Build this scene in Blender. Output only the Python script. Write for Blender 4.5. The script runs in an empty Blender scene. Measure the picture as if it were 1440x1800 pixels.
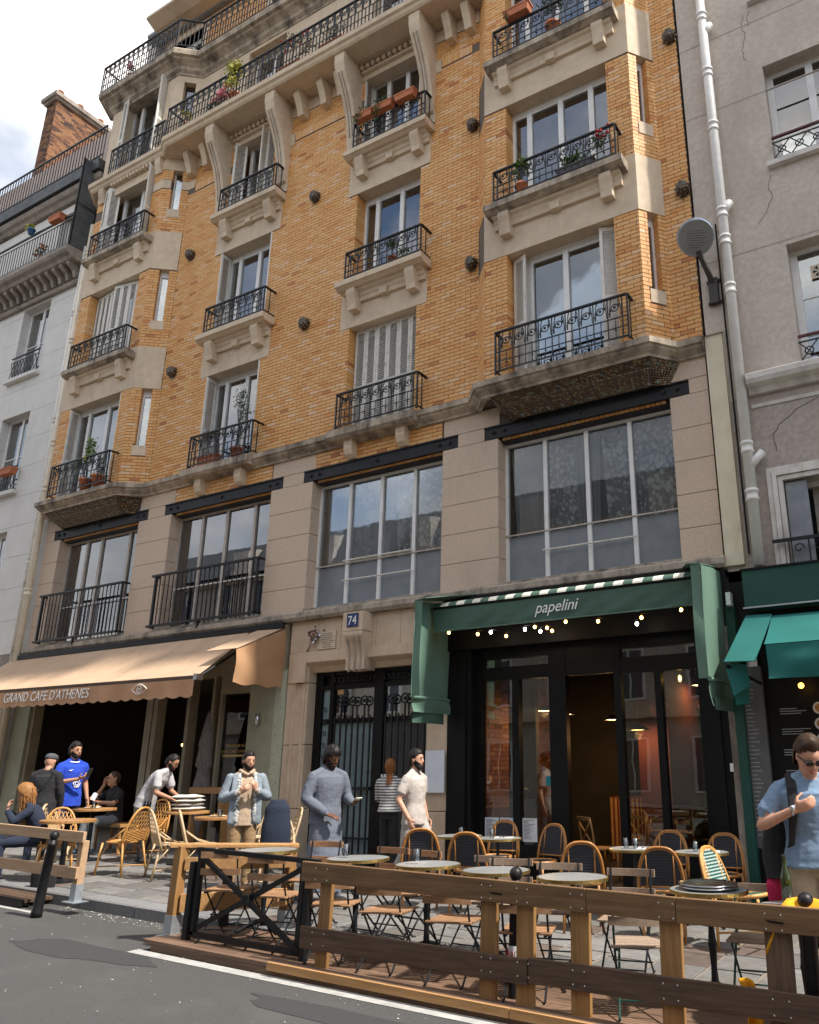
import bpy, math, random
from math import pi, sin, cos, radians as rad, hypot, atan2, sqrt
from mathutils import Vector, Matrix, kdtree
random.seed(74)
SC = bpy.context.scene
COL = SC.collection

# ---------------------------------------------------------------- camera
cam = bpy.data.cameras.new('camera')
camo = bpy.data.objects.new('camera', cam); COL.objects.link(camo)
SC.camera = camo
YAW, PIT, ROL = rad(-29.3395), rad(17.7992), rad(-.4985)
cam.sensor_fit = 'HORIZONTAL'; cam.sensor_width = 36
cam.lens = 36 * 1409.04 / 1440
cam.shift_x = (720 - 897.48) / 1440; cam.shift_y = (900.07 - 900) / 1440
cam.clip_start = .05; cam.clip_end = 3000
_f = Vector((sin(YAW) * cos(PIT), cos(YAW) * cos(PIT), sin(PIT)))
_r = Vector((cos(YAW), -sin(YAW), 0)); _u = _r.cross(_f)
_r2 = _r * cos(ROL) + _u * sin(ROL); _u2 = _u * cos(ROL) - _r * sin(ROL)
CAMP = Vector((0, -10.8, 1.5))
camo.matrix_world = Matrix(((_r2.x, _u2.x, -_f.x, CAMP.x), (_r2.y, _u2.y, -_f.y, CAMP.y), (_r2.z, _u2.z, -_f.z, CAMP.z), (0, 0, 0, 1)))

# ---------------------------------------------------------------- world: pale blue sky with broken cloud
SUN_EL, SUN_AZ = rad(55), rad(1.5)            # azimuth from +X towards +Y: sun shines along the street from the right
world = bpy.data.worlds.new('World'); SC.world = world; world.use_nodes = True
wn, wl = world.node_tree.nodes, world.node_tree.links
wn.clear()
wo = wn.new('ShaderNodeOutputWorld'); bg = wn.new('ShaderNodeBackground'); bg.inputs[1].default_value = .10
sky = wn.new('ShaderNodeTexSky'); sky.sky_type = 'NISHITA'; sky.sun_disc = False
sky.sun_elevation = SUN_EL; sky.sun_rotation = pi / 2 - SUN_AZ
sky.air_density = 1.0; sky.dust_density = 1.5; sky.ozone_density = 1.2
tc = wn.new('ShaderNodeTexCoord'); mp = wn.new('ShaderNodeMapping'); mp.inputs['Scale'].default_value = (1, 1, 1.5)
mp.inputs['Location'].default_value = (1.75, .2, .15)
nz = wn.new('ShaderNodeTexNoise'); nz.inputs['Scale'].default_value = 2.1; nz.inputs['Detail'].default_value = 9; nz.inputs['Roughness'].default_value = .56
cr = wn.new('ShaderNodeValToRGB'); cr.color_ramp.elements[0].position = .36; cr.color_ramp.elements[1].position = .58
nz2 = wn.new('ShaderNodeTexNoise'); nz2.inputs['Scale'].default_value = 3.0; nz2.inputs['Detail'].default_value = 6
cc = wn.new('ShaderNodeValToRGB'); cc.color_ramp.elements[0].position = .40; cc.color_ramp.elements[1].position = .60
cc.color_ramp.elements[0].color = (3.6, 3.8, 4.1, 1); cc.color_ramp.elements[1].color = (9.0, 8.5, 7.9, 1)
mx = wn.new('ShaderNodeMix'); mx.data_type = 'RGBA'
for a, b in ((tc.outputs['Generated'], mp.inputs['Vector']), (mp.outputs[0], nz.inputs['Vector']), (mp.outputs[0], nz2.inputs['Vector']),
             (nz.outputs['Fac'], cr.inputs[0]), (nz2.outputs['Fac'], cc.inputs[0]), (cr.outputs[0], mx.inputs[0]), (sky.outputs[0], mx.inputs[6]),
             (cc.outputs[0], mx.inputs[7]), (mx.outputs[2], bg.inputs[0]), (bg.outputs[0], wo.inputs[0])):
    wl.new(a, b)
world.cycles.sampling_method = 'MANUAL'; world.cycles.sample_map_resolution = 512

# ---------------------------------------------------------------- sun
sl = bpy.data.lights.new('sun', 'SUN'); sl.energy = 3.1; sl.angle = rad(2.2); sl.color = (1, .94, .85)
sun = bpy.data.objects.new('sun', sl); COL.objects.link(sun)
SUNV = Vector((cos(SUN_EL) * cos(SUN_AZ), cos(SUN_EL) * sin(SUN_AZ), sin(SUN_EL)))
sun.rotation_euler = SUNV.to_track_quat('Z', 'Y').to_euler(); sun.location = (20, -6, 40)

SC.view_settings.view_transform = 'Standard'; SC.view_settings.look = 'None'
SC.view_settings.exposure = 1.28; SC.view_settings.gamma = 1; SC.view_settings.use_curve_mapping = False
SC.render.engine = 'CYCLES'; SC.cycles.use_denoising = True
SC.cycles.max_bounces = 8; SC.cycles.diffuse_bounces = 4; SC.cycles.glossy_bounces = 4; SC.cycles.transparent_max_bounces = 12
SC.cycles.transmission_bounces = 6; SC.cycles.caustics_reflective = False; SC.cycles.caustics_refractive = False
SC.cycles.sample_clamp_indirect = 6

# ---------------------------------------------------------------- materials
MATS = {}
def mat(name, c1, c2=None, scale=3., rough=.7, metal=0., bump=0., bscale=80., map=(1, 1, 1), tint=None, det=6, c3=None, c3scale=.7, c3pos=(.52, .68), spec=.5, rnd=0., coat=0., bdist=.01, trans=0.):
    """principled surface: c1/c2 mixed by noise, optional stain colour c3 on a larger noise, optional brick tint ramp"""
    m = bpy.data.materials.new(name); m.use_nodes = True; MATS[name] = m
    n, l = m.node_tree.nodes, m.node_tree.links
    p = n['Principled BSDF']; p.inputs['Roughness'].default_value = rough; p.inputs['Metallic'].default_value = metal
    p.inputs['Specular IOR Level'].default_value = spec
    if coat: p.inputs['Coat Weight'].default_value = coat; p.inputs['Coat Roughness'].default_value = .15
    if trans: p.inputs['Subsurface Weight'].default_value = trans; p.inputs['Subsurface Radius'].default_value = (.02, .01, .006); p.inputs['Subsurface Scale'].default_value = .3
    g = n.new('ShaderNodeNewGeometry'); mpn = n.new('ShaderNodeMapping'); mpn.inputs['Scale'].default_value = map
    l.new(g.outputs['Position'], mpn.inputs['Vector'])
    if rnd:
        oi = n.new('ShaderNodeObjectInfo'); cx = n.new('ShaderNodeCombineXYZ'); ml = n.new('ShaderNodeMath'); ml.operation = 'MULTIPLY'; ml.inputs[1].default_value = 37
        l.new(oi.outputs['Random'], ml.inputs[0]); l.new(ml.outputs[0], cx.inputs[0]); l.new(ml.outputs[0], cx.inputs[1]); l.new(ml.outputs[0], cx.inputs[2]); l.new(cx.outputs[0], mpn.inputs['Location'])
    col = None
    def rgb(c): return (c[0], c[1], c[2], 1)
    if tint:
        at = n.new('ShaderNodeAttribute'); at.attribute_name = 'tint'
        rp = n.new('ShaderNodeValToRGB'); rp.color_ramp.interpolation = 'LINEAR'
        els = rp.color_ramp.elements
        while len(els) < len(tint): els.new(.5)
        for e, (pos, c) in zip(els, tint): e.position = pos; e.color = rgb(c)
        l.new(at.outputs['Fac'], rp.inputs[0]); col = rp.outputs[0]
    nn = n.new('ShaderNodeTexNoise'); nn.inputs['Scale'].default_value = scale; nn.inputs['Detail'].default_value = det; nn.inputs['Roughness'].default_value = .6
    l.new(mpn.outputs[0], nn.inputs['Vector'])
    if c2 is not None:
        rr = n.new('ShaderNodeValToRGB'); rr.color_ramp.elements[0].position = .35; rr.color_ramp.elements[1].position = .65
        rr.color_ramp.elements[0].color = rgb(c1); rr.color_ramp.elements[1].color = rgb(c2)
        l.new(nn.outputs['Fac'], rr.inputs[0])
        if col is None: col = rr.outputs[0]
        else:
            k = n.new('ShaderNodeMix'); k.data_type = 'RGBA'; k.blend_type = 'MULTIPLY'; k.inputs[0].default_value = 1
            l.new(col, k.inputs[6]); l.new(rr.outputs[0], k.inputs[7]); col = k.outputs[2]
    if rnd and col is not None:
        hs = n.new('ShaderNodeHueSaturation'); mr = n.new('ShaderNodeMapRange'); mr.inputs[3].default_value = 1 - rnd; mr.inputs[4].default_value = 1 + rnd
        l.new(oi.outputs['Random'], mr.inputs[0]); l.new(mr.outputs[0], hs.inputs['Value']); l.new(col, hs.inputs['Color']); col = hs.outputs[0]
    if c3 is not None:
        n3 = n.new('ShaderNodeTexNoise'); n3.inputs['Scale'].default_value = c3scale; n3.inputs['Detail'].default_value = 8; n3.inputs['Roughness'].default_value = .68
        m3 = n.new('ShaderNodeMapping'); m3.inputs['Scale'].default_value = (1, 1, .45); l.new(g.outputs['Position'], m3.inputs[0]); l.new(m3.outputs[0], n3.inputs['Vector'])
        r3 = n.new('ShaderNodeValToRGB'); r3.color_ramp.elements[0].position = c3pos[0]; r3.color_ramp.elements[1].position = c3pos[1]
        l.new(n3.outputs['Fac'], r3.inputs[0])
        k = n.new('ShaderNodeMix'); k.data_type = 'RGBA'; l.new(r3.outputs[0], k.inputs[0]); k.inputs[7].default_value = rgb(c3)
        if col is None: k.inputs[6].default_value = rgb(c1)
        else: l.new(col, k.inputs[6])
        col = k.outputs[2]
    if col is None: p.inputs['Base Color'].default_value = rgb(c1)
    else: l.new(col, p.inputs['Base Color'])
    if bump:
        bn = n.new('ShaderNodeTexNoise'); bn.inputs['Scale'].default_value = bscale; bn.inputs['Detail'].default_value = 5
        l.new(mpn.outputs[0], bn.inputs['Vector'])
        bp = n.new('ShaderNodeBump'); bp.inputs['Strength'].default_value = bump; bp.inputs['Distance'].default_value = bdist
        l.new(bn.outputs['Fac'], bp.inputs['Height']); l.new(bp.outputs[0], p.inputs['Normal'])
    return m
def glass(name, tintc=(.9, .95, .95), refl=1.0, rough=0., base=.0):
    m = bpy.data.materials.new(name); m.use_nodes = True; MATS[name] = m
    n, l = m.node_tree.nodes, m.node_tree.links; n.clear()
    o = n.new('ShaderNodeOutputMaterial'); t = n.new('ShaderNodeBsdfTransparent'); t.inputs[0].default_value = (*tintc, 1)
    g = n.new('ShaderNodeBsdfGlossy'); g.inputs['Roughness'].default_value = rough; g.inputs[0].default_value = (1, 1, 1, 1)
    fr = n.new('ShaderNodeFresnel'); fr.inputs[0].default_value = 1.52
    ma = n.new('ShaderNodeMath'); ma.operation = 'MULTIPLY_ADD'; ma.inputs[1].default_value = refl; ma.inputs[2].default_value = base; ma.use_clamp = True
    x = n.new('ShaderNodeMixShader')
    l.new(fr.outputs[0], ma.inputs[0]); l.new(ma.outputs[0], x.inputs[0]); l.new(t.outputs[0], x.inputs[1]); l.new(g.outputs[0], x.inputs[2]); l.new(x.outputs[0], o.inputs[0])
    # uneven old glass: a slight wave in the reflection
    bn = n.new('ShaderNodeTexNoise'); bn.inputs['Scale'].default_value = 1.6; bp = n.new('ShaderNodeBump'); bp.inputs['Strength'].default_value = .018; bp.inputs['Distance'].default_value = .05
    ge = n.new('ShaderNodeNewGeometry'); l.new(ge.outputs['Position'], bn.inputs['Vector']); l.new(bn.outputs['Fac'], bp.inputs['Height']); l.new(bp.outputs[0], g.inputs['Normal'])
    return m
def emit(name, c, s):
    m = bpy.data.materials.new(name); m.use_nodes = True; MATS[name] = m
    n, l = m.node_tree.nodes, m.node_tree.links; n.clear()
    o = n.new('ShaderNodeOutputMaterial'); e = n.new('ShaderNodeEmission'); e.inputs[0].default_value = (*c, 1); e.inputs[1].default_value = s
    l.new(e.outputs[0], o.inputs[0]); return m
def sheer(name, c, opac, lace=False):
    """curtain cloth: partly see-through woven fabric"""
    m = bpy.data.materials.new(name); m.use_nodes = True; MATS[name] = m
    n, l = m.node_tree.nodes, m.node_tree.links; n.clear()
    o = n.new('ShaderNodeOutputMaterial'); d = n.new('ShaderNodeBsdfDiffuse'); d.inputs[0].default_value = (*c, 1)
    tl = n.new('ShaderNodeBsdfTranslucent'); tl.inputs[0].default_value = (*c, 1)
    a = n.new('ShaderNodeMixShader'); a.inputs[0].default_value = .4; l.new(d.outputs[0], a.inputs[1]); l.new(tl.outputs[0], a.inputs[2])
    t = n.new('ShaderNodeBsdfTransparent'); x = n.new('ShaderNodeMixShader'); x.inputs[0].default_value = opac
    l.new(t.outputs[0], x.inputs[1]); l.new(a.outputs[0], x.inputs[2]); l.new(x.outputs[0], o.inputs[0])
    if lace:
        g = n.new('ShaderNodeNewGeometry'); v = n.new('ShaderNodeTexVoronoi'); v.inputs['Scale'].default_value = 11; v.feature = 'F1'
        w = n.new('ShaderNodeTexNoise'); w.inputs['Scale'].default_value = 4
        l.new(g.outputs['Position'], v.inputs['Vector']); l.new(g.outputs['Position'], w.inputs['Vector'])
        mm = n.new('ShaderNodeMath'); mm.operation = 'MULTIPLY'; l.new(v.outputs['Distance'], mm.inputs[0]); l.new(w.outputs['Fac'], mm.inputs[1])
        r = n.new('ShaderNodeMapRange'); r.inputs[1].default_value = .14; r.inputs[2].default_value = .26; r.inputs[3].default_value = .95; r.inputs[4].default_value = .38
        l.new(mm.outputs[0], r.inputs[0]); l.new(r.outputs[0], x.inputs[0])
    return m

# ---------------------------------------------------------------- mesh builder
class MB:
    def __init__(s): s.v, s.f, s.t, s.m = [], [], [], []
    def face(s, idx, t=0., m=0): s.f.append(idx); s.t.append(t); s.m.append(m)
    def pts(s, ps, faces, t=0., m=0):
        b = len(s.v); s.v.extend([tuple(p) for p in ps])
        for fc in faces: s.face([b + i for i in fc], t, m)
        return s
    def box(s, x0, x1, y0, y1, z0, z1, t=0., m=0, skip=()):
        F = [(0, 3, 2, 1), (4, 5, 6, 7), (0, 1, 5, 4), (1, 2, 6, 5), (2, 3, 7, 6), (3, 0, 4, 7)]
        return s.pts([(x0, y0, z0), (x1, y0, z0), (x1, y1, z0), (x0, y1, z0), (x0, y0, z1), (x1, y0, z1), (x1, y1, z1), (x0, y1, z1)], [F[i] for i in range(6) if i not in skip], t, m)
    def fbox(s, O, U, N, u0, u1, n0, n1, z0, z1, t=0., m=0):
        """box in a wall frame: u along the wall, n outward, z up"""
        P = lambda u, n, z: (O[0] + U[0] * u + N[0] * n, O[1] + U[1] * u + N[1] * n, z)
        return s.pts([P(u0, n1, z0), P(u1, n1, z0), P(u1, n0, z0), P(u0, n0, z0), P(u0, n1, z1), P(u1, n1, z1), P(u1, n0, z1), P(u0, n0, z1)],
                     [(0, 3, 2, 1), (4, 5, 6, 7), (0, 1, 5, 4), (1, 2, 6, 5), (2, 3, 7, 6), (3, 0, 4, 7)], t, m)
    def bar(s, p, q, w, h=None, up=(0, 0, 1), t=0., m=0):
        h = h or w; p, q = Vector(p), Vector(q); d = (q - p).normalized(); up = Vector(up)
        a = d.cross(up)
        if a.length < 1e-3: a = d.cross(Vector((1, 0, 0)))
        a.normalize(); b = a.cross(d); a *= w / 2; b *= h / 2
        return s.pts([p - a - b, p + a - b, p + a + b, p - a + b, q - a - b, q + a - b, q + a + b, q - a + b],
                     [(0, 3, 2, 1), (4, 5, 6, 7), (0, 1, 5, 4), (1, 2, 6, 5), (2, 3, 7, 6), (3, 0, 4, 7)], t, m)
    def tube(s, ps, r, n=6, closed=False, t=0., m=0, flat=None):
        ps = [Vector(p) for p in ps]; k = len(ps); rs = r if isinstance(r, (list, tuple)) else [r] * k
        b = len(s.v); pa = None
        for i, p in enumerate(ps):
            if closed: d = ps[(i + 1) % k] - ps[i - 1]
            else: d = ps[min(i + 1, k - 1)] - ps[max(i - 1, 0)]
            d.normalize()
            if pa is None:
                pa = d.cross(Vector((0, 0, 1)))
                if pa.length < 1e-2: pa = d.cross(Vector((1, 0, 0)))
            pa = pa - d * pa.dot(d); pa.normalize(); pb = d.cross(pa)
            for j in range(n):
                an = 2 * pi * j / n; s.v.append(tuple(p + (pa * cos(an) + pb * sin(an)) * rs[i]))
        for i in range(k if closed else k - 1):
            i2 = (i + 1) % k
            for j in range(n): s.face([b + i * n + j, b + i * n + (j + 1) % n, b + i2 * n + (j + 1) % n, b + i2 * n + j], t, m)
        if not closed: s.face([b + j for j in range(n)][::-1], t, m); s.face([b + (k - 1) * n + j for j in range(n)], t, m)
        return s
    def loft(s, secs, n=12, t=0., m=0, cap=True):
        """secs: (centre, axis_a, axis_b) with axis vectors already scaled"""
        b = len(s.v); k = len(secs)
        for c, a, bb in secs:
            c, a, bb = Vector(c), Vector(a), Vector(bb)
            for j in range(n): an = 2 * pi * j / n; s.v.append(tuple(c + a * cos(an) + bb * sin(an)))
        for i in range(k - 1):
            for j in range(n): s.face([b + i * n + j, b + i * n + (j + 1) % n, b + (i + 1) * n + (j + 1) % n, b + (i + 1) * n + j], t, m)
        if cap: s.face([b + j for j in range(n)][::-1], t, m); s.face([b + (k - 1) * n + j for j in range(n)], t, m)
        return s
    def lathe(s, prof, c=(0, 0, 0), n=16, t=0., m=0, cap=True):
        b = len(s.v)
        for r, z in prof:
            for j in range(n): an = 2 * pi * j / n; s.v.append((c[0] + r * cos(an), c[1] + r * sin(an), c[2] + z))
        for i in range(len(prof) - 1):
            for j in range(n): s.face([b + i * n + j, b + i * n + (j + 1) % n, b + (i + 1) * n + (j + 1) % n, b + (i + 1) * n + j], t, m)
        if cap: s.face([b + j for j in range(n)][::-1], t, m); s.face([b + (len(prof) - 1) * n + j for j in range(n)], t, m)
        return s
    def ell(s, c, r, n=10, k=6, t=0., m=0):
        return s.loft([((c[0], c[1], c[2] + r[2] * sin(a)), (r[0] * cos(a), 0, 0), (0, r[1] * cos(a), 0)) for a in [(-.49 + .98 * i / k) * pi for i in range(k + 1)]], n, t, m)
    def prism(s, poly, ax, a, b, t=0., m=0):
        n = len(poly)
        P = {'x': lambda p, c: (c, p[0], p[1]), 'y': lambda p, c: (p[0], c, p[1]), 'z': lambda p, c: (p[0], p[1], c)}[ax]
        return s.pts([P(p, a) for p in poly] + [P(p, b) for p in poly], [list(range(n))[::-1], [n + i for i in range(n)]] + [[i, (i + 1) % n, n + (i + 1) % n, n + i] for i in range(n)], t, m)
    def grid(s, fn, nu, nv, t=0., m=0):
        b = len(s.v)
        for i in range(nu + 1):
            for j in range(nv + 1): s.v.append(tuple(fn(i / nu, j / nv)))
        for i in range(nu):
            for j in range(nv): a = b + i * (nv + 1) + j; s.face([a, a + 1, a + nv + 2, a + nv + 1], t, m)
        return s
    def mesh(s, name):
        me = bpy.data.meshes.new(name); me.from_pydata(s.v, [], s.f); return me
    def build(s, name, mats, parent=None, smooth=False, kind=None, solid=0., bevel=0., sub=0):
        me = s.mesh(name)
        for q in (mats if isinstance(mats, (list, tuple)) else [mats]): me.materials.append(MATS[q])
        if any(s.m): me.polygons.foreach_set('material_index', s.m)
        if any(s.t):
            at = me.attributes.new('tint', 'FLOAT', 'FACE'); at.data.foreach_set('value', s.t)
        if smooth: me.polygons.foreach_set('use_smooth', [True] * len(me.polygons))
        o = bpy.data.objects.new(name, me); COL.objects.link(o)
        if parent is not None: o.parent = parent
        if kind: o['kind'] = kind
        if solid: q = o.modifiers.new('thick', 'SOLIDIFY'); q.thickness = solid; q.offset = 0
        if bevel: q = o.modifiers.new('bevel', 'BEVEL'); q.width = bevel; q.segments = 2; q.limit_method = 'ANGLE'
        if sub: q = o.modifiers.new('sub', 'SUBSURF'); q.levels = sub; q.render_levels = sub
        return o
def empty(name, loc=(0, 0, 0), rz=0., label=None, cat=None, group=None, ry=0.):
    o = bpy.data.objects.new(name, None); COL.objects.link(o); o.empty_display_size = .1
    o.location = loc; o.rotation_euler = (0, ry, rz)
    if label: tag(o, label, cat, group)
    return o
def tag(o, label, cat, group=None, kind=None):
    o['label'] = label; o['category'] = cat
    if group: o['group'] = group
    if kind: o['kind'] = kind
    return o
def dup(root, loc, rz=None, label=None, group=None):
    r = root.copy(); COL.objects.link(r); r.location = loc
    if rz is not None: r.rotation_euler = (root.rotation_euler.x, root.rotation_euler.y, rz)
    if label: r['label'] = label
    if group: r['group'] = group
    for ch in list(root.children):
        c = ch.copy(); COL.objects.link(c); c.parent = r
        for g in list(ch.children):
            d = g.copy(); COL.objects.link(d); d.parent = c
    return r
def text(name, body, size, matname, loc, rot, parent=None, extr=.002, align='CENTER', shear=0., sx=1., space=1.):
    """lettering as flat extruded mesh"""
    cu = bpy.data.curves.new(name, 'FONT'); cu.body = body; cu.size = size; cu.extrude = extr; cu.align_x = align; cu.shear = shear; cu.space_character = space; cu.resolution_u = 4
    to = bpy.data.objects.new(name + '_tmp', cu); COL.objects.link(to)
    dg = bpy.context.evaluated_depsgraph_get(); me = bpy.data.meshes.new_from_object(to.evaluated_get(dg)); bpy.data.objects.remove(to)
    me.materials.clear(); me.materials.append(MATS[matname])
    o = bpy.data.objects.new(name, me); COL.objects.link(o); o.location = loc; o.rotation_euler = rot; o.scale = (sx, 1, 1)
    if parent is not None: o.parent = parent
    return o
SL = -.031
def gz(x): return SL * (x + 7.0)           # the pavement falls gently to the right
TILT = .031
# ---------------------------------------------------------------- surface library
mat('brick', (.86, .86, .86), (1.08, 1.06, 1.02), scale=30, rough=.62, bump=.35, bscale=160, bdist=.003, tint=[(0, (.42, .145, .045)), (.10, (.58, .245, .07)), (.28, (.66, .305, .09)), (.55, (.71, .37, .125)), (.82, (.74, .435, .185)), (1, (.74, .485, .30))], c3=(.40, .22, .10), c3scale=.55, c3pos=(.62, .86))
mat('brick_chimney', (.85, .85, .85), (1.1, 1.05, 1), scale=25, rough=.85, bump=.4, bscale=90, tint=[(0, (.03, .016, .015)), (.3, (.10, .042, .024)), (.6, (.20, .085, .035)), (1, (.27, .14, .065))])
mat('mortar', (.115, .088, .07), (.17, .135, .105), scale=40, rough=.9, bump=.3)
mat('limestone', (.57, .45, .32), (.65, .525, .385), scale=6, rough=.8, bump=.25, bscale=70, c3=(.40, .315, .23), c3scale=1.1, c3pos=(.52, .78))
mat('limestone_weathered', (.40, .33, .25), (.52, .43, .33), scale=9, rough=.85, bump=.5, bscale=60, c3=(.085, .07, .055), c3scale=2.6, c3pos=(.42, .66))
mat('pier_stone', (.54, .41, .305), (.62, .485, .37), scale=22, rough=.75, bump=.4, bscale=150, c3=(.43, .33, .255), c3scale=.9, c3pos=(.5, .78))
mat('ledge_stone', (.33, .28, .225), (.45, .385, .31), scale=14, rough=.85, bump=.5, bscale=50, c3=(.10, .085, .07), c3scale=3.2, c3pos=(.45, .68))
mat('portal_stone', (.56, .44, .315), (.64, .51, .375), scale=5, rough=.78, bump=.2, bscale=60, c3=(.40, .29, .20), c3scale=1.4, c3pos=(.5, .8))
mat('stone_joint', (.10, .08, .065), rough=.95)
mat('ceramic', (.7, .7, .7), (1.25, 1.2, 1.1), scale=60, rough=.28, tint=[(0, (.03, .02, .014)), (.5, (.12, .055, .016)), (.8, (.30, .23, .11)), (1, (.08, .12, .12))], spec=.6)
mat('beam_black', (.010, .010, .011), (.018, .018, .02), scale=8, rough=.5, metal=.0, spec=.3, bump=.1, bscale=40)
mat('iron', (.007, .009, .012), (.014, .018, .022), scale=25, rough=.42, metal=.2)
mat('iron_green', (.008, .04, .03), (.014, .058, .043), scale=25, rough=.45)
mat('white_paint', (.72, .71, .68), (.80, .79, .77), scale=4, rough=.45)
mat('old_white_paint', (.60, .57, .51), (.72, .69, .63), scale=14, rough=.6, c3=(.30, .26, .20), c3scale=7, c3pos=(.58, .7))
mat('shutter_paint', (.66, .63, .56), (.76, .73, .67), scale=9, rough=.6, c3=(.42, .37, .3), c3scale=5, c3pos=(.6, .75))
mat('frame_brownish', (.40, .35, .30), (.52, .46, .40), scale=9, rough=.5)
glass('pane_glass', (.84, .90, .91), 1.9, base=.13)
glass('old_glass', (.92, .94, .94), .8, base=.0)
glass('shop_glass', (.78, .82, .80), 1.3, base=.035)
glass('drink_glass', (.9, .94, .96), 1.0, base=.06)
mat('frosted_glass', (.16, .18, .20), (.21, .235, .255), scale=3, rough=.28, spec=.8)
sheer('sheer_curtain', (.62, .63, .66), .62); sheer('lace', (.86, .87, .88), .7, lace=True); sheer('plain_curtain', (.70, .69, .66), .85); sheer('back_curtain', (.20, .20, .215), .9)
sheer('red_curtain', (.22, .05, .045), .97)
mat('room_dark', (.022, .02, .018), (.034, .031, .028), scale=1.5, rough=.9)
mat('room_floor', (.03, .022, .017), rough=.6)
mat('terracotta', (.40, .12, .05), (.50, .17, .075), scale=12, rough=.75)
mat('pot_blue', (.03, .12, .26), (.05, .17, .33), scale=12, rough=.4)
mat('pot_dark', (.05, .045, .045), rough=.6)
mat('leaf', (.035, .075, .018), (.075, .13, .03), scale=12, rough=.5, rnd=.25)
mat('leaf_yellow', (.30, .30, .03), (.42, .40, .05), scale=12, rough=.5)
mat('leaf_bright', (.09, .17, .02), (.16, .25, .04), scale=12, rough=.5)
mat('leaf_olive', (.12, .10, .03), (.18, .15, .05), scale=12, rough=.6)
mat('leaf_dark', (.014, .035, .012), (.035, .065, .02), scale=12, rough=.5)
mat('leaf_grey', (.06, .09, .06), (.10, .14, .10), scale=12, rough=.6)
mat('petal_pink', (.60, .16, .20), (.75, .30, .34), scale=30, rough=.6)
mat('petal_red', (.42, .02, .03), rough=.6)
mat('left_render', (.63, .61, .57), (.69, .67, .63), scale=2.5, rough=.85, bump=.15, bscale=50, c3=(.55, .525, .49), c3scale=.5, c3pos=(.5, .75))
mat('left_stone_dark', (.24, .205, .17), (.34, .29, .24), scale=6, rough=.85, c3=(.12, .10, .085), c3scale=2, c3pos=(.5, .7))
mat('right_render', (.50, .43, .365), (.61, .545, .475), scale=11, rough=.92, bump=.55, bscale=110, c3=(.40, .34, .29), c3scale=.8, c3pos=(.48, .75))
mat('right_dado', (.36, .305, .265), (.46, .40, .35), scale=14, rough=.92, bump=.5, bscale=110)
mat('moulding_white', (.58, .54, .50), (.70, .66, .61), scale=5, rough=.75, c3=(.32, .28, .25), c3scale=2.4, c3pos=(.5, .72))
mat('cream_paint', (.62, .55, .40), (.70, .63, .47), scale=3, rough=.7, c3=(.48, .40, .28), c3scale=3, c3pos=(.55, .75))
mat('pipe_cream', (.66, .58, .44), (.74, .66, .52), scale=6, rough=.45, c3=(.42, .30, .16), c3scale=4, c3pos=(.6, .74))
mat('pipe_white', (.70, .68, .64), (.79, .77, .73), scale=6, rough=.4, c3=(.50, .30, .13), c3scale=3.2, c3pos=(.66, .76))
mat('zinc', (.20, .22, .24), (.28, .30, .32), scale=4, rough=.5, metal=.5)
mat('zinc_dark', (.05, .055, .06), (.09, .095, .10), scale=4, rough=.5, metal=.3)
mat('mansard_pink', (.40, .31, .27), (.50, .40, .35), scale=3, rough=.85)
mat('asphalt', (.038, .038, .039), (.084, .083, .0815), scale=130, det=3, rough=.88, bump=.9, bscale=200, bdist=.008, c3=(.080, .0785, .075), c3scale=1.1, c3pos=(.50, .72))
mat('asphalt_shadow', (.022, .0225, .024), (.048, .0485, .050), scale=130, det=3, rough=.85, bump=.6, bscale=220, bdist=.005)
mat('paving', (.115, .112, .108), (.165, .16, .152), scale=7, rough=.8, bump=.35, bscale=90, rnd=.28, c3=(.12, .105, .09), c3scale=1.6, c3pos=(.5, .75))
mat('paving_brown', (.085, .062, .050), (.12, .09, .073), scale=9, rough=.8, bump=.35, bscale=90, rnd=.2)
mat('paving_joint', (.17, .145, .118), (.23, .195, .155), scale=20, rough=.95)
mat('kerb', (.14, .14, .145), (.19, .19, .192), scale=30, rough=.8, bump=.4, bscale=120, rnd=.12)
mat('road_paint', (.30, .297, .285), (.40, .395, .38), scale=9, rough=.75, c3=(.22, .22, .21), c3scale=7, c3pos=(.55, .7))
mat('litter', (.45, .44, .40), rough=.8)
mat('wood_new', (.30, .155, .055), (.42, .235, .095), scale=2.2, rough=.62, map=(1.2, 14, 14), rnd=.14, bump=.2, bscale=8)
mat('wood_new_v', (.22, .11, .035), (.32, .175, .062), scale=2.2, rough=.6, map=(14, 14, 1.1), rnd=.14, bump=.2, bscale=8)
mat('wood_pale', (.38, .24, .135), (.48, .32, .195), scale=2.2, rough=.65, map=(1.2, 14, 14), rnd=.1, bump=.15, bscale=8)
mat('wood_old', (.17, .095, .045), (.30, .175, .085), scale=2.0, rough=.72, map=(1.1, 16, 16), rnd=.16, bump=.3, bscale=8, c3=(.06, .036, .02), c3scale=2.4, c3pos=(.5, .72))
mat('wood_dark', (.06, .034, .020), (.115, .068, .04), scale=2.0, rough=.75, map=(1.1, 16, 16), rnd=.15, bump=.3, bscale=8)
mat('wood_dark_v', (.085, .05, .03), (.16, .095, .055), scale=2.0, rough=.75, map=(16, 16, 1.1), rnd=.15, bump=.3, bscale=8)
mat('wood_rail', (.14, .074, .031), (.225, .127, .056), scale=2.0, rough=.66, map=(1.1, 15, 15), rnd=.10, bump=.25, bscale=8, c3=(.13, .07, .03), c3scale=2.2, c3pos=(.55, .75))
mat('deck_wood', (.10, .055, .033), (.19, .115, .073), scale=2.0, rough=.72, map=(1.0, 18, 18), rnd=.18, bump=.3, bscale=8, c3=(.08, .05, .034), c3scale=2.2, c3pos=(.52, .72))
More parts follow.
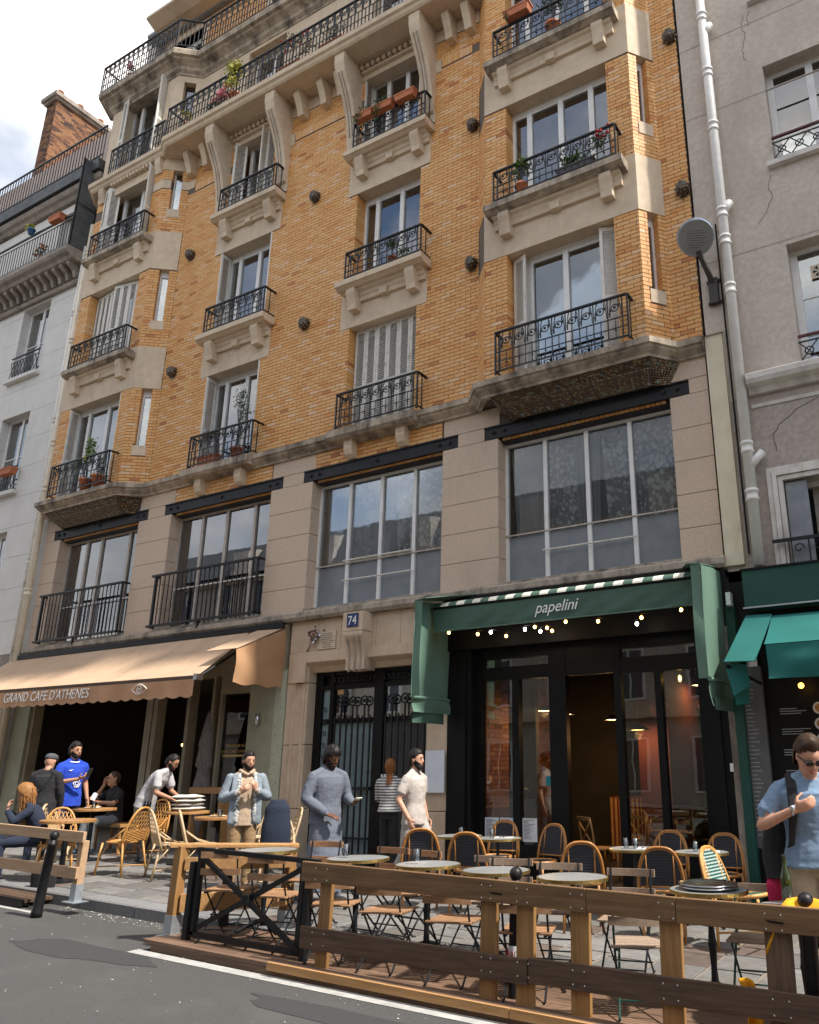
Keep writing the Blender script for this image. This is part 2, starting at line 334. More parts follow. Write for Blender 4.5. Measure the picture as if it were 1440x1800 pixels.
mat('slat_wood', (.27, .14, .07), (.38, .22, .12), scale=3, rough=.55, map=(2, 12, 12), rnd=.2)
mat('slat_worn', (.25, .175, .125), (.36, .27, .20), scale=14, rough=.7, map=(2, 9, 9), rnd=.12)
mat('table_wood', (.30, .15, .05), (.42, .225, .085), scale=2, rough=.4, map=(1, 10, 10), rnd=.08)
mat('rattan', (.42, .20, .05), (.55, .29, .085), scale=22, rough=.45, rnd=.1, c3=(.16, .075, .025), c3scale=16, c3pos=(.6, .66))
mat('rattan_pale', (.42, .30, .17), (.54, .40, .25), scale=22, rough=.5, rnd=.1, c3=(.12, .07, .045), c3scale=14, c3pos=(.6, .66))
mat('rattan_brown', (.30, .125, .03), (.42, .19, .05), scale=22, rough=.4, rnd=.1)
mat('weave_black', (.010, .011, .014), (.03, .032, .04), scale=90, rough=.5, bump=.5, bscale=120)
mat('weave_dot', (.035, .037, .05), rough=.5)
mat('weave_green', (.012, .085, .065), (.02, .11, .085), scale=60, rough=.5)
mat('weave_white', (.62, .70, .68), rough=.5)
mat('brass', (.50, .36, .12), (.62, .46, .18), scale=20, rough=.28, metal=.9)
mat('table_white', (.25, .258, .26), (.31, .318, .32), scale=3, rough=.25)
mat('steel', (.62, .64, .68), rough=.22, metal=1.)
mat('galvanised', (.42, .46, .50), (.55, .59, .62), scale=18, rough=.4, metal=.7)
mat('black_paint', (.008, .008, .009), (.014, .014, .016), scale=12, rough=.45, spec=.3, c3=(.05, .045, .04), c3scale=5, c3pos=(.6, .75))
mat('shop_black', (.003, .003, .0033), (.0055, .0055, .006), scale=5, rough=.5, spec=.25)
mat('shop_sage', (.30, .31, .22), (.36, .365, .265), scale=4, rough=.6, c3=(.22, .22, .16), c3scale=3, c3pos=(.55, .75))
mat('shop_sage_light', (.40, .43, .32), (.46, .49, .375), scale=4, rough=.55, c3=(.15, .14, .11), c3scale=9, c3pos=(.66, .72))
mat('shop_beige_trim', (.26, .22, .15), (.33, .28, .20), scale=4, rough=.55)
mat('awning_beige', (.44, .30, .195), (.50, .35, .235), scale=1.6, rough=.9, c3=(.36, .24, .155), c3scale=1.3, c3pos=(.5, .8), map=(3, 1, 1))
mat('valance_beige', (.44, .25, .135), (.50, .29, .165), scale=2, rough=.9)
mat('awning_green', (.088, .165, .12), (.108, .195, .145), scale=2, rough=.75)
mat('valance_green', (.047, .10, .072), (.058, .12, .088), scale=2, rough=.75)
mat('stripe_white', (.66, .64, .55), rough=.85)
mat('awning_teal', (.0, .105, .095), (.004, .13, .117), scale=2, rough=.7)
mat('box_green', (.0035, .05, .036), (.006, .062, .045), scale=2, rough=.6)
mat('letter_white', (.82, .82, .80), rough=.6)
mat('letter_gold', (.55, .36, .12), rough=.4, metal=.5)
mat('plate_blue', (.012, .03, .12), rough=.35)
mat('plaque', (.60, .50, .36), (.66, .57, .43), scale=9, rough=.6)
mat('plaque_ink', (.16, .11, .07), rough=.8)
mat('paper', (.66, .70, .76), (.72, .76, .80), scale=6, rough=.7)
mat('paper_white', (.76, .77, .78), rough=.8)
mat('ink', (.08, .09, .11), rough=.8)
mat('ink_pale', (.34, .36, .38), rough=.8)
mat('door_glass', (.16, .23, .25), (.22, .30, .32), scale=2, rough=.22, spec=.7)
mat('door_glass_dark', (.06, .06, .065), (.085, .085, .09), scale=2, rough=.22, spec=.7)
mat('sticker_red', (.42, .012, .05), rough=.5)
mat('sticker_white', (.72, .74, .75), rough=.5)
mat('cushion', (.52, .49, .43), (.60, .57, .51), scale=20, rough=.95, bump=.3, bscale=200)
mat('yellow_cloth', (.72, .30, .005), (.80, .37, .01), scale=12, rough=.9)
mat('olive_cloth', (.07, .06, .035), (.09, .08, .05), scale=12, rough=.9)
mat('pink_bag', (.50, .01, .08), rough=.7)
mat('bottle_green', (.02, .03, .006), (.03, .04, .01), scale=9, rough=.08, spec=.8)
mat('amber_glow', (.2, .1, .03), rough=.5)
emit('bulb_white', (1, .93, .8), 14); emit('bulb_amber', (1, .52, .12), 7); emit('lamp_warm', (1, .62, .22), 9); emit('lamp_orange', (1, .45, .04), 5); emit('led', (1, .75, .4), 3)
mat('globe_red', (.55, .03, .03), rough=.5)
mat('inside_brick', (.8, .8, .8), (1.1, 1, 1), scale=20, rough=.8, bump=.4, tint=[(0, (.10, .03, .015)), (.5, (.26, .085, .035)), (1, (.36, .16, .08))])
mat('inside_ochre', (.07, .042, .022), (.10, .062, .034), scale=2, rough=.85)
mat('inside_red', (.16, .035, .03), rough=.8)
mat('chair_wood', (.33, .18, .07), (.42, .25, .11), scale=8, rough=.5, rnd=.1)
mat('sign_grey', (.20, .205, .20), (.25, .255, .25), scale=4, rough=.35, spec=.6)
mat('sign_rim', (.40, .46, .55), rough=.25, metal=.8)
mat('lamp_dark', (.03, .026, .025), (.05, .045, .04), scale=20, rough=.6)
mat('opposite_wall', (.44, .39, .33), (.52, .47, .40), scale=1, rough=.85)
mat('slate', (.06, .07, .085), (.10, .11, .13), scale=5, rough=.5)
mat('phone_pale', (.60, .66, .55), rough=.3)
mat('rail_maroon', (.07, .008, .008), (.10, .012, .012), scale=9, rough=.4)
mat('food', (.36, .16, .04), (.55, .33, .09), scale=60, rough=.6)
mat('plate_white', (.74, .74, .72), rough=.3)

mat('panel_grey', (.10, .10, .105), (.13, .13, .135), scale=3, rough=.4)
mat('petal_dry', (.22, .10, .05), (.10, .03, .09), scale=40, rough=.9)
glass('wrap', (.93, .92, .95), 1.0, base=.10, rough=.2)
mat('plate_teal', (.0, .22, .26), rough=.4)
mat('parasol_grey', (.10, .09, .085), (.20, .18, .165), scale=3, rough=.9, map=(16, 16, .3))
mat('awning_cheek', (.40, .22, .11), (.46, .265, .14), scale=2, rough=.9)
# ---------------------------------------------------------------- ground
def slope_sheet(name, y0, y1, dz, m, x0=-600, x1=600, nx=2):
    b = MB(); b.pts([(x0, y0, gz(x0) + dz), (x1, y0, gz(x1) + dz), (x1, y1, gz(x1) + dz), (x0, y1, gz(x0) + dz)], [(0, 1, 2, 3)])
    o = b.build(name, m); o['kind'] = 'structure'; return o
road = slope_sheet('road', -600, -4.1, -.13, 'asphalt')
sidewalk = slope_sheet('sidewalk', -4.12, 600, -.012, 'paving_joint')
# paving stones, each its own piece: rows run from the kerb to the wall
pv_meshes = {}
def slab_mesh(w, l, m):
    k = (round(w, 3), round(l, 3), m)
    if k not in pv_meshes:
        b = MB(); c = .012
        b.pts([(-w / 2, -l / 2, -.06), (w / 2, -l / 2, -.06), (w / 2, l / 2, -.06), (-w / 2, l / 2, -.06), (-w / 2, -l / 2, -.006), (w / 2, -l / 2, -.006), (w / 2, l / 2, -.006), (-w / 2, l / 2, -.006),
               (-w / 2 + c, -l / 2 + c, 0), (w / 2 - c, -l / 2 + c, 0), (w / 2 - c, l / 2 - c, 0), (-w / 2 + c, l / 2 - c, 0)],
              [(0, 1, 5, 4), (1, 2, 6, 5), (2, 3, 7, 6), (3, 0, 4, 7), (4, 5, 9, 8), (5, 6, 10, 9), (6, 7, 11, 10), (7, 4, 8, 11), (8, 9, 10, 11)])
        me = b.mesh('paving_stone'); me.materials.append(MATS[m]); pv_meshes[k] = me
    return pv_meshes[k]
rr = random.Random(5); x = -15.2; n_slab = 0
while x < .6:
    w = rr.choice((.46, .5, .54)); y = -3.84
    while y < -.12:
        l = rr.choice((.34, .42, .5, .58, .66)); l = min(l, -.1 - y)
        if l > .12:
            m = 'paving_brown' if rr.random() < .17 else 'paving'
            o = bpy.data.objects.new('paving_stone', slab_mesh(w - .028, l - .028, m)); COL.objects.link(o); o.parent = sidewalk
            xc = x + w / 2; o.location = (xc, y + l / 2, gz(xc) + rr.uniform(-.003, .004)); o.rotation_euler = (rr.uniform(-.006, .006), TILT + rr.uniform(-.006, .006), 0); n_slab += 1
        y += l
    x += w
# kerb stones
x = -24.
while x < 1.:
    L = rr.choice((.9, 1.0, 1.1)); b = MB()
    b.prism([(-4.14, -.17), (-4.14, -.015), (-4.125, 0), (-3.86, 0), (-3.86, -.17)], 'x', -L / 2 + .006, L / 2 - .006)
    o = b.build('kerb_stone', 'kerb', sidewalk); o.location = (x + L / 2, 0, gz(x + L / 2)); o.rotation_euler = (0, TILT, 0); x += L
# painted bay line, overhead shadows painted on as darker asphalt, litter
def flat_poly(name, pts, dz, m, parent=None):
    b = MB(); b.pts([(px, py, gz(px) - .13 + dz) for px, py in pts], [list(range(len(pts)))]); o = b.build(name, m, parent); return o
for k, (a, bb) in enumerate([((-7.34, -5.20), (-.2, -5.06))]):
    flat_poly('bay_marking', [(-7.36, -5.20), (.8, -5.20), (.8, -5.07), (-7.30, -5.07), (-7.28, -4.93), (-7.38, -4.93)], .004, 'road_paint', road)
flat_poly('bay_marking', [(-13, -4.62), (-9.75, -4.62), (-9.75, -4.55), (-13, -4.55)], .004, 'road_paint', road)
def blob(cx, cy, rx, ry, seed, n=40, rot=0):
    q = random.Random(seed); ph = [q.uniform(0, 6.3) for _ in range(5)]; out = []
    for i in range(n):
        a = 2 * pi * i / n; r = 1 + .10 * sin(3 * a + ph[0]) + .07 * sin(5 * a + ph[1]) + .04 * sin(9 * a + ph[2]) + .03 * sin(14 * a + ph[3])
        u, v = rx * r * cos(a), ry * r * sin(a); out.append((cx + u * cos(rot) - v * sin(rot), cy + u * sin(rot) + v * cos(rot)))
    return out
flat_poly('road_shadow', blob(-7.75, -5.42, .95, .24, 3, rot=.05), .003, 'asphalt_shadow', road)
flat_poly('road_shadow', blob(-4.15, -5.62, 1.25, .16, 4, rot=-.03), .003, 'asphalt_shadow', road)
b = MB(); q = random.Random(9)
for i in range(300):
    if q.random() < .55: px = q.uniform(-9.9, -7.2); py = -4.17 - abs(q.gauss(0, .12))
    else: px = q.uniform(-10, -2.5); py = q.uniform(-7.4, -4.3)
    s = q.uniform(.004, .011) * (1.8 if q.random() < .06 else 1); a = q.uniform(0, 6); z = gz(px) - .13 + .005
    b.pts([(px + s * cos(a + k * 2.1), py + s * sin(a + k * 2.1) * .8, z) for k in range(3)] + [(px, py, z + s * .5)], [(0, 1, 2), (0, 1, 3), (1, 2, 3), (2, 0, 3)])
tag(b.build('scattered_grit', 'litter', kind='stuff'), 'pale grit and crumbs scattered over the grey road', 'grit')
# ================================================================ the brick apartment building
bld = empty('apartment_building', (-10.8, 0, 0), label='six storey apartment building of yellow orange brick and pale stone with iron balconies', cat='building')
_w = bld.matrix_basis.copy()
def bp(o):                                   # parent with world coordinates kept
    o.parent = bld; o.matrix_parent_inverse = _w.inverted(); return o
BY = -.4
def frame(p, q):
    d = Vector((q[0] - p[0], q[1] - p[1])); L = d.length; d /= L
    return (p, (d.x, d.y), (d.y, -d.x), L)
MAIN = ((0, 0), (1, 0), (0, -1)); FRONT = ((0, BY), (1, 0), (0, -1))
CH_A = frame((-15.92, BY), (-15.43, 0)); CH_AL = frame((-18.98, 0), (-18.65, BY))
CH_D = frame((-3.446, BY), (-3.14, 0)); CH_DL = frame((-6.70, 0), (-6.33, BY))
Z2, Z3, Z4 = 9.96, 13.20, 16.37              # lintel heights of the flat wall
B2, B3, B4 = 10.04, 13.28, 16.50             # and of the two bays
COLS = {'B': (-13.84, -12.21), 'C': (-9.74, -8.09)}; BAYS = {'A': (-18.25, -16.31), 'D': (-5.87, -3.87)}
TOPZ = 24.0
def wallboxes(b, F, u0, u1, z0, z1, holes, n0, n1, grow=0.):
    holes = [(h[0] - grow, h[1] + grow, h[2] - grow, h[3] + grow) for h in holes]
    zs = sorted({z0, z1} | {z for h in holes for z in (h[2], h[3]) if z0 < z < z1})
    for za, zb in zip(zs, zs[1:]):
        zc = (za + zb) / 2; iv = [(u0, u1)]
        for h in holes:
            if h[2] < zc < h[3]:
                iv = [p for a, c in iv for p in ((a, min(c, h[0])), (max(a, h[1]), c)) if p[1] - p[0] > 1e-4]
        for a, c in iv: b.fbox(F[0], F[1], F[2], a, c, n0, n1, za, zb)
BRK = []
CH, BL = .0745, .225
def bricks(F, u0, u1, z0, z1, holes=(), seed=0, deep=()):
    """courses of bricks in stretcher bond; bricks beside an opening turn the corner into the reveal"""
    q = random.Random(seed); k = int(round(z0 / CH)); P = lambda u, n, z: (F[0][0] + F[1][0] * u + F[2][0] * n, F[0][1] + F[1][1] * u + F[2][1] * n, z)
    while k * CH < z1 - .02:
        za, zb = max(z0, k * CH), min(z1, k * CH + CH - .011); zc = (za + zb) / 2; iv = [(u0, u1)]
        for h in holes:
            if h[2] < zc < h[3]: iv = [p for a, c in iv for p in ((a, min(c, h[0])), (max(a, h[1]), c)) if p[1] - p[0] > 1e-3]
        for a, c in iv:
            j = math.floor((a - (k % 2) * BL / 2) / BL)
            while True:
                s = max(a, j * BL + (k % 2) * BL / 2); e = min(c, (j + 1) * BL + (k % 2) * BL / 2 - .010); j += 1
                if s >= c - 1e-4: break
                if e - s < .02: continue
                t = min(1, max(.02, q.gauss(.58, .15))); r_ = q.random()
                if r_ < .035: t = q.uniform(.01, .14)
                elif r_ < .08: t = q.uniform(.88, 1)
                dl = any(h[2] < zc < h[3] and (abs(s - h[1]) < 1e-3 or abs(e - h[0]) < .012) for h in deep)
                out = q.uniform(-.0015, .0025)
                segs = [(-.03, out)] if not dl else [(-.118, out), (-.30, -.126)]
                for n0, n1 in segs:
                    BRK.append(([P(s, n1, za), P(e, n1, za), P(e, n0, za), P(s, n0, za), P(s, n1, zb), P(e, n1, zb), P(e, n0, zb), P(s, n0, zb)], t, F[2]))
        k += 1
def soldiers(F, u0, u1, z0, z1, seed):
    q = random.Random(seed); u = u0; P = lambda u, n, z: (F[0][0] + F[1][0] * u + F[2][0] * n, F[0][1] + F[1][1] * u + F[2][1] * n, z)
    while u < u1 - .03:
        e = min(u1, u + .066)
        BRK.append(([P(u, .006, z0), P(e, .006, z0), P(e, -.03, z0), P(u, -.03, z0), P(u, .006, z1), P(e, .006, z1), P(e, -.03, z1), P(u, -.03, z1)], min(1, q.gauss(.8, .15)), F[2])); u += .075
# openings: (u0, u1, z0, z1)
openM = [(a, c, z0, z1) for a, c in COLS.values() for z0, z1 in ((7.64, Z2), (10.87, Z3), (14.12, Z4))]
openM = [(a + (.04 if z1 == Z4 else 0), c - (.2 if (z1 == Z4 and a < -12) else .09 if z1 == Z4 else 0), z0, z1) for a, c, z0, z1 in openM]
stoneM = [(a - .24, c + .24, z, z + .92) for a, c in COLS.values() for z in (Z2, Z3)]
conX = [(-14.17, -13.90), (-12.16, -11.88), (-10.05, -9.78), (-8.04, -7.77)]
conH = [(a - .0, c + .0, 14.33, 16.6) for a, c in conX]
wm = MB()
wallboxes(wm, MAIN, -15.43, -6.70, 7.45, 16.7, openM, -.36, -.009, .011)
wallboxes(wm, MAIN, -3.14, -2.70, 7.45, TOPZ, [], -.36, -.009, .011)
bay_open = {'A': [(-18.25, -16.31, z0, z1) for z0, z1 in ((7.64, B2), (10.98, B3), (14.22, B4))], 'D': [(-5.87, -3.87, z0, z1) for z0, z1 in ((7.64, B2), (10.98, B3), (14.22, B4))]}
wallboxes(wm, FRONT, -18.65, -15.92, 7.45, 16.7, bay_open['A'], -.36, -.009, .011)
wallboxes(wm, FRONT, -6.33, -3.446, 7.45, 19.7, bay_open['D'] + [(-5.87, -3.87, 17.4, 19.6)], -.36, -.009, .011)
slitA = [(.22, .45, z - 1.44, z) for z in (B2, B3, B4 - .02)]; slitD = [(.16, .36, z - 1.44, z) for z in (B2, B3, B4 - .02)]
wallboxes(wm, CH_A, 0, CH_A[3], 7.45, 16.7, slitA, -.3, -.009, .011); wallboxes(wm, CH_D, 0, CH_D[3], 7.45, 19.7, slitD, -.3, -.009, .011)
wallboxes(wm, CH_AL, 0, CH_AL[3], 7.45, 16.7, [], -.3, -.009, .011); wallboxes(wm, CH_DL, 0, CH_DL[3], 7.45, 19.7, [], -.3, -.009, .011)
wall = bp(wm.build('brick_wall', 'mortar'))
band = [(-99, 99, 15.52, 15.735)]
bricks(MAIN, -15.43, -6.70, 7.65, 16.22, openM + stoneM + conH + band, 1, openM)
edges = [-15.38] + [v for a, c in conX for v in (a - .09, c + .09)] + [-6.74]
soldiers(MAIN, -15.15, -14.28, 15.53, 15.73, 3); soldiers(MAIN, -11.74, -10.18, 15.53, 15.73, 4); soldiers(MAIN, -7.62, -6.84, 15.53, 15.73, 5)
bricks(MAIN, -3.14, -2.70, 7.65, 19.2, [], 2)
for nm, (xa, xb) in (('A', (-18.65, -15.92)), ('D', (-6.33, -3.446))):
    zt = 16.3 if nm == 'A' else 19.2
    bricks(FRONT, xa, xb, 7.65, zt, bay_open[nm] + [(-99, 99, B2, B2 + 1.09), (-99, 99, B3, B3 + 1.09)] + ([(-99, 99, B4, 17.5)] if nm == 'D' else [(-99, 99, 15.66, 15.92)]), 6, bay_open[nm])
for F, sl_, zt in ((CH_A, slitA, 16.3), (CH_D, slitD, 19.2), (CH_AL, [], 16.3), (CH_DL, [], 19.2)):
    bricks(F, 0, F[3], 7.65, zt, sl_ + [(s[0] - .04, s[1] + .04, s[2] - .24, s[2]) for s in sl_] + [(-9, 9, B2, B2 + 1.09), (-9, 9, B3, B3 + 1.09)] + ([(-9, 9, B4, 17.5)] if zt > 17 else [(-9, 9, 15.66, 15.92)]), 8, sl_)
# little brick panels above the two middle steel beams, between cornice and beam
bricks(MAIN, -14.42, -11.55, 7.075, 7.42, [], 11); bricks(MAIN, -10.40, -7.44, 7.075, 7.42, [], 12)
def emit_bricks(lst, parent, n_single, mname, single='brick', rest='brickwork'):
    def size(bk):
        c, t, N = bk; p = Vector(c[0]); w = (Vector(c[1]) - p).length; h = (Vector(c[4]) - p).length
        d = CAMP - p; vis = max(0, (d.x * N[0] + d.y * N[1]) / d.length)
        cx = (camo.matrix_world.inverted() @ p); ok = cx.z < 0 and abs((cx.x / -cx.z) * 35.226 / 36 - cam.shift_x) < .5 and abs((cx.y / -cx.z) * 35.226 / 36) < .62
        return w * h * vis / d.length ** 2 * (1 if ok else 0)
    s = sorted(lst, key=size, reverse=True)
    F5 = [(0, 3, 2, 1), (4, 5, 6, 7), (0, 1, 5, 4), (1, 2, 6, 5), (3, 0, 4, 7)]
    for c, t, N in s[:n_single]:
        b = MB(); b.pts(c, F5, t); o = b.build(single, mname); o.parent = parent; o.matrix_parent_inverse = parent.matrix_world.inverted()
    b = MB()
    for c, t, N in s[n_single:]: b.pts(c, F5, t)
    o = b.build(rest, mname, kind='stuff'); o.parent = parent; o.matrix_parent_inverse = parent.matrix_world.inverted()
bpy.context.view_layer.update()
emit_bricks(BRK, wall, 300, 'brick')

# ---- dressed stone
def part(b, name, m, **k): return bp(b.build(name, m, **k))
for a, c in COLS.values():
    for z in (Z2, Z3):
        b = MB(); b.box(a - .24, c + .24, -.012, .30, z, z + .905); b.box(a - .24, a, -.012, .05, z + .905, z + 1.04); b.box(c, c + .24, -.012, .05, z + .905, z + 1.04); part(b, 'stone_lintel', 'limestone')
for nm, (xa, xb, F) in (('A', (-18.65, -15.92, CH_A)), ('D', (-6.33, -3.446, CH_D))):
    o0, o1 = BAYS[nm]
    for z in (B2, B3) + ((B4,) if nm == 'D' else ()):
        b = MB(); b.box(xa, xb, BY - .012, BY + .30, z, z + .93); b.box(xa, o0, BY - .012, BY + .05, z + .93, z + 1.09); b.box(o1, xb, BY - .012, BY + .05, z + .93, z + 1.09); part(b, 'stone_lintel', 'limestone')
        b = MB(); b.fbox(F[0], F[1], F[2], .0, F[3] - .004, -.25, .012, z, z + 1.088); part(b, 'stone_band', 'limestone')
    for s in (slitA if nm == 'A' else slitD):
        b = MB(); b.fbox(F[0], F[1], F[2], s[0] - .04, s[1] + .04, -.2, .012, s[2] - .24, s[2]); part(b, 'slit_sill', 'limestone')
b = MB(); b.fbox(CH_A[0], CH_A[1], CH_A[2], .0, .2, -.2, .008, 15.66, 15.92); b.fbox(CH_A[0], CH_A[1], CH_A[2], .47, CH_A[3], -.2, .008, 15.66, 15.92); b.box(-16.29, -15.92, BY - .008, BY + .1, 15.66, 15.92); b.box(-15.43, -15.2, -.008, .1, 15.66, 15.92); part(b, 'stone_band', 'limestone')
for (x0, x1) in ((-14.27, -14.17), (-11.88, -11.76), (-10.16, -10.05), (-7.77, -7.64)):
    b = MB(); b.box(x0, x1, -.014, .1, 15.42, 15.75); part(b, 'stone_block', 'limestone')
def sweep(path, prof, b, closed=False):
    """mitred moulding along a plan path; prof of (outward, z)"""
    n = len(path); offs = []
    for i in range(n):
        p = Vector(path[i]); d0 = (p - Vector(path[i - 1])).normalized() if i else None; d1 = (Vector(path[i + 1]) - p).normalized() if i < n - 1 else None
        d0 = d0 or d1; d1 = d1 or d0; n0, n1 = Vector((d0.y, -d0.x)), Vector((d1.y, -d1.x)); m = (n0 + n1).normalized(); offs.append(m / max(.4, m.dot(n0)))
    base = len(b.v); k = len(prof)
    for i in range(n):
        for o, z in prof: b.v.append((path[i][0] + offs[i].x * o, path[i][1] + offs[i].y * o, z))
    for i in range(n - 1):
        for j in range(k): j2 = (j + 1) % k; b.face([base + i * k + j, base + (i + 1) * k + j, base + (i + 1) * k + j2, base + i * k + j2])
    b.face([base + j for j in range(k)][::-1]); b.face([base + (n - 1) * k + j for j in range(k)])
    return b
PLAN = [(-19.0, 0), (-18.98, 0), (-18.65, BY), (-15.92, BY), (-15.43, 0), (-6.70, 0), (-6.33, BY), (-3.446, BY), (-3.14, 0), (-2.68, 0)]
corn = [(-.05, 7.38), (.045, 7.38), (.05, 7.42), (.09, 7.45), (.14, 7.49), (.15, 7.52), (.19, 7.535), (.195, 7.63), (.15, 7.655), (-.05, 7.67)]
part(sweep(PLAN, corn, MB()), 'string_course', 'limestone_weathered')
for a, c in COLS.values():
    b = MB(); b.prism([(.0, 7.43), (-.25, 7.43), (-.31, 7.49), (-.31, 7.62), (0, 7.655)], 'x', a - .16, c + .22); part(b, 'balcony_slab', 'limestone_weathered')
    for xx in (a + .18, c - .26):            # fluted brackets under the slab
        b = MB(); b.prism([(.02, 7.08), (-.06, 7.08), (-.13, 7.14), (-.17, 7.25), (-.17, 7.43), (.02, 7.43)], 'x', xx, xx + .19); b.box(xx + .05, xx + .14, -.182, -.16, 7.33, 7.345); part(b, 'bracket', 'limestone')
def balconette(xa, xb, yw, zt, proj, slab_m):
    z = zt - .15
    b = MB(); b.prism([(yw + .04, z - .02), (yw - proj + .10, z - .02), (yw - proj + .04, z + .02), (yw - proj, z + .035), (yw - proj, z + .15), (yw + .04, z + .15)], 'x', xa, xb); part(b, 'balcony_slab', slab_m)
    b = MB(); pr = [(yw + .02, z - .02), (yw - proj * .55, z - .02), (yw - proj * .5, z - .06), (yw - proj * .34, z - .09), (yw - proj * .28, z - .15), (yw - .075, z - .17), (yw - .07, z - .26), (yw + .02, z - .26)]
    b.prism(pr, 'x', xa + .1, xb - .1); part(b, 'corbel_moulding', 'limestone')
    w = .21
    for xx in (xa + .24, xb - .24 - w):
        b = MB(); b.prism([(yw + .02, z - .022), (yw - proj + .09, z - .022), (yw - proj + .075, z - .12), (yw - proj + .11, z - .22), (yw - proj * .55, z - .36), (yw - proj * .52, z - .47), (yw + .02, z - .47)], 'x', xx, xx + w); part(b, 'console', 'limestone', bevel=.008)
    xm = (xa + xb) / 2; b = MB(); b.box(xm - .09, xm + .09, yw - .13, yw + .02, z - .29, z - .15); part(b, 'key_block', 'limestone')
def railing(xa, xb, y, z0, z1, yw, cells=None, tall=False, ends=(1, 1), ornz=.5):
    """wrought iron balcony front: frame, bars and a band of scrolls"""
    H = z1 - z0; f = MB(); f.bar((xa, y, z1), (xb, y, z1), .05, .028); f.bar((xa, y, z0 + .03), (xb, y, z0 + .03), .022, .022)
    for xx, en in ((xa, ends[0]), (xb, ends[1])):
        f.bar((xx, y, z0 - .03), (xx, y, z1), .026); s_ = 1 if xx == xa else -1; f.bar((xx + .085 * s_, y, z0 + .02), (xx + .085 * s_, y, z1), .018)
        if en:
            f.bar((xx, y, z1), (xx, yw, z1), .05, .028); f.bar((xx, y, z0 + .03), (xx, yw, z0 + .03), .022)
            f.bar((xx, (y + yw) / 2, z0 + .03), (xx, (y + yw) / 2, z1), .016)
    zm = z0 + H * (.5 if not tall else .56); zl = z0 + H * .27
    f.bar((xa, y, zm), (xb, y, zm), .016); f.bar((xa, y, zl), (xb, y, zl), .014)
    o = part(f, 'balcony_railing', 'iron')
    n = cells or max(4, int((xb - xa - .17) / (.235 if not tall else .2))); w = (xb - xa - .17) / n; bb = MB(); oo = MB()
    for i in range(n + 1):
        xx = xa + .085 + i * w; bb.bar((xx, y, z0 + .03), (xx, y, z1), .022 if tall else .015)
        if i < n:
            xc = xx + w / 2; bb.bar((xc, y, z0 + .03), (xc, y, zm), .018 if tall else .011)
            oo.lathe([(.005, 0), (.022, .012), (.005, .024)], (xc, y, zl - .05), 6)
            zc = (zm + z1) / 2; R = min(w * .25, (z1 - zm) * .30)
            oo.tube([(xc + R * cos(a), y, zc + R * sin(a)) for a in [2 * pi * k / 9 for k in range(9)]], .010, 4, closed=True)
            for sg in (-1, 1):
                oo.tube([(xc + sg * (R * .9 + (w * .25) * k / 6 * (1 - .25 * k / 6)), y - .012 * sin(k), zc + (z1 - zm) * .40 * sin(k / 6 * 4.4 + (0 if sg > 0 else 1.5))) for k in range(7)], .0085, 4)
                oo.ell((xc + sg * w * .30, y - .008, zc + sg * .03), (.026, .016, .034), 5, 3)
            oo.ell((xc, y - .012, zc), (.028, .018, .028), 5, 3)
    for mb, nm in ((bb, 'bars'), (oo, 'scrollwork')):
        q = mb.build(nm, 'iron', kind='stuff'); q.parent = o
    return o
for key, (a, c) in COLS.items():
    railing(a + (.04 if key == 'C' else .05), c + .28, -.28, 7.66, 8.35, 0)
    for z in (10.86, 14.10):
        balconette(a - .16, c + .32, 0, z, .35, 'limestone'); railing(a + .08, c + .29, -.32, z + .02, z + .62, 0)
for key, (xa, xb) in (('A', (-18.42, -15.98)), ('D', (-6.18, -3.57))):
    railing(xa + .2, xb - .08, BY - .22, 7.68, 8.42, BY)
    for z in (10.98, 14.22):
        balconette(xa, xb, BY, z, .30, 'limestone_weathered'); railing(xa + .2, xb - .1, BY - .27, z + .02, z + .64, BY)

# ---- ceramic bosses and the ceramic tiled corbels under the bays
def boss_mesh():
    b = MB(); secs = []
    for y, r in ((.05, .095), (-.03, .115), (-.09, .11), (-.14, .085), (-.165, .04)):
        secs.append(((0, y, 0), (r, 0, 0), (0, 0, r * 1.15)))
    b.loft(secs, 12, t=.1)
    for i in range(9):
        for j in range(4):
            a = 2 * pi * i / 9 + j * .2; r = (.118, .116, .092, .055)[j]; y = (-.02, -.07, -.125, -.155)[j]
            b.ell((r * cos(a), y, r * 1.15 * sin(a)), (.02, .018, .02), 5, 3, t=(.2, .55, .8, .95)[(i + j) % 4])
    return b
for xx, zz in ((-14.95, 13.53), (-15.05, 10.37), (-10.93, 13.59), (-10.95, 10.41), (-6.82, 13.6), (-6.83, 10.42), (-2.80, 13.6), (-2.80, 10.41)):
    o = boss_mesh().build('ceramic_boss', 'ceramic'); o.location = (xx, 0, zz); bp(o)
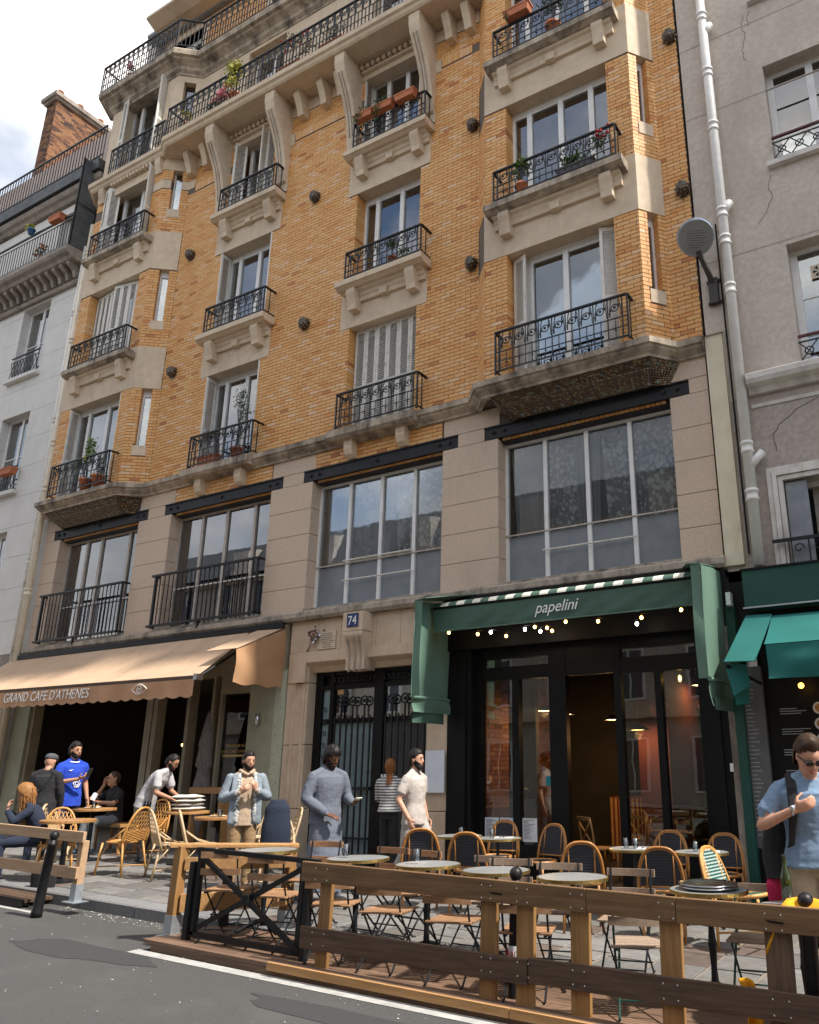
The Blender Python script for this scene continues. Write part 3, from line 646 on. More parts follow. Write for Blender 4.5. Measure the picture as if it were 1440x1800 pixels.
for (ta, tb, ba, bb_) in ((-18.62, -15.86, -18.42, -15.42), (-6.27, -3.40, -6.25, -3.26)):
    bot = [(ba, 0), (bb_ - .25, -.02), (bb_, 0)]; q = random.Random(4)
    Q = lambda u, v: None
    outline_t = [(ta - .05, .0), (ta + .06, BY - .02), (tb - .02, BY - .02), (tb + .32, .0)]
    outline_b = [(ta + .25, .0), (ta + .42, -.10), (tb - .15, -.10), (tb + .12, .0)]
    b = MB(); n = 4
    mid = [((p[0] * .62 + r[0] * .38), (p[1] * .8 + r[1] * .2)) for p, r in zip(outline_t, outline_b)]
    lv = [(outline_b, 7.045), (mid, 7.24), (outline_t, 7.40)]
    for (pa, za), (pb, zb) in zip(lv, lv[1:]):
        for i in range(3): b.pts([(*pa[i], za), (*pa[i + 1], za), (*pb[i + 1], zb), (*pb[i], zb)], [(0, 1, 2, 3)], t=.05)
    o = part(b, 'ceramic_corbel', 'ceramic'); b = MB()
    for (pa, za), (pb, zb) in zip(lv, lv[1:]):
        for i in range(3):
            A, B, C, D = Vector((*pa[i], za)), Vector((*pa[i + 1], za)), Vector((*pb[i + 1], zb)), Vector((*pb[i], zb))
            nu = max(3, int(((B - A).length + (C - D).length) / 2 / .042)); nv = max(2, int((D - A).length / .042)); N = (B - A).cross(D - A).normalized()
            for u in range(nu):
                for v in range(nv):
                    fu, fv = (u + .5) / nu, (v + .5) / nv; p = A.lerp(B, fu).lerp(D.lerp(C, fu), fv); big = (v == 1 and u % 6 == 3)
                    s = .03 if big else .0155; t = .98 if big else (.2 if (u % 9 == 0) else q.choice((.35, .5, .55, .62, .78)))
                    e1 = (B - A).normalized() * s; e2 = (D - A).normalized() * s
                    b.pts([p - e1 - e2, p + e1 - e2, p + e1 + e2, p - e1 + e2, p + N * s * .9 - e1 * .4 - e2 * .4, p + N * s * .9 + e1 * .4 - e2 * .4, p + N * s * .9 + e1 * .4 + e2 * .4, p + N * s * .9 - e1 * .4 + e2 * .4], [(4, 5, 6, 7), (0, 1, 5, 4), (1, 2, 6, 5), (2, 3, 7, 6), (3, 0, 4, 7)], t=t)
    q_ = b.build('ceramic_beads', 'ceramic', kind='stuff'); q_.parent = o

# ---- first floor: stone piers in courses, steel beams, big windows
W1 = [(-18.45, -15.57), (-14.49, -11.53), (-10.44, -7.42), (-6.30, -3.29)]
BEAM = [(-18.71, -15.27), (-14.72, -11.22), (-10.68, -7.10), (-6.57, -2.98)]
JZ = [4.27, 4.755, 5.265, 5.784, 6.289, 6.825]
PIER = [(-19.03, -18.45), (-15.57, -14.49), (-11.53, -10.44), (-7.42, -6.30), (-3.29, -2.70)]
b = MB(); wallboxes(b, MAIN, -19.03, -2.70, 4.0, 7.45, [(a, c, 4.2, 6.84) for a, c in W1], -.34, -.014, .02); pier_wall = part(b, 'stone_wall', 'stone_joint')
for a, c in PIER:
    for za, zb in zip(JZ, JZ[1:]):
        b = MB(); b.box(a, c, 0, .33, za + .004, zb - .004); o = b.build('stone_block', 'pier_stone', bevel=.004); o.parent = pier_wall
xs = [-19.03] + [v for p in BEAM for v in p] + [-2.70]
for i in range(0, len(xs), 2):
    for za, zb in ((6.825, 7.065), (7.07, 7.40)):
        x0, x1 = xs[i], xs[i + 1]
        if zb > 7.2: x0, x1 = max(-19.03, x0 - (.3 if i else 0)), min(-2.70, x1 + .3)
        b = MB(); b.box(x0, x1, 0, .2, za + .003, zb - .003); o = b.build('stone_block', 'pier_stone'); o.parent = pier_wall
for a, c in BEAM:
    b = MB(); b.box(a, c, .012, .05, 6.835, 7.06); b.box(a, c, -.012, .10, 7.04, 7.064); b.box(a + .1, c - .1, -.006, .30, 6.832, 6.858)
    o = part(b, 'steel_beam', 'beam_black')
    for fx in (.05, .11, .5, .89, .95):
        q = MB(); q.lathe([(.0, -.0), (.036, .0), (.036, .012), (.02, .034), (.0, .036)], (0, 0, 0), 6); q_ = q.build('bolt', 'beam_black'); q_.parent = o; q_.rotation_euler = (pi / 2, 0, 0); q_.location = (a + (c - a) * fx, .012, 6.95)
    b = MB(); b.box(a + .3, c - .3, .10, .30, 6.765, 6.83); part(b, 'soffit_beam', 'beam_black'); b = MB(); q = random.Random(2); xx = a + .32
    while xx < c - .4: b.box(xx, xx + .07, .06, .10, 6.80, 6.832, t=q.uniform(.2, .9)); xx += .085
    part(b, 'soffit_bricks', 'brick', kind='stuff')
def pane(b_par, x0, x1, z0, z1, y, m='pane_glass', name='pane'):
    b = MB(); b.box(x0, x1, y, y + .006, z0, z1); o = b.build(name, m); o.parent = b_par; return o
def curtain(b_par, x0, x1, z0, z1, y, m, folds=9, amp=.035, name='curtain', taper=0.):
    b = MB(); ph = random.uniform(0, 6)
    b.grid(lambda u, v: (x0 + (x1 - x0) * (u + taper * (1 - v) * (.5 - u)), y + amp * sin(u * folds * 2 * pi + ph + .6 * sin(v * 3)) * (.5 + .5 * (1 - v) + .2 * sin(u * 9)), z0 + (z1 - z0) * v), max(20, folds * 8), 6)
    o = b.build(name, m, smooth=True); o.parent = b_par; return o
for i, (a, c) in enumerate(W1):
    y = .27; f = MB(); z0, z1 = 4.33, 6.77; w = .05; fm = 'white_paint' if i > 1 else 'frame_brownish'
    f.box(a, c, y - .02, y + .06, z0, z0 + w); f.box(a, c, y - .02, y + .06, z1 - w, z1 + .03); f.box(a, a + w, y - .02, y + .06, z0 + w, z1 - w); f.box(c - w, c, y - .02, y + .06, z0 + w, z1 - w)
    xs_ = [a + .01 + (c - a - .02) * k / 4 for k in range(5)] if i > 1 else [a, a + .74, a + 1.28 + .2 * (i == 1), a + 2.3, c]
    for k in (1, 2, 3): f.box(xs_[k] - .034, xs_[k] + .034, y - .03, y + .055, z0 + w, z1 - w)
    o = part(f, 'window', fm)
    for k in range(4):
        if i > 1:
            pane(o, xs_[k] + .03, xs_[k + 1] - .03, 5.16, z1 - w, y + .01, 'old_glass'); pane(o, xs_[k] + .03, xs_[k + 1] - .03, z0 + w, 5.13, y + .015, 'frosted_glass', 'frosted_pane')
        else: pane(o, xs_[k] + .03, xs_[k + 1] - .03, z0 + w, z1 - w, y + .01)
    if i > 1:
        b = MB(); b.bar((a, y - .03, 5.147), (c, y - .03, 5.147), .03, .022); q = b.build('transom', 'frame_brownish'); q.parent = o
        b = MB(); b.tube([(xs_[1] - .05, y - .08, 4.815), (xs_[2], y - .09, 4.80 + .01), (xs_[3] + .03, y - .08, 4.815)], .014, 6); q = b.build('guard_bar', 'old_white_paint'); q.parent = o
        if i == 2:
            b = MB(); b.tube([(xs_[1] - .05, y - .08, 5.19), (xs_[3] + .03, y - .08, 5.19)], .014, 6); q = b.build('guard_bar', 'old_white_paint'); q.parent = o
        L = c - a
        for k, (u0, u1, mm) in enumerate(((.02, .26, 'sheer_curtain'), (.22, .46, 'lace'), (.40, .56, 'sheer_curtain'), (.56, .80, 'lace'), (.74, .98, 'lace'))):
            curtain(o, a + L * u0, a + L * u1, 4.5, 6.7, y + .11 + .05 * (k % 2), mm, folds=4, amp=.055, taper=.35)
        curtain(o, a + .1, c - .1, 4.5, 6.72, y + .24, 'back_curtain', folds=14, amp=.05)
    else:
        curtain(o, a + .05, a + .6, 4.4, 6.7, y + .2, 'red_curtain' if i == 0 else 'plain_curtain', 5); curtain(o, c - .5, c - .05, 4.4, 6.7, y + .2, 'red_curtain' if i == 0 else 'plain_curtain', 5)
        b = MB(); b.bar((a + .1, y - .06, 5.18), (c - .05, y - .06, 5.18), .02); q = b.build('transom', 'white_paint'); q.parent = o
        f = MB(); ya = -.16; xa, xb = a - .12 * (1), c - .02   # plain black guard rail
        f.bar((xa, ya, 5.42), (xb, ya, 5.42), .06, .04); f.bar((xa, ya, 4.36), (xb, ya, 4.36), .06, .04); f.bar((xa + .12, ya, 4.36), (xa + .12, ya, 5.42), .05); f.bar((xb, ya, 4.36), (xb, ya, 5.42), .04)
        for zz in (5.42, 4.36): f.bar((xa, ya, zz), (xa, .05, zz), .05, .04); f.bar((xb, ya, zz), (xb, .25, zz), .04)
        f.bar(((xa + xb) / 2, ya, 4.2), ((xa + xb) / 2, ya, 4.36), .04)
        g = part(f, 'guard_railing', 'black_paint'); f = MB(); nb = 22
        for k in range(1, nb): xx = xa + .12 + (xb - xa - .12) * k / nb; f.bar((xx, ya, 4.36), (xx, ya, 5.42), .016)
        q = f.build('bars', 'black_paint', kind='stuff'); q.parent = g
    b = MB(); b.box(a - .0, c + .0, -.02, .33, 4.275, 4.325); part(b, 'window_sill', 'ledge_stone')
b = MB(); b.prism([(.1, 4.09), (-.12, 4.10), (-.16, 4.15), (-.16, 4.235), (-.1, 4.268), (.1, 4.268)], 'x', -18.98, -2.66); part(b, 'stone_ledge', 'ledge_stone')

# ---- windows of the brick floors
def slats(b, x0, x1, y, z0, z1, pitch=.035, ang=.5, ax='x'):
    z = z0
    while z < z1 - .02:
        if ax == 'x': b.pts([(x0, y - .012, z), (x1, y - .012, z), (x1, y + .012, z + .024), (x0, y + .012, z + .024), (x0, y - .012, z + .006), (x1, y - .012, z + .006), (x1, y + .012, z + .03), (x0, y + .012, z + .03)], [(0, 1, 2, 3), (4, 5, 6, 7), (0, 1, 5, 4), (2, 3, 7, 6)])
        z += pitch
def shutter(p0, p1, z0, z1, leafs=1, gap=.006, m='shutter_paint', slot=False):
    """louvred leaf from plan point p0 to p1"""
    d = Vector((p1[0] - p0[0], p1[1] - p0[1])); L = d.length; d /= L; F = (p0, (d.x, d.y), (d.y, -d.x)); w = L / leafs; b = MB(); s = MB(); st = min(.05, w * .22)
    for k in range(leafs):
        u0, u1 = k * w + gap / 2, (k + 1) * w - gap / 2
        b.fbox(*F, u0, u0 + st, -.015, .015, z0, z1); b.fbox(*F, u1 - st, u1, -.015, .015, z0, z1)
        for za, zb in ((z0, z0 + .09), (z0 + (z1 - z0) * .42, z0 + (z1 - z0) * .42 + .07), (z1 - .08, z1)): b.fbox(*F, u0 + st, u1 - st, -.013, .013, za, zb)
        z = z0 + .1
        while z < z1 - .1:
            P = lambda u, n, zz: (F[0][0] + F[1][0] * u + F[2][0] * n, F[0][1] + F[1][1] * u + F[2][1] * n, zz)
            s.pts([P(u0 + st, .011, z), P(u1 - st, .011, z), P(u1 - st, -.011, z + .024), P(u0 + st, -.011, z + .024), P(u0 + st, .011, z + .007), P(u1 - st, .011, z + .007), P(u1 - st, -.011, z + .031), P(u0 + st, -.011, z + .031)], [(0, 1, 2, 3), (4, 5, 6, 7), (0, 1, 5, 4), (2, 3, 7, 6)]); z += .036
    o = part(b, 'shutter', m); q = s.build('slats', m, kind='stuff'); q.parent = o; return o
def window(a, c, z0, z1, y, lights, fm='white_paint', cur=None):
    f = MB(); w = .055
    f.box(a, c, y - .02, y + .06, z0, z0 + .07); f.box(a, c, y - .02, y + .06, z1 - .09, z1 + .02); f.box(a, a + w, y - .02, y + .06, z0 + .07, z1 - .09); f.box(c - w, c, y - .02, y + .06, z0 + .07, z1 - .09)
    xs_ = [a] + [a + (c - a) * t for t in lights] + [c]
    for k in range(1, len(xs_) - 1): f.box(xs_[k] - .05, xs_[k] + .05, y - .03, y + .05, z0 + .07, z1 - .09)
    for k in range(len(xs_) - 1):            # casement stiles give the frame its second step
        p, r = xs_[k] + .05, xs_[k + 1] - .05
        f.box(p, r, y - .01, y + .045, z1 - .14, z1 - .09); f.box(p, r, y - .01, y + .045, z0 + .07, z0 + .17); 
    o = part(f, 'window', fm)
    for k in range(len(xs_) - 1): pane(o, xs_[k] + .045, xs_[k + 1] - .045, z0 + .16, z1 - .13, y + .012)
    if cur: curtain(o, a + .08, c - .08, z0 + .1, z1 - .1, y + .18, cur, 9)
    return o
for key, (a, c) in COLS.items():
    for k, (z0, z1) in enumerate(((7.66, Z2), (10.89, Z3), (14.13, Z4))):
        if key == 'C' and k == 0:
            shutter((a + .02, .20), (c - .0, .20), z0 + .02, z1, leafs=6, m='old_white_paint'); window(a, c, z0, z1, .30, (.5,)); continue
        aa, cc_ = (a + (.04 if k == 2 else 0), c - ((.2 if key == 'B' else .09) if k == 2 else 0))
        window(aa, cc_, z0, z1, .30, (.21, .60) if (key == 'C' and k < 2 or key == 'B') else (.3, .64), cur='sheer_curtain' if (key, k) in (('B', 1),) else None)
        if key == 'B' and k < 2:
            shutter((a + .012, -.02), (a + .018, .26), z0 + .02, z1 - .02); shutter((c - .018, .26), (c - .012, -.02), z0 + .02, z1 - .02)
        if key == 'B' and k == 2:
            shutter((aa + .05, -.06), (aa + .30, .12), z0 + .02, z1 - .04); shutter((cc_ - .33, .05), (cc_ - .30, -.16), z0 + .02, z1 - .04); shutter((cc_ - .28, .0), (cc_ - .03, .1), z0 + .02, z1 - .04, m='old_white_paint')
        if key == 'C' and k == 2:
            shutter((aa + .012, .0), (aa + .018, .26), z0 + .02, z1 - .02); shutter((cc_ - .018, .26), (cc_ - .012, .0), z0 + .02, z1 - .02)
for key, (a, c) in BAYS.items():
    for k, (z0, z1) in enumerate(((7.66, B2), (11.0, B3), (14.24, B4))):
        yy = BY + .28
        if key == 'A' and k == 1:
            shutter((a + .03, BY + .22), (a + .9, BY + .14), z0 + .02, z1 - .02, 4); shutter((a + .92, BY + .06), (c - .03, BY + .22), z0 + .02, z1 - .02, 4); window(a, c, z0, z1, yy + .03, (.5,)); continue
        if key == 'D' and k == 0:
            window(a + .32, c - .32, z0, z1, yy, (.5,)); part(MB().box(a, a + .32, yy, yy + .05, z0, z1), 'window_cheek', 'white_paint'); part(MB().box(c - .32, c, yy, yy + .05, z0, z1), 'window_cheek', 'white_paint')
            shutter((a + .03, BY + .20), (a + .31, BY + .10), z0 + .02, z1 - .02); shutter((c - .31, BY + .10), (c - .03, BY + .20), z0 + .02, z1 - .02); continue
        window(a, c, z0, z1, yy, (.18, .5, .80) if key == 'D' else (.22, .6), cur='plain_curtain' if (key == 'D' and k == 1) else None)
        if key == 'A':
            if k == 0: shutter((a + .012, BY), (a + .018, BY + .26), z0 + .02, z1 - .02); shutter((c - .018, BY + .26), (c - .012, BY), z0 + .02, z1 - .02)
            else: shutter((a - .02, BY - .04), (a + .22, BY - .10), z0 + .02, z1 - .04); shutter((a + .23, BY - .10), (a + .42, BY + .10), z0 + .02, z1 - .04); shutter((c - .05, BY + .2), (c - .02, BY - .16), z0 + .02, z1 - .04)
for F, sl_ in ((CH_A, slitA), (CH_D, slitD)):
    for s in sl_:
        P = lambda u, n: (F[0][0] + F[1][0] * u + F[2][0] * n, F[0][1] + F[1][1] * u + F[2][1] * n)
        f = MB(); f.fbox(*F[:3], s[0], s[0] + .04, -.19, -.14, s[2], s[3]); f.fbox(*F[:3], s[1] - .04, s[1], -.19, -.14, s[2], s[3]); f.fbox(*F[:3], s[0] + .04, s[1] - .04, -.19, -.14, s[2], s[2] + .05); f.fbox(*F[:3], s[0] + .04, s[1] - .04, -.19, -.14, s[3] - .16, s[3])
        o = part(f, 'slit_window', 'white_paint'); b = MB(); b.fbox(*F[:3], s[0] + .035, s[1] - .035, -.17, -.165, s[2] + .04, s[3] - .15); q = b.build('pane', 'pane_glass'); q.parent = o
# rooms behind the glass
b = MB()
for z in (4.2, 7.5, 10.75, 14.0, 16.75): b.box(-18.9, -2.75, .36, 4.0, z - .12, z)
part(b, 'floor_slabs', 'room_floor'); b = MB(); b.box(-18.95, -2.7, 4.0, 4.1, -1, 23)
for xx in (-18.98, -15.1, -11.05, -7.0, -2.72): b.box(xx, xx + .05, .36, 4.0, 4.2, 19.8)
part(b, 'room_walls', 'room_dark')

# ---- upper storeys: long balcony on consoles, stone fifth floor, sixth floor balcony and roof
BAL = [(-19.3, -.1), (-19.2, -.25), (-18.75, BY - .12), (-15.83, BY - .12), (-15.75, BY - .30), (-6.45, BY - .42), (-6.36, BY - .1), (-6.2, BY)]
prof5 = [(-.4, 16.56), (.02, 16.56), (.06, 16.60), (.08, 16.66), (.13, 16.69), (.14, 16.80), (-.9, 16.83)]
part(sweep([(-19.25, -.05), (-18.8, BY - .1), (-15.86, BY - .1), (-15.60, -.66), (-6.55, -.66), (-6.4, BY)], prof5, MB()), 'balcony_slab', 'limestone')
b = MB(); b.box(-15.6, -6.5, -.60, .3, 16.585, 16.815); part(b, 'balcony_slab', 'limestone')
b = MB()
pl5 = [(-19.0, 0), (-18.65, BY), (-15.92, BY), (-15.43, 0), (-6.70, 0)]
b2 = MB(); wallboxes(b2, FRONT, -18.65, -15.92, 16.22, 16.56, [], -.4, .02); wallboxes(b2, MAIN, -15.43, -6.70, 16.24, 16.56, [], -.3, .015); b2.fbox(*CH_A[:3], 0, CH_A[3], -.3, .02, 16.22, 16.56); part(b2, 'stone_frieze', 'limestone')
pc = [(.05, 16.6), (-.62, 16.6), (-.66, 16.52), (-.66, 16.30), (-.60, 16.08), (-.47, 15.85), (-.34, 15.6), (-.23, 15.3), (-.16, 15.0), (-.12, 14.7), (-.10, 14.4), (.05, 14.33)]
for a, c in conX:
    b = MB(); b.prism(pc, 'x', a, c)
    o = part(b, 'great_console', 'limestone', bevel=.008)
    for dx in (.09, .17):                    # two carved grooves
        g = MB(); g.tube([(a + dx, p[0] - .001, p[1]) for p in pc[4:10]], .014, 5); q = g.build('groove', 'left_stone_dark'); q.parent = o
    b = MB(); b.box(a - .02, c + .02, -.03, .05, 14.15, 14.4); part(b, 'console_foot', 'limestone')
ps = [(.05, 16.58), (-.36, 16.58), (-.38, 16.45), (-.30, 16.30), (-.22, 16.12), (-.19, 15.98), (.05, 15.98)]
for xx in (-15.34, -14.75, -11.55, -10.85, -10.35, -7.42, -6.95):
    b = MB(); b.prism(ps, 'x', xx, xx + .17); part(b, 'small_console', 'limestone', bevel=.006)
for (x0, x1) in ((-13.88, -12.18), (-9.76, -8.06)):
    b = MB(); xx = x0 + .02
    while xx < x1 - .1: b.box(xx, xx + .085, -.16, .02, 16.44, 16.54); xx += .15
    part(b, 'dentils', 'limestone', kind='stuff'); b = MB(); b.box(x0, x1, -.10, .02, 16.38, 16.43); part(b, 'lintel_moulding', 'limestone')
b = MB(); xx = -18.0
while xx < -16.4: b.box(xx, xx + .075, BY - .14, BY, 16.60 - .12, 16.60 - .03); xx += .13
part(b, 'dentils', 'limestone', kind='stuff')
for xx in (-18.5, -16.2): b = MB(); b.prism([(BY, 16.58), (BY - .14, 16.58), (BY - .13, 16.4), (BY - .05, 16.15), (BY, 16.15)], 'x', xx, xx + .2); part(b, 'small_console', 'limestone')
railing(-18.15, -15.95, BY - .16, 16.84, 17.68, BY, tall=True, ends=(0, 0)); railing(-15.6, -6.55, -.74, 16.84, 17.70, 0, tall=True, ends=(1, 0)); railing(-19.45, -18.75, -.12, 16.84, 17.66, 0, cells=3, tall=True, ends=(0, 0))
# fifth floor stone wall
o5 = [(-13.7, -12.4, 16.9, 19.2), (-9.6, -8.2, 16.9, 19.2)]
b = MB(); wallboxes(b, MAIN, -15.43, -6.70, 16.82, 19.72, o5, -.36, 0); wallboxes(b, FRONT, -18.65, -15.92, 16.82, 19.72, [(-18.1, -16.35, 16.9, 19.45)], -.36, 0)
wallboxes(b, CH_A, 0, CH_A[3], 16.82, 19.72, [(.16, .46, 18.0, 19.1)], -.3, 0); b.fbox(*CH_AL[:3], 0, CH_AL[3], -.3, 0, 16.82, 19.72); part(b, 'stone_wall', 'limestone')
for a, c, z0, z1 in o5: window(a, c, z0, z1, .3, (.5,))
window(-18.1, -16.35, 16.9, 19.45, BY + .28, (.22, .62)); shutter((-18.12, BY - .05), (-17.85, BY - .1), 16.95, 19.4); shutter((-16.4, BY + .2), (-16.37, BY - .2), 16.95, 19.4)
f = MB(); f.fbox(*CH_A[:3], .16, .46, -.2, -.17, 18.0, 19.1); part(f, 'slit_window', 'pane_glass')
c6 = [(-.3, 19.30), (.02, 19.30), (.03, 19.36), (.10, 19.42), (.12, 19.50), (.20, 19.56), (.28, 19.60), (.30, 19.64), (.38, 19.66), (.40, 19.80), (.34, 19.88), (-.3, 19.9)]
part(sweep([(-19.0, .1), (-18.68, BY), (-15.90, BY), (-15.43, 0), (-6.4, 0)], c6, MB()), 'cornice', 'limestone_weathered')
railing(-18.95, -15.72, BY - .32, 19.92, 20.82, 0, tall=True, ends=(1, 0)); railing(-15.25, -6.4, -.34, 19.92, 20.82, 0, tall=True, ends=(0, 0))
f = MB(); f.bar((-15.72, BY - .32, 20.82), (-15.25, -.34, 20.82), .05, .028); f.bar((-15.72, BY - .32, 19.95), (-15.25, -.34, 19.95), .022)
for k in range(1, 6): t_ = k / 6; f.bar((-15.72 + .47 * t_, BY - .32 + .38 * t_, 19.95), (-15.72 + .47 * t_, BY - .32 + .38 * t_, 20.82), .015)
part(f, 'balcony_railing', 'iron')
BRK.clear(); F6 = ((0, .55), (1, 0), (0, -1)); o6 = [(-17.9, -16.5, 20.0, 22.3), (-13.7, -12.3, 20.0, 22.3), (-9.6, -8.2, 20.0, 22.3)]
b = MB(); wallboxes(b, F6, -18.6, -6.5, 19.9, 22.7, o6, -.3, -.009); w6 = part(b, 'brick_wall', 'mortar'); bricks(F6, -18.2, -6.5, 19.9, 22.6, o6 + [(a - .2, c + .2, z0, z1 + .2) for a, c, z0, z1 in o6], 21)
bpy.context.view_layer.update(); emit_bricks(BRK, w6, 0, 'brick')
for a, c, z0, z1 in o6:
    window(a, c, z0, z1, .8, (.5,)); b = MB(); b.box(a - .2, a, .53, .8, z0, z1); b.box(c, c + .2, .53, .8, z0, z1); b.box(a - .2, c + .2, .53, .8, z1, z1 + .22); part(b, 'window_surround', 'limestone')
b = MB(); b.prism([(.42, 22.6), (.2, 22.75), (.2, 22.85), (.6, 22.9), (1.6, 25.0), (4, 25.4), (4, 22.6)], 'x', -18.7, -2.7); part(b, 'roof', 'zinc')
b = MB(); b.box(-18.95, -18.55, .45, 2.2, 19.6, 22.95); part(b, 'plaster_stack', 'moulding_white'); b = MB(); b.box(-19.0, -18.5, .4, 2.25, 22.95, 23.02); part(b, 'stack_cap', 'zinc_dark')
b = MB(); b.prism([(.1, 22.62), (-.22, 22.78), (-.22, 22.86), (.6, 22.9), (.6, 22.62)], 'x', -18.2, -15.6); part(b, 'cornice', 'limestone')
# ================================================================ street level of the brick building
# ---- stone doorway
DX0, DX1, DZ = -10.18, -7.62, 3.17
b = MB()
for x0, x1, z0, z1 in ((-10.68, DX0, .9, 1.93), (-10.68, DX0, 1.94, 2.98), (-10.68, DX0, 2.99, 3.52), (-10.72, DX0 + .02, -.3, .89)):
    part(MB().box(x0, x1, -.02 if z1 > 1 else -.06, .42, z0, z1), 'stone_block', 'portal_stone', bevel=.008)
for x0, x1, z0, z1 in ((DX1, -7.22, .9, 2.98), (DX1, -7.22, -.4, .89)): part(MB().box(x0, x1, -.02 if z1 > 1 else -.06, .42, z0, z1), 'stone_block', 'portal_stone', bevel=.008)
xs = [-10.68, -10.02, -9.5, -9.25, -8.72, -8.2, -7.7, -7.2]
for x0, x1 in zip(xs, xs[1:]): part(MB().box(x0 + .003, x1 - .003, -.015, .3, 3.53, 4.09), 'stone_block', 'portal_stone', bevel=.005)
xs = [-10.2, -9.83, -9.46, -9.1, -8.72, -8.37, -7.99, -7.62, -7.22]
for x0, x1 in zip(xs, xs[1:]):                # cavetto head of the doorway, block by block
    part(MB().prism([(.4, 3.515), (-.10, 3.515), (-.10, 3.33), (-.06, 3.30), (.02, 3.26), (.08, 3.17), (.4, 3.17)], 'x', x0 + .003, x1 - .003), 'stone_block', 'portal_stone')
part(MB().box(-10.5, -10.2, -.10, .4, 2.99, 3.515), 'stone_block', 'portal_stone')
for k, x0 in enumerate((-10.52, -10.30)): part(MB().box(x0, x0 + .07, -.045 - .0 * k, .0, .9, 2.99), 'jamb_moulding', 'portal_stone', bevel=.01)
kp = [(.1, 3.76), (-.30, 3.76), (-.30, 3.70), (-.24, 3.55), (-.20, 3.35), (-.20, 3.12), (.1, 3.12)]
o = part(MB().prism(kp, 'x', -9.20, -8.80), 'keystone', 'portal_stone', bevel=.008)
for dx in (.08, .2, .32): g = MB(); g.tube([(-9.20 + dx, p[0] - .002, p[1] - .03) for p in kp[2:6]], .024, 6); q = g.build('flute', 'limestone_weathered'); q.parent = o
o = part(MB().box(-9.22, -8.79, -.30, .1, 3.765, 4.09), 'number_block', 'portal_stone', bevel=.006)
q = MB().box(-9.12, -8.88, -.318, -.30, 3.83, 4.06).build('number_plate', 'plate_blue', bevel=.004); q.parent = o
text('house_number', '74', .22, 'letter_white', (-9.0, -.319, 3.865), (pi / 2, 0, 0), o, extr=.002, sx=.9)
pq = part(MB().box(-10.02, -9.60, -.04, -.015, 3.55, 3.86), 'wall_plaque', 'plaque', bevel=.004)
q = random.Random(3); b = MB()
for k in range(8):
    u = -9.92 + q.uniform(0, .04); z = 3.815 - k * .034
    while u < -9.68 + q.uniform(-.03, .03): L = q.uniform(.02, .06); b.box(u, min(u + L, -9.63), -.043, -.040, z, z + .012); u += L + .012
q_ = b.build('inscription', 'plaque_ink', kind='stuff'); q_.parent = pq
# dried bouquet tied beside the plaque
bq = empty('dried_bouquet', (-10.1, -.06, 3.62), label='dried flower bouquet wrapped in clear paper tied to the wall beside the plaque', cat='bouquet')
q = random.Random(6); s = MB(); fl = MB(); wr = MB()
for k in range(14): s.tube([(-.13 + q.uniform(-.03, .03), 0, -.10 + q.uniform(-.03, .02)), (-.02, -.02, .05), (.06 + q.uniform(-.05, .06), -.05 + q.uniform(-.03, .03), .20 + q.uniform(-.03, .06))], .006, 4)
for k in range(26): fl.ell((.06 + q.gauss(0, .055), -.07 + q.gauss(0, .03), .21 + q.gauss(0, .055)), (.022, .022, .02), 5, 3)
wr.loft([((-.04, -.02, .04), (.02, .01, -.01), (0, .02, 0)), ((.02, -.04, .12), (.09, 0, -.05), (0, .06, 0)), ((.05, -.06, .19), (.13, 0, -.06), (0, .08, 0)), ((.07, -.07, .24), (.15, 0, -.06), (0, .09, 0))], 14, cap=False)
s.build('stems', 'wood_old', bq, kind='stuff'); fl.build('flowers', 'petal_dry' if 'petal_dry' in MATS else 'wood_dark', bq, kind='stuff'); wr.build('wrapping', 'wrap' if 'wrap' in MATS else 'drink_glass', bq, smooth=True)
# ---- wrought iron double door
dr = empty('entrance_door', (-8.9, .2, gz(-8.9)), label='tall black wrought iron double entrance door with frosted glass in stone doorway', cat='door')
def dpart(b, name, m, **k): o = b.build(name, m, **k); o.parent = dr; o.matrix_parent_inverse = Matrix.Translation(dr.location).inverted(); return o
zb = -.05; b = MB(); y = .18
for x0, x1 in ((-10.18, -10.02), (-9.84, -9.76), (-8.86, -8.66), (-7.74, -7.62)): b.box(x0, x1, y, y + .09, zb, DZ)
for z0, z1 in ((zb, .12), (2.28, 2.36), (2.86, 2.94), (3.10, DZ)): b.box(-10.02, -7.74, y + .012, y + .078, z0, z1)
dpart(b, 'door_frame', 'shop_black')
dpart(MB().box(-9.76, -8.86, y + .05, y + .06, .12, 2.28), 'door_pane', 'door_glass'); dpart(MB().box(-8.66, -7.74, y + .05, y + .06, .12, 2.28), 'door_pane', 'door_glass_dark')
dpart(MB().box(-9.76, -8.86, y + .05, y + .06, 2.36, 2.86), 'door_pane', 'pane_glass'); dpart(MB().box(-8.66, -7.74, y + .05, y + .06, 2.36, 2.86), 'door_pane', 'pane_glass'); dpart(MB().box(-10.02, -9.84, y + .05, y + .06, .12, 2.86), 'door_pane', 'door_glass')
b = MB()
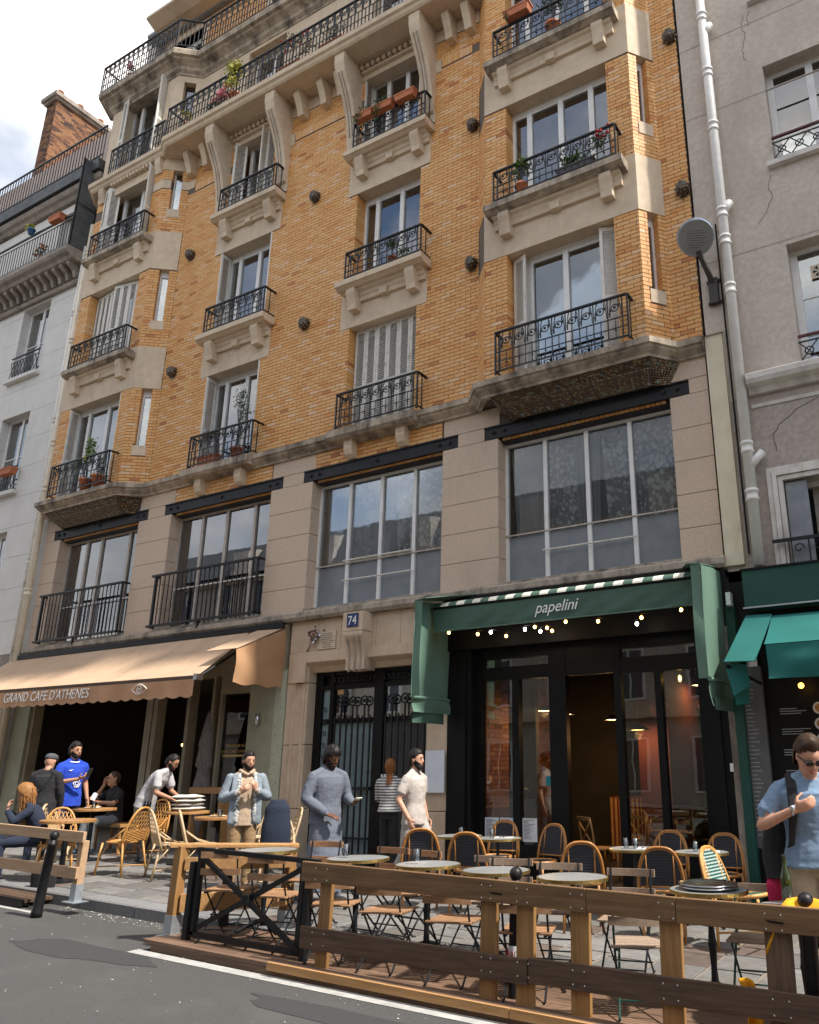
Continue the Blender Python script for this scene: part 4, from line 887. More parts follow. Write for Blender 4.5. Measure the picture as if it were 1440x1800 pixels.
for x0, x1 in ((-9.76, -8.86), (-8.66, -7.74)):
    n = 7
    for k in range(n):
        xx = x0 + (x1 - x0) * (k + .5) / n; b.bar((xx, y, .12), (xx, y, 2.30 + (.28 if k % 2 else .1)), .024)
        b.lathe([(.012, 0), (.03, .02), (.012, .04)], (xx, y, 2.05 if k % 2 else 2.2), 6); b.lathe([(.012, 0), (.028, .03), (.0, .09)], (xx, y, .95 + .25 * ((k * 3) % 4)), 6) if k % 3 == 0 else None
        if k % 2: b.tube([(xx + .075 * cos(a), y - .012, 2.64 + .075 * sin(a)) for a in [2 * pi * j / 12 for j in range(12)]], .016, 5, closed=True); b.ell((xx, y - .02, 2.64), (.035, .02, .035), 6, 3)
    b.bar((x0, y, .45), (x1, y, .45), .03); b.bar((x0 + .1, y - .01, 1.0), (x1 - .45, y - .01, 1.0), .05); b.bar((x1 - .35, y - .02, 1.22), (x1, y - .02, 1.22), .05)
for k in range(11):
    zz = .5 + k * .2; b.tube([(-9.93 + .045 * sin(a) * (1 - .1 * a), y, zz + .05 * cos(a) + a * .012) for a in [j * .6 for j in range(9)]], .010, 4)
for x0, x1 in ((-9.76, -8.86), (-8.66, -7.74)):
    for k in range(9): xx = x0 + (x1 - x0) * (k + .5) / 9; b.tube([(xx + .05 * cos(a), y, 3.02 + .05 * sin(a)) for a in [2 * pi * j / 8 for j in range(8)]], .012, 4, closed=True)
dpart(b, 'grille', 'iron', kind='stuff')
dpart(MB().box(-8.64, -8.48, y - .01, y - .004, 1.2, 1.44), 'paper_notice', 'paper_white')
ph = part(MB().box(DX0, DX1, .30, .34, -.3, DZ), 'porch_back', 'room_dark')
# board on the right jamb
o = MB().box(-7.58, -7.23, -.085, -.065, 1.17, 1.79).build('notice_board', 'paper'); tag(o, 'blank pale blue board fixed to the wall right of the iron door', 'board'); o['kind'] = 'thing'

# ---- restaurant front with the green awning
shop = empty('restaurant_front', (-5.0, .1, gz(-5)), label='black timber restaurant front with tall glass panes beneath the sage green awning', cat='shopfront')
def spart(b, name, m, par=None, **k):
    o = b.build(name, m, **k); o.parent = par or shop
    if par is None: o.matrix_parent_inverse = Matrix.Translation(shop.location).inverted()
    return o
def frame_parts(rects, y0, y1, name, m):
    for x0, x1, z0, z1 in rects: spart(MB().box(x0, x1, y0, y1, z0, z1), name, m)
frame_parts([(-7.215, -6.78, -.5, 3.3), (-3.12, -2.72, -.5, 3.3)], -.04, .3, 'pilaster', 'shop_black')
frame_parts([(-6.98, -6.86, .0, 3.2), (-3.02, -2.92, .0, 3.2)], -.07, -.04, 'pilaster_panel', 'shop_black')
frame_parts([(-7.215, -2.70, 3.3, 4.08)], -.10, .3, 'fascia', 'shop_black')
frame_parts([(-6.78, -6.69, -.4, 3.3), (-6.15, -6.035, .46, 2.82), (-5.52, -5.24, -.4, 3.3), (-4.47, -4.365, -.4, 3.3), (-3.86, -3.765, .5, 2.8), (-3.245, -3.12, -.4, 3.3)], .14, .26, 'mullion', 'shop_black')
frame_parts([(-6.69, -5.52, 2.82, 3.02), (-5.24, -4.47, 2.82, 3.3), (-4.365, -3.245, 2.80, 3.02), (-6.69, -5.52, 3.15, 3.3), (-4.365, -3.245, 3.15, 3.3)], .15, .25, 'transom', 'shop_black')
frame_parts([(-6.69, -5.52, -.4, .46), (-4.365, -3.245, -.4, .5)], .12, .26, 'stall_riser', 'shop_black')
for x0, x1, z0, z1 in ((-6.69, -6.15, .46, 2.82), (-6.035, -5.52, .46, 2.82), (-4.365, -3.86, .5, 2.80), (-3.765, -3.245, .5, 2.80), (-6.69, -5.52, 3.02, 3.15), (-4.365, -3.245, 3.02, 3.15)):
    spart(MB().box(x0, x1, .20, .208, z0, z1), 'shop_pane', 'shop_glass')
for x0, x1, mm in ((-6.66, -6.42, 'paper'), (-6.40, -6.16, 'paper'), (-6.02, -5.78, 'paper_white')):
    s_ = spart(MB().box(x0, x1, .188, .192, .50, .82), 'menu_sheet', mm); b = MB(); z = .79
    while z > .53: b.box(x0 + .02, x0 + .02 + random.uniform(.06, .19), .186, .1875, z, z + .006); z -= .018
    spart(b, 'printed_lines', 'ink', s_, kind='stuff')
s_ = spart(MB().box(-5.62, -5.54, .188, .192, 1.27, 1.40), 'door_sticker', 'plate_teal' if 'plate_teal' in MATS else 'awning_teal')
# inside: warm room seen through the glass
X0, X1, Y0, Y1 = -7.15, -2.78, .3, 4.6
spart(MB().box(X0, X1, Y0, Y1, -.35, -.02), 'room_floor', 'room_floor'); spart(MB().box(X0, X1, Y0, Y1, 3.4, 3.5), 'room_ceiling', 'room_dark')
spart(MB().box(X0, X1, Y1, Y1 + .1, -.4, 3.5), 'room_back', 'inside_ochre'); spart(MB().box(X1, X1 + .05, Y0, Y1, -.4, 3.5), 'room_side', 'room_dark')
bw = spart(MB().box(X0, X0 + .05, Y0, Y1, -.4, 3.5), 'room_side', 'inside_brick'); BRK.clear()
FI = ((X0 + .06, 0), (0, 1), (1, 0)); bricks(FI, Y0, Y1, .9, 3.35, [], 31)
b = MB()
for c, t, N in BRK: b.pts(c, [(0, 3, 2, 1), (4, 5, 6, 7), (0, 1, 5, 4), (1, 2, 6, 5), (3, 0, 4, 7)], t)
spart(b, 'inner_brickwork', 'inside_brick', bw, kind='stuff')
spart(MB().box(-4.7, -4.2, 1.6, 3.2, -.3, 3.4), 'partition', 'inside_red'); spart(MB().box(-6.7, -6.2, 1.0, 1.1, -.3, 3.3), 'partition', 'inside_ochre')
bar_ = spart(MB().box(-5.9, -4.9, 3.2, 3.7, -.2, 1.02), 'bar_counter', 'inside_red'); b = MB()
for k in range(12): b.box(-5.88 + k * .08, -5.84 + k * .08, 3.18, 3.2, .0, 1.0)
spart(b, 'counter_slats', 'chair_wood', bar_, kind='stuff')
sh = spart(MB().box(-5.8, -4.8, 4.25, 4.5, 1.75, 1.79), 'bottle_shelf', 'room_dark'); b = MB()
for k in range(12): b.lathe([(.035, 0), (.035, .17), (.013, .22), (.013, .28)], (-5.75 + k * .08, 4.36, 1.79), 6)
spart(b, 'bottles', 'bottle_green', sh, kind='stuff')
for k, (lx, ly, lz) in enumerate(((-6.5, 1.9, 2.45), (-5.95, 1.5, 2.35), (-5.5, 2.6, 2.3), (-4.55, 1.2, 2.05), (-3.9, 2.6, 2.8))):
    l_ = empty('pendant_lamp', (lx, ly, lz)); l_.parent = shop; l_.matrix_parent_inverse = Matrix.Translation(shop.location).inverted()
    MB().lathe([(.02, .10), (.06, .09), (.19, .01), (.19, 0)], n=16, cap=False).build('lamp_shade', 'shop_black', l_, smooth=True); MB().lathe([(.0, .012), (.165, .012)], n=16, cap=False).build('lamp_disc', 'lamp_warm', l_); MB().tube([(0, 0, .1), (0, 0, 3.35 - lz)], .006, 4).build('cable', 'shop_black', l_)
    p = bpy.data.lights.new('pendant_light', 'POINT'); p.energy = 5 if k < 4 else 3; p.color = (1, .55, .2); p.shadow_soft_size = .06; po = bpy.data.objects.new('pendant_light', p); COL.objects.link(po); po.parent = l_; po.location = (0, 0, -.06)
for lx, ly, lz, r in ((-3.33, .75, 2.38, .13), (-4.1, 1.0, 2.33, .14)):
    g = empty('paper_globe', (lx, ly, lz)); g.parent = shop; g.matrix_parent_inverse = Matrix.Translation(shop.location).inverted()
    MB().ell((0, 0, 0), (r, r, r), 18, 12).build('globe', 'globe_red', g, smooth=True); MB().tube([(0, 0, r), (0, 0, 3.4 - lz)], .004, 4).build('cable', 'shop_black', g)
for lx, lz in ((-3.62, 2.72), (-3.25, 2.62)):
    spart(MB().ell((lx, .55, lz), (.025, .025, .05), 8, 5), 'filament_bulb', 'bulb_amber', smooth=True)
# string lights under the awning
sg = empty('string_lights', (-5, -.5, 3.42), label='string of small round bulbs hung under the sage green awning', cat='string lights')
def sgp(b, nm, m, **k): o = b.build(nm, m, **k); o.parent = sg; o.matrix_parent_inverse = Matrix.Translation(sg.location).inverted(); return o
LP = [(-6.9, 3.52, 1), (-6.375, 3.45, 1), (-6.145, 3.46, 0), (-5.88, 3.38, 1), (-5.563, 3.45, 0), (-5.4, 3.47, 1), (-5.31, 3.40, 0), (-5.2, 3.44, 1), (-5.12, 3.39, 1), (-4.9, 3.5, 1), (-4.4, 3.46, 1), (-3.83, 3.37, 0), (-3.76, 3.45, 1), (-3.2, 3.5, 1)]
sgp(MB().tube([(x_, -.5, z_ + .05) for x_, z_, k in LP], .005, 4), 'wire', 'shop_black')
for x_, z_, k in LP: sgp(MB().ell((x_, -.5, z_), (.024, .024, .026), 8, 5), 'bulb', 'bulb_amber' if k else 'bulb_white', smooth=True)
# ---- the sage green awning: housing, striped roll, lettered valance, two hanging cheeks
aw = empty('green_awning', (-5, -.5, 3.2), label='sage green restaurant awning with white script lettering, striped roll and hanging side cheeks', cat='awning')
def apart(b, nm, m, **k): o = b.build(nm, m, **k); o.parent = aw; o.matrix_parent_inverse = Matrix.Translation(aw.location).inverted(); return o
apart(MB().box(-7.15, -2.78, -.30, -.10, 4.0, 4.10), 'housing', 'shop_black')
b = MB(); b2 = MB(); n = 30
for k in range(n):
    x0, x1 = -7.1 + 4.3 * k / n, -7.1 + 4.3 * (k + 1) / n
    (b if k % 2 else b2).grid(lambda u, v: (x0 + (x1 - x0) * u, -.46 - .20 * sin(v * 1.57), 3.90 + .10 * cos(v * 1.57)), 1, 6)
apart(b, 'white_stripes', 'stripe_white', kind='stuff'); apart(b2, 'green_stripes', 'valance_green', kind='stuff')
apart(MB().tube([(-7.1, -.62, 3.90), (-2.82, -.62, 3.90)], .04, 8), 'front_bar', 'shop_black')
vr = random.Random(8)
def wrinkle(x, z): return .012 * sin(x * 5 + z * 3) + .010 * sin(x * 13 + 1.3 + z * 9) + .008 * sin(z * 22 + x * 3.7)
apart(MB().grid(lambda u, v: (-7.1 + 4.28 * u, -.635 + wrinkle(u * 4.3, v) * (v) * .9, 3.885 - .36 * v), 90, 8), 'valance', 'valance_green', smooth=True)
apart(MB().tube([(-7.1, -.64, 3.522), (-2.82, -.64, 3.522)], .010, 6), 'hem', 'awning_green')
text('lettering', 'papelini', .235, 'letter_white', (-4.98, -.662, 3.635), (pi / 2, 0, 0), aw, extr=.001, shear=.35, sx=.92).matrix_parent_inverse = Matrix.Translation(aw.location).inverted()
for side, X in (('l', -7.2), ('r', -2.76)):
    zt = 4.10; sgn = 1 if side == 'l' else -1
    f = lambda y, v, X=X, sgn=sgn: X + .012 * sin(y * 9 + v * 3) + (.02 * sin(v * 4 + 1))
    apart(MB().grid(lambda u, v: (f(-1.0 * u, v), -.02 - .98 * u, (4.06 - .10 * u) + (2.52 - (4.06 - .10 * u)) * v), 20, 20), 'cheek', 'awning_green', smooth=True)
    apart(MB().tube([(X + .01, -.02, 2.53), (X + .01, -1.0, 2.53)], .028, 8), 'cheek_hem', 'awning_green')
    apart(MB().grid(lambda u, v: (X + .015 + .03 * sin(v * 2.5 + u * 4), -.04 - .94 * u, 2.51 - (.19 if side == 'l' else .3) * v), 12, 6), 'cheek_flap', 'awning_green', smooth=True)
    apart(MB().grid(lambda u, v: (X - .04 * sgn + .02 * sin(u * 5), -.10 - .80 * u, 2.33 - .16 * v), 10, 4), 'cheek_flap', 'valance_green', smooth=True)
    w = .62 if side == 'l' else .5           # folded top return over each cheek
    apart(MB().pts([(X, -.02, 4.12), (X, -1.0, 3.97), (X + sgn * w * .35, -1.0, 3.99), (X + sgn * w, -.12, 4.16)], [(0, 1, 2, 3)]), 'top_fold', 'awning_green', solid=.012)
    apart(MB().grid(lambda u, v: (X + sgn * .13 * u, -1.0 + .02 * sin(v * 6 + u), 3.97 - 1.43 * v), 4, 16), 'front_return', 'awning_green', smooth=True)

# ---- the cafe front under the beige awning
cafe = empty('cafe_front', (-14.8, .1, gz(-14.8)), label='sage painted cafe front with tall dark openings beneath the beige awning', cat='shopfront')
def cpart(b, name, m, par=None, **k):
    o = b.build(name, m, **k); o.parent = par or cafe
    if par is None: o.matrix_parent_inverse = Matrix.Translation(cafe.location).inverted()
    return o
cpart(MB().box(-19.0, -10.74, -.06, .3, 3.25, 4.085), 'fascia', 'shop_beige_trim')
for x0, x1, m in ((-11.58, -10.96, 'shop_sage'), (-10.955, -10.70, 'shop_sage_light'), (-19.0, -18.45, 'shop_sage')): cpart(MB().box(x0, x1, -.03, .3, -.3, 3.25), 'pilaster', m)
for k in range(16): cpart(MB().ell((-10.90 + random.uniform(-.03, .14), -.032, .5 + k * .16), (.009, .006, .012), 5, 3), 'paint_chip', 'room_dark')
for x0, x1 in ((-18.45, -18.34), (-14.52, -14.34), (-14.30, -14.18), (-13.33, -13.24), (-12.64, -12.58), (-12.42, -12.36)): cpart(MB().box(x0, x1, .02, .22, -.3, 3.25), 'mullion', 'shop_beige_trim')
cpart(MB().box(-12.36, -11.58, .02, .2, 2.9, 3.25), 'transom', 'shop_beige_trim'); cpart(MB().box(-12.36, -11.58, .02, .2, -.3, .55), 'stall_riser', 'shop_beige_trim')
cpart(MB().box(-12.36, -11.58, .1, .11, .55, 2.9), 'shop_pane', 'shop_glass'); cpart(MB().box(-12.0, -11.62, .115, .12, 1.5, 2.35), 'window_reflection', 'paper');  # pale sheet behind the pane paints in a white reflection
t_ = cpart(MB().box(-12.3, -11.64, .09, .095, 1.76, 1.80), 'gilt_line', 'letter_gold')
for body, z in (('BIENVENUE AU', 1.93), ("GRAND CAFE D'ATHENES", 1.83)):
    t_ = text('window_lettering', body, .075, 'letter_gold', (-11.97, .085, z), (pi / 2, 0, 0), cafe, extr=.001); t_.matrix_parent_inverse = Matrix.Translation(cafe.location).inverted()
cpart(MB().lathe([(.035, 0), (.035, .24)], (-11.30, -.08, 2.27), 12), 'wall_light', 'steel', smooth=True)
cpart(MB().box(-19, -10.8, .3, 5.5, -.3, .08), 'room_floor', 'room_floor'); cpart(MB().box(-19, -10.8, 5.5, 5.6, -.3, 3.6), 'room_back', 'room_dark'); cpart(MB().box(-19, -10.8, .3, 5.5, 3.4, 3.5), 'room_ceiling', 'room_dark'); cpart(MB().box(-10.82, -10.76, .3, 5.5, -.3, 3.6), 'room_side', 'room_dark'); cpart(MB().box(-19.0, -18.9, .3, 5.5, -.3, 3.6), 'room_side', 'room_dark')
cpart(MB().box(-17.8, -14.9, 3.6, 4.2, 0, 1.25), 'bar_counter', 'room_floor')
for lx, ly, lz in ((-17.5, 3.4, 2.15), (-16.6, 3.4, 2.2), (-15.9, 3.6, 1.9), (-15.2, 3.2, 2.18), (-13.0, 2.2, 2.3)):
    cpart(MB().ell((lx, ly, lz), (.028, .028, .035), 8, 5), 'glowing_bulb', 'bulb_amber', smooth=True)
cpart(MB().box(-13.6, -12.9, 2.4, 2.42, 1.62, 1.645), 'lit_shelf_edge', 'led'); cpart(MB().box(-17.7, -17.0, 4.5, 4.52, 1.55, 1.57), 'lit_shelf_edge', 'led')
sh = cpart(MB().box(-17.9, -14.6, 5.2, 5.45, 1.5, 1.54).box(-17.9, -14.6, 5.2, 5.45, 1.95, 1.99), 'bottle_shelf', 'chair_wood'); b = MB(); q = random.Random(77)
for k in range(44): b.lathe([(.035, 0), (.035, .17), (.013, .22), (.013, .28)], (-17.85 + (k % 22) * .147 + q.uniform(-.02, .02), 5.32, 1.54 + .45 * (k // 22)), 6)
cpart(b, 'bottles', 'bottle_green', sh, kind='stuff')
for px_, pz_, w_ in ((-13.9, 1.9, .5), (-13.0, 2.1, .35), (-12.2, 1.8, .45)): cpart(MB().box(px_, px_ + w_, 5.46, 5.49, pz_, pz_ + w_ * 1.2), 'framed_print', 'paper')
for lx, ly, lz, e_ in ((-16.3, 4.4, 2.6, 9), (-13.0, 3.6, 2.6, 7)):
    p = bpy.data.lights.new('cafe_lamp', 'POINT'); p.energy = e_; p.color = (1, .6, .28); p.shadow_soft_size = .08; po = bpy.data.objects.new('cafe_lamp', p); COL.objects.link(po); po.location = (lx, ly, lz); po.parent = cafe; po.matrix_parent_inverse = Matrix.Translation(cafe.location).inverted()
    cpart(MB().ell((lx, ly, lz + .12), (.07, .07, .07), 12, 8), 'globe_lamp', 'lamp_warm', smooth=True)
# closed parasol leaning in the window bay, small side cabinet
o = empty('closed_parasol', (-12.25, -.35, gz(-12.25)), label='closed grey striped parasol standing in front of the cafe window', cat='parasol')
MB().lathe([(.03, 0), (.03, .3), (.16, .75), (.17, 1.0), (.10, 1.4), (.15, 1.45), (.11, 1.75), (.13, 1.8), (.05, 2.25), (.01, 2.4)], n=14).build('folded_canopy', 'parasol_grey' if 'parasol_grey' in MATS else 'zinc_dark', o, smooth=True); MB().lathe([(.2, 0), (.2, .05), (.03, .08)], n=16).build('base', 'zinc_dark', o)
# beige awning
ba = empty('beige_awning', (-14.5, -.8, 3.5), label='long beige fabric awning with scalloped lettered valance and eye emblem', cat='awning')
def bapart(b, nm, m, **k): o = b.build(nm, m, **k); o.parent = ba; o.matrix_parent_inverse = Matrix.Translation(ba.location).inverted(); return o
fz = lambda x: 3.03 + (-11.25 - x) * .010
bapart(MB().box(-19.0, -10.72, -.20, -.16, 3.98, 4.09), 'housing', 'shop_black')
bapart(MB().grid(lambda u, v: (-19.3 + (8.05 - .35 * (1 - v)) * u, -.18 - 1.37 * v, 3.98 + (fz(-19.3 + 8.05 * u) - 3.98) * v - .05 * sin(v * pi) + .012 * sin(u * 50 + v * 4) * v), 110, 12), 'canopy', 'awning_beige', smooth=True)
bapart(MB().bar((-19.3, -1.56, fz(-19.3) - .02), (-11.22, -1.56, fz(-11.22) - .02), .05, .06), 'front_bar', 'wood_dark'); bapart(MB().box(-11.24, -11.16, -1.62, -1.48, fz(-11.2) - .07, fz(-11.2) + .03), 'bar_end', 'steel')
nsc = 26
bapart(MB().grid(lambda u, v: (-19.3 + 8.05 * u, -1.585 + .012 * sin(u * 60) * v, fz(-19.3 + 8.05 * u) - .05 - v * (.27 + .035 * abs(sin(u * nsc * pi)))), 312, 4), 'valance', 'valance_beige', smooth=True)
t_ = text('lettering', "GRAND CAFE D'ATHENES", .25, 'letter_white', (-15.36, -1.61, fz(-15.3) - .25), (pi / 2, .010, 0), ba, extr=.001, sx=.93, shear=.12); t_.matrix_parent_inverse = Matrix.Translation(ba.location).inverted()
e = MB(); ex, ez = -12.6, fz(-12.6) - .165
for sg_ in (1, -1): e.tube([(ex - .2 + .4 * k / 12, -1.61, ez + sg_ * .085 * sin(pi * k / 12)) for k in range(13)], .007, 4)
e.tube([(ex + .06 * cos(a), -1.61, ez + .06 * sin(a)) for a in [2 * pi * k / 14 for k in range(14)]], .007, 4, closed=True); e.ell((ex, -1.61, ez), (.022, .008, .022), 8, 4)
bapart(e, 'eye_emblem', 'letter_white')
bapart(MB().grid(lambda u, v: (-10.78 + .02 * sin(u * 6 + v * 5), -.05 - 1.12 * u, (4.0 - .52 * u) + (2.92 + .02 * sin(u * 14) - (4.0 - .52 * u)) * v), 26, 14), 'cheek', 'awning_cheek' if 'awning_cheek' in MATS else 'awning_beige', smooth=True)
bapart(MB().pts([(-10.78, -.05, 4.03), (-10.78, -1.17, 3.50), (-11.5, -1.2, 3.50), (-11.35, -.1, 4.03)], [(0, 1, 2, 3)]), 'cheek_flap', 'awning_beige', solid=.01)
bapart(MB().tube([(-11.3, -.15, 3.9), (-11.25, -1.5, 3.02)], .02, 6), 'folding_arm', 'shop_black')
# small sliver of the next awning at the far left
# ================================================================ neighbours
def group_parts(root):
    inv = Matrix.Translation(root.location).inverted()
    def f(b, nm, m, par=None, **k):
        o = b.build(nm, m, **k); o.parent = par or root
        if par is None: o.matrix_parent_inverse = inv
        return o
    return f
# ---- pale rendered house on the left
lb = empty('apartment_building', (-28, 0, gz(-28)), label='pale grey rendered house on the left with dentil balcony and attic railing', cat='building')
lp = group_parts(lb); LX0, LX1 = -45., -19.04
lo = [(a, a + 1.31, z0, z1) for a in (-22.13, -25.6, -29.1, -32.6) for z0, z1 in ((8.5, 10.79), (11.95, 14.23), (5.1, 7.4))] + [(a, a + 1.3, 15.15, 17.05) for a in (-21.1, -25.6, -29.1)]
b = MB(); wallboxes(b, MAIN, LX0, LX1, -1, 17.6, lo, -.4, -.012); lwall = lp(b, 'wall', 'left_stone_dark')
z = 4.2; zs = [4.2]
for z0, z1 in zip([4.2 + .82 * k for k in range(17)], [4.2 + .82 * (k + 1) for k in range(17)]):
    if z0 > 17.2: break
    b = MB(); wallboxes(b, MAIN, LX0, LX1, z0 + .004, min(z1, 17.5) - .004, lo, -.4, 0, -.004)
    for k in range(0, len(b.v), 8): lp(MB().pts(b.v[k:k + 8], [[i - k for i in fc] for fc in b.f[k // 8 * 6:k // 8 * 6 + 6]]), 'stone_block', 'left_render', lwall)
for a, c, z0, z1 in lo:
    f = MB(); y = .22
    for x0, x1, za, zb in ((a, c, z0, z0 + .07), (a, c, z1 - .07, z1), (a, a + .07, z0 + .07, z1 - .07), (c - .07, c, z0 + .07, z1 - .07), ((a + c) / 2 - .05, (a + c) / 2 + .05, z0 + .07, z1 - .07), (a + .07, (a + c) / 2 - .05, z0 + 1.1, z0 + 1.13), ((a + c) / 2 + .05, c - .07, z0 + 1.1, z0 + 1.13)): f.box(x0, x1, y, y + .05, za, zb)
    w_ = lp(f, 'window', 'white_paint')
    for x0, x1 in ((a + .07, (a + c) / 2 - .05), ((a + c) / 2 + .05, c - .07)): lp(MB().box(x0, x1, y + .02, y + .026, z0 + .07, z1 - .07), 'pane', 'pane_glass', w_)
    if z1 < 15:
        lp(MB().box(a - .12, c + .1, -.14, .2, z0 - .10, z0), 'window_sill', 'left_render')
        f = MB(); f.bar((a, -.06, z0 + .68), (c, -.06, z0 + .68), .04, .025)
        for zz in (.55, .06): f.bar((a, -.06, z0 + zz), (c, -.06, z0 + zz), .02)
        r_ = lp(f, 'window_guard', 'iron'); f = MB()
        for k in range(9): x0 = a + (c - a) * k / 9; x1 = a + (c - a) * (k + 1) / 9; f.bar((x0, -.06, z0 + .06), (x1, -.06, z0 + .55), .014); f.bar((x1, -.06, z0 + .06), (x0, -.06, z0 + .55), .014)
        lp(f, 'bars', 'iron', r_, kind='stuff')
lp(MB().box(LX0, LX1, .9, 1.0, -1, 17.5), 'room_back', 'room_dark')
lp(MB().prism([(.1, 14.28), (-.10, 14.28), (-.14, 14.36), (-.10, 14.42), (.1, 14.42)], 'x', LX0, -19.4), 'moulding', 'left_stone_dark')
lp(MB().prism([(.1, 14.80), (-.45, 14.80), (-.5, 14.88), (-.60, 14.93), (-.64, 15.0), (-.64, 15.12), (.1, 15.14)], 'x', LX0, -19.36), 'balcony_slab', 'left_stone_dark')
x = -19.55; k = 0
while x > -26:
    lp(MB().prism([(.05, 14.80), (-.42, 14.80), (-.40, 14.72), (-.22, 14.60), (-.16, 14.43), (.05, 14.43)], 'x', x - .12, x), 'dentil_bracket', 'left_stone_dark'); x -= .33
f = MB()
for zz, w in ((16.12, .045), (15.98, .02), (15.2, .025)): f.bar((LX0, -.58, zz), (-19.42, -.58, zz), w)
r_ = lp(f, 'balcony_railing', 'iron'); f = MB(); x = -19.45
while x > -26: f.bar((x, -.58, 15.14), (x, -.58, 15.98), .016); x -= .13
lp(f, 'bars', 'iron', r_, kind='stuff')
s_ = lp(MB().box(-19.40, -19.36, -.60, -.56, 15.12, 18.0).box(-19.40, -19.36, -.04, .0, 15.12, 18.0).box(-19.40, -19.36, -.56, -.04, 16.45, 16.52), 'louvre_screen', 'shop_black'); f = MB(); z = 15.16
while z < 17.95: f.pts([(-19.41, -.56, z), (-19.41, -.04, z), (-19.35, -.04, z + .03), (-19.35, -.56, z + .03), (-19.41, -.56, z + .012), (-19.41, -.04, z + .012), (-19.35, -.04, z + .042), (-19.35, -.56, z + .042)], [(0, 1, 2, 3), (4, 5, 6, 7), (0, 1, 5, 4), (2, 3, 7, 6)]); z += .075
lp(f, 'louvres', 'zinc', s_, kind='stuff')
lp(MB().prism([(.3, 17.35), (-.10, 17.35), (-.16, 17.45), (-.24, 17.5), (-.30, 17.62), (.3, 17.65)], 'x', LX0, LX1), 'cornice', 'left_stone_dark'); lp(MB().prism([(.3, 17.66), (-.36, 17.70), (-.40, 18.0), (-.36, 18.02), (.3, 18.0)], 'x', LX0, LX1), 'gutter', 'zinc_dark')
f = MB(); f.bar((LX0, -.30, 19.2), (LX1, -.30, 19.2), .04); f.bar((LX0, -.30, 18.2), (LX1, -.30, 18.2), .03); r_ = lp(f, 'attic_railing', 'iron'); f = MB(); x = LX1
while x > -27: f.bar((x, -.30, 18.02), (x, -.30, 19.2), .02); x -= .145
lp(f, 'bars', 'iron', r_, kind='stuff')
lp(MB().box(LX0, LX1 + .2, .5, 4, 17.6, 20.25), 'attic_wall', 'mansard_pink')
chz0, chz1 = 19.5, 24.1; ch = lp(MB().box(-25.4, -24.8, 1.0, 3.6, chz0, chz1), 'chimney_stack', 'mortar'); BRK.clear()
bricks(((0, .99), (1, 0), (0, -1)), -25.41, -24.79, chz0, chz1, [], 41); bricks(((-24.79, 0), (0, 1), (1, 0)), .98, 3.6, chz0, chz1, [], 42); b = MB()
for c, t, N in BRK: b.pts(c, [(0, 3, 2, 1), (4, 5, 6, 7), (0, 1, 5, 4), (1, 2, 6, 5), (3, 0, 4, 7)], random.random())
lp(b, 'chimney_brickwork', 'brick_chimney', ch, kind='stuff')
lp(MB().box(-25.48, -24.72, .90, 3.7, chz1, chz1 + .10).box(-25.56, -24.64, .82, 3.78, chz1 + .10, chz1 + .26), 'chimney_cap', 'left_stone_dark', ch)
for yy in (1.15, 1.9, 2.7): lp(MB().lathe([(.10, 0), (.10, .32), (.12, .33), (.12, .38)], (-25.05, yy, chz1 + .26), 10), 'chimney_pot', 'terracotta', ch, smooth=True)
def pipe(name, x, y, r, z0, z1, m, label, collars, stubs=()):
    o = empty(name, (x, y, z0), label=label, cat='drainpipe'); MB().tube([(0, 0, 0), (0, 0, z1 - z0)], r, 14).build('tube', m, o, smooth=True)
    for z in collars: MB().lathe([(r, -.09), (r * 1.22, -.085), (r * 1.22, -.05), (r * 1.1, -.04), (r * 1.1, .03), (r * 1.25, .035), (r * 1.25, .075), (r, .08)], (0, 0, z - z0), 14).build('collar', m, o, smooth=True)
    for z, dx in stubs: MB().tube([(0, 0, z - z0 - .12), (dx * .5, 0, z - z0), (dx, .02, z - z0 + .10)], r * .78, 10).build('branch', m, o, smooth=True)
    return o
pipe('drainpipe', -19.12, -.16, .075, .9, 15.9, 'pipe_cream', 'cream drainpipe running down the seam beside the beige awning', (5.6, 8.2, 9.4, 12.3, 15.0))
pipe('drainpipe', -19.33, -.13, .06, 1.0, 15.3, 'old_white_paint', 'thin flaking white drainpipe left of the cream one', (6.4, 10.1, 13.2))
# ---- rough rendered house on the right
rb = empty('apartment_building', (1.5, 0, gz(1.5)), label='brownish rough rendered house on the right with cracked wall', cat='building')
rp = group_parts(rb); RX0, RX1 = -2.66, 8.
ro = [(-1.36 + k * 2.9, -.06 + k * 2.9, z0, z1) for k in range(3) for z0, z1 in ((6.86, 8.85), (10.32, 12.21), (13.62, 15.6))] + [(-1.80 + k * 3.1, -.55 + k * 3.1, 4.02, 5.22) for k in range(3)]
b = MB(); wallboxes(b, MAIN, RX0, RX1, 3.9, 21, ro, -.4, 0); rw = rp(b, 'wall', 'right_render')
b = MB(); wallboxes(b, MAIN, -2.40, RX1, 3.9, 6.55, ro, -.05, .012); rp(b, 'dado', 'right_dado')
for z in (8.92, 11.72, 13.18, 16.4): rp(MB().box(RX0, RX1, -.004, .02, z, z + .02), 'render_joint', 'right_dado')
rp(MB().prism([(.1, 6.55), (-.08, 6.55), (-.12, 6.62), (-.22, 6.66), (-.25, 6.72), (-.25, 6.80), (-.2, 6.83), (.1, 6.85)], 'x', -2.1, RX1), 'ledge', 'moulding_white'); rp(MB().prism([(.1, 6.36), (-.03, 6.36), (-.04, 6.41), (.1, 6.42)], 'x', -2.1, RX1), 'ledge', 'moulding_white')
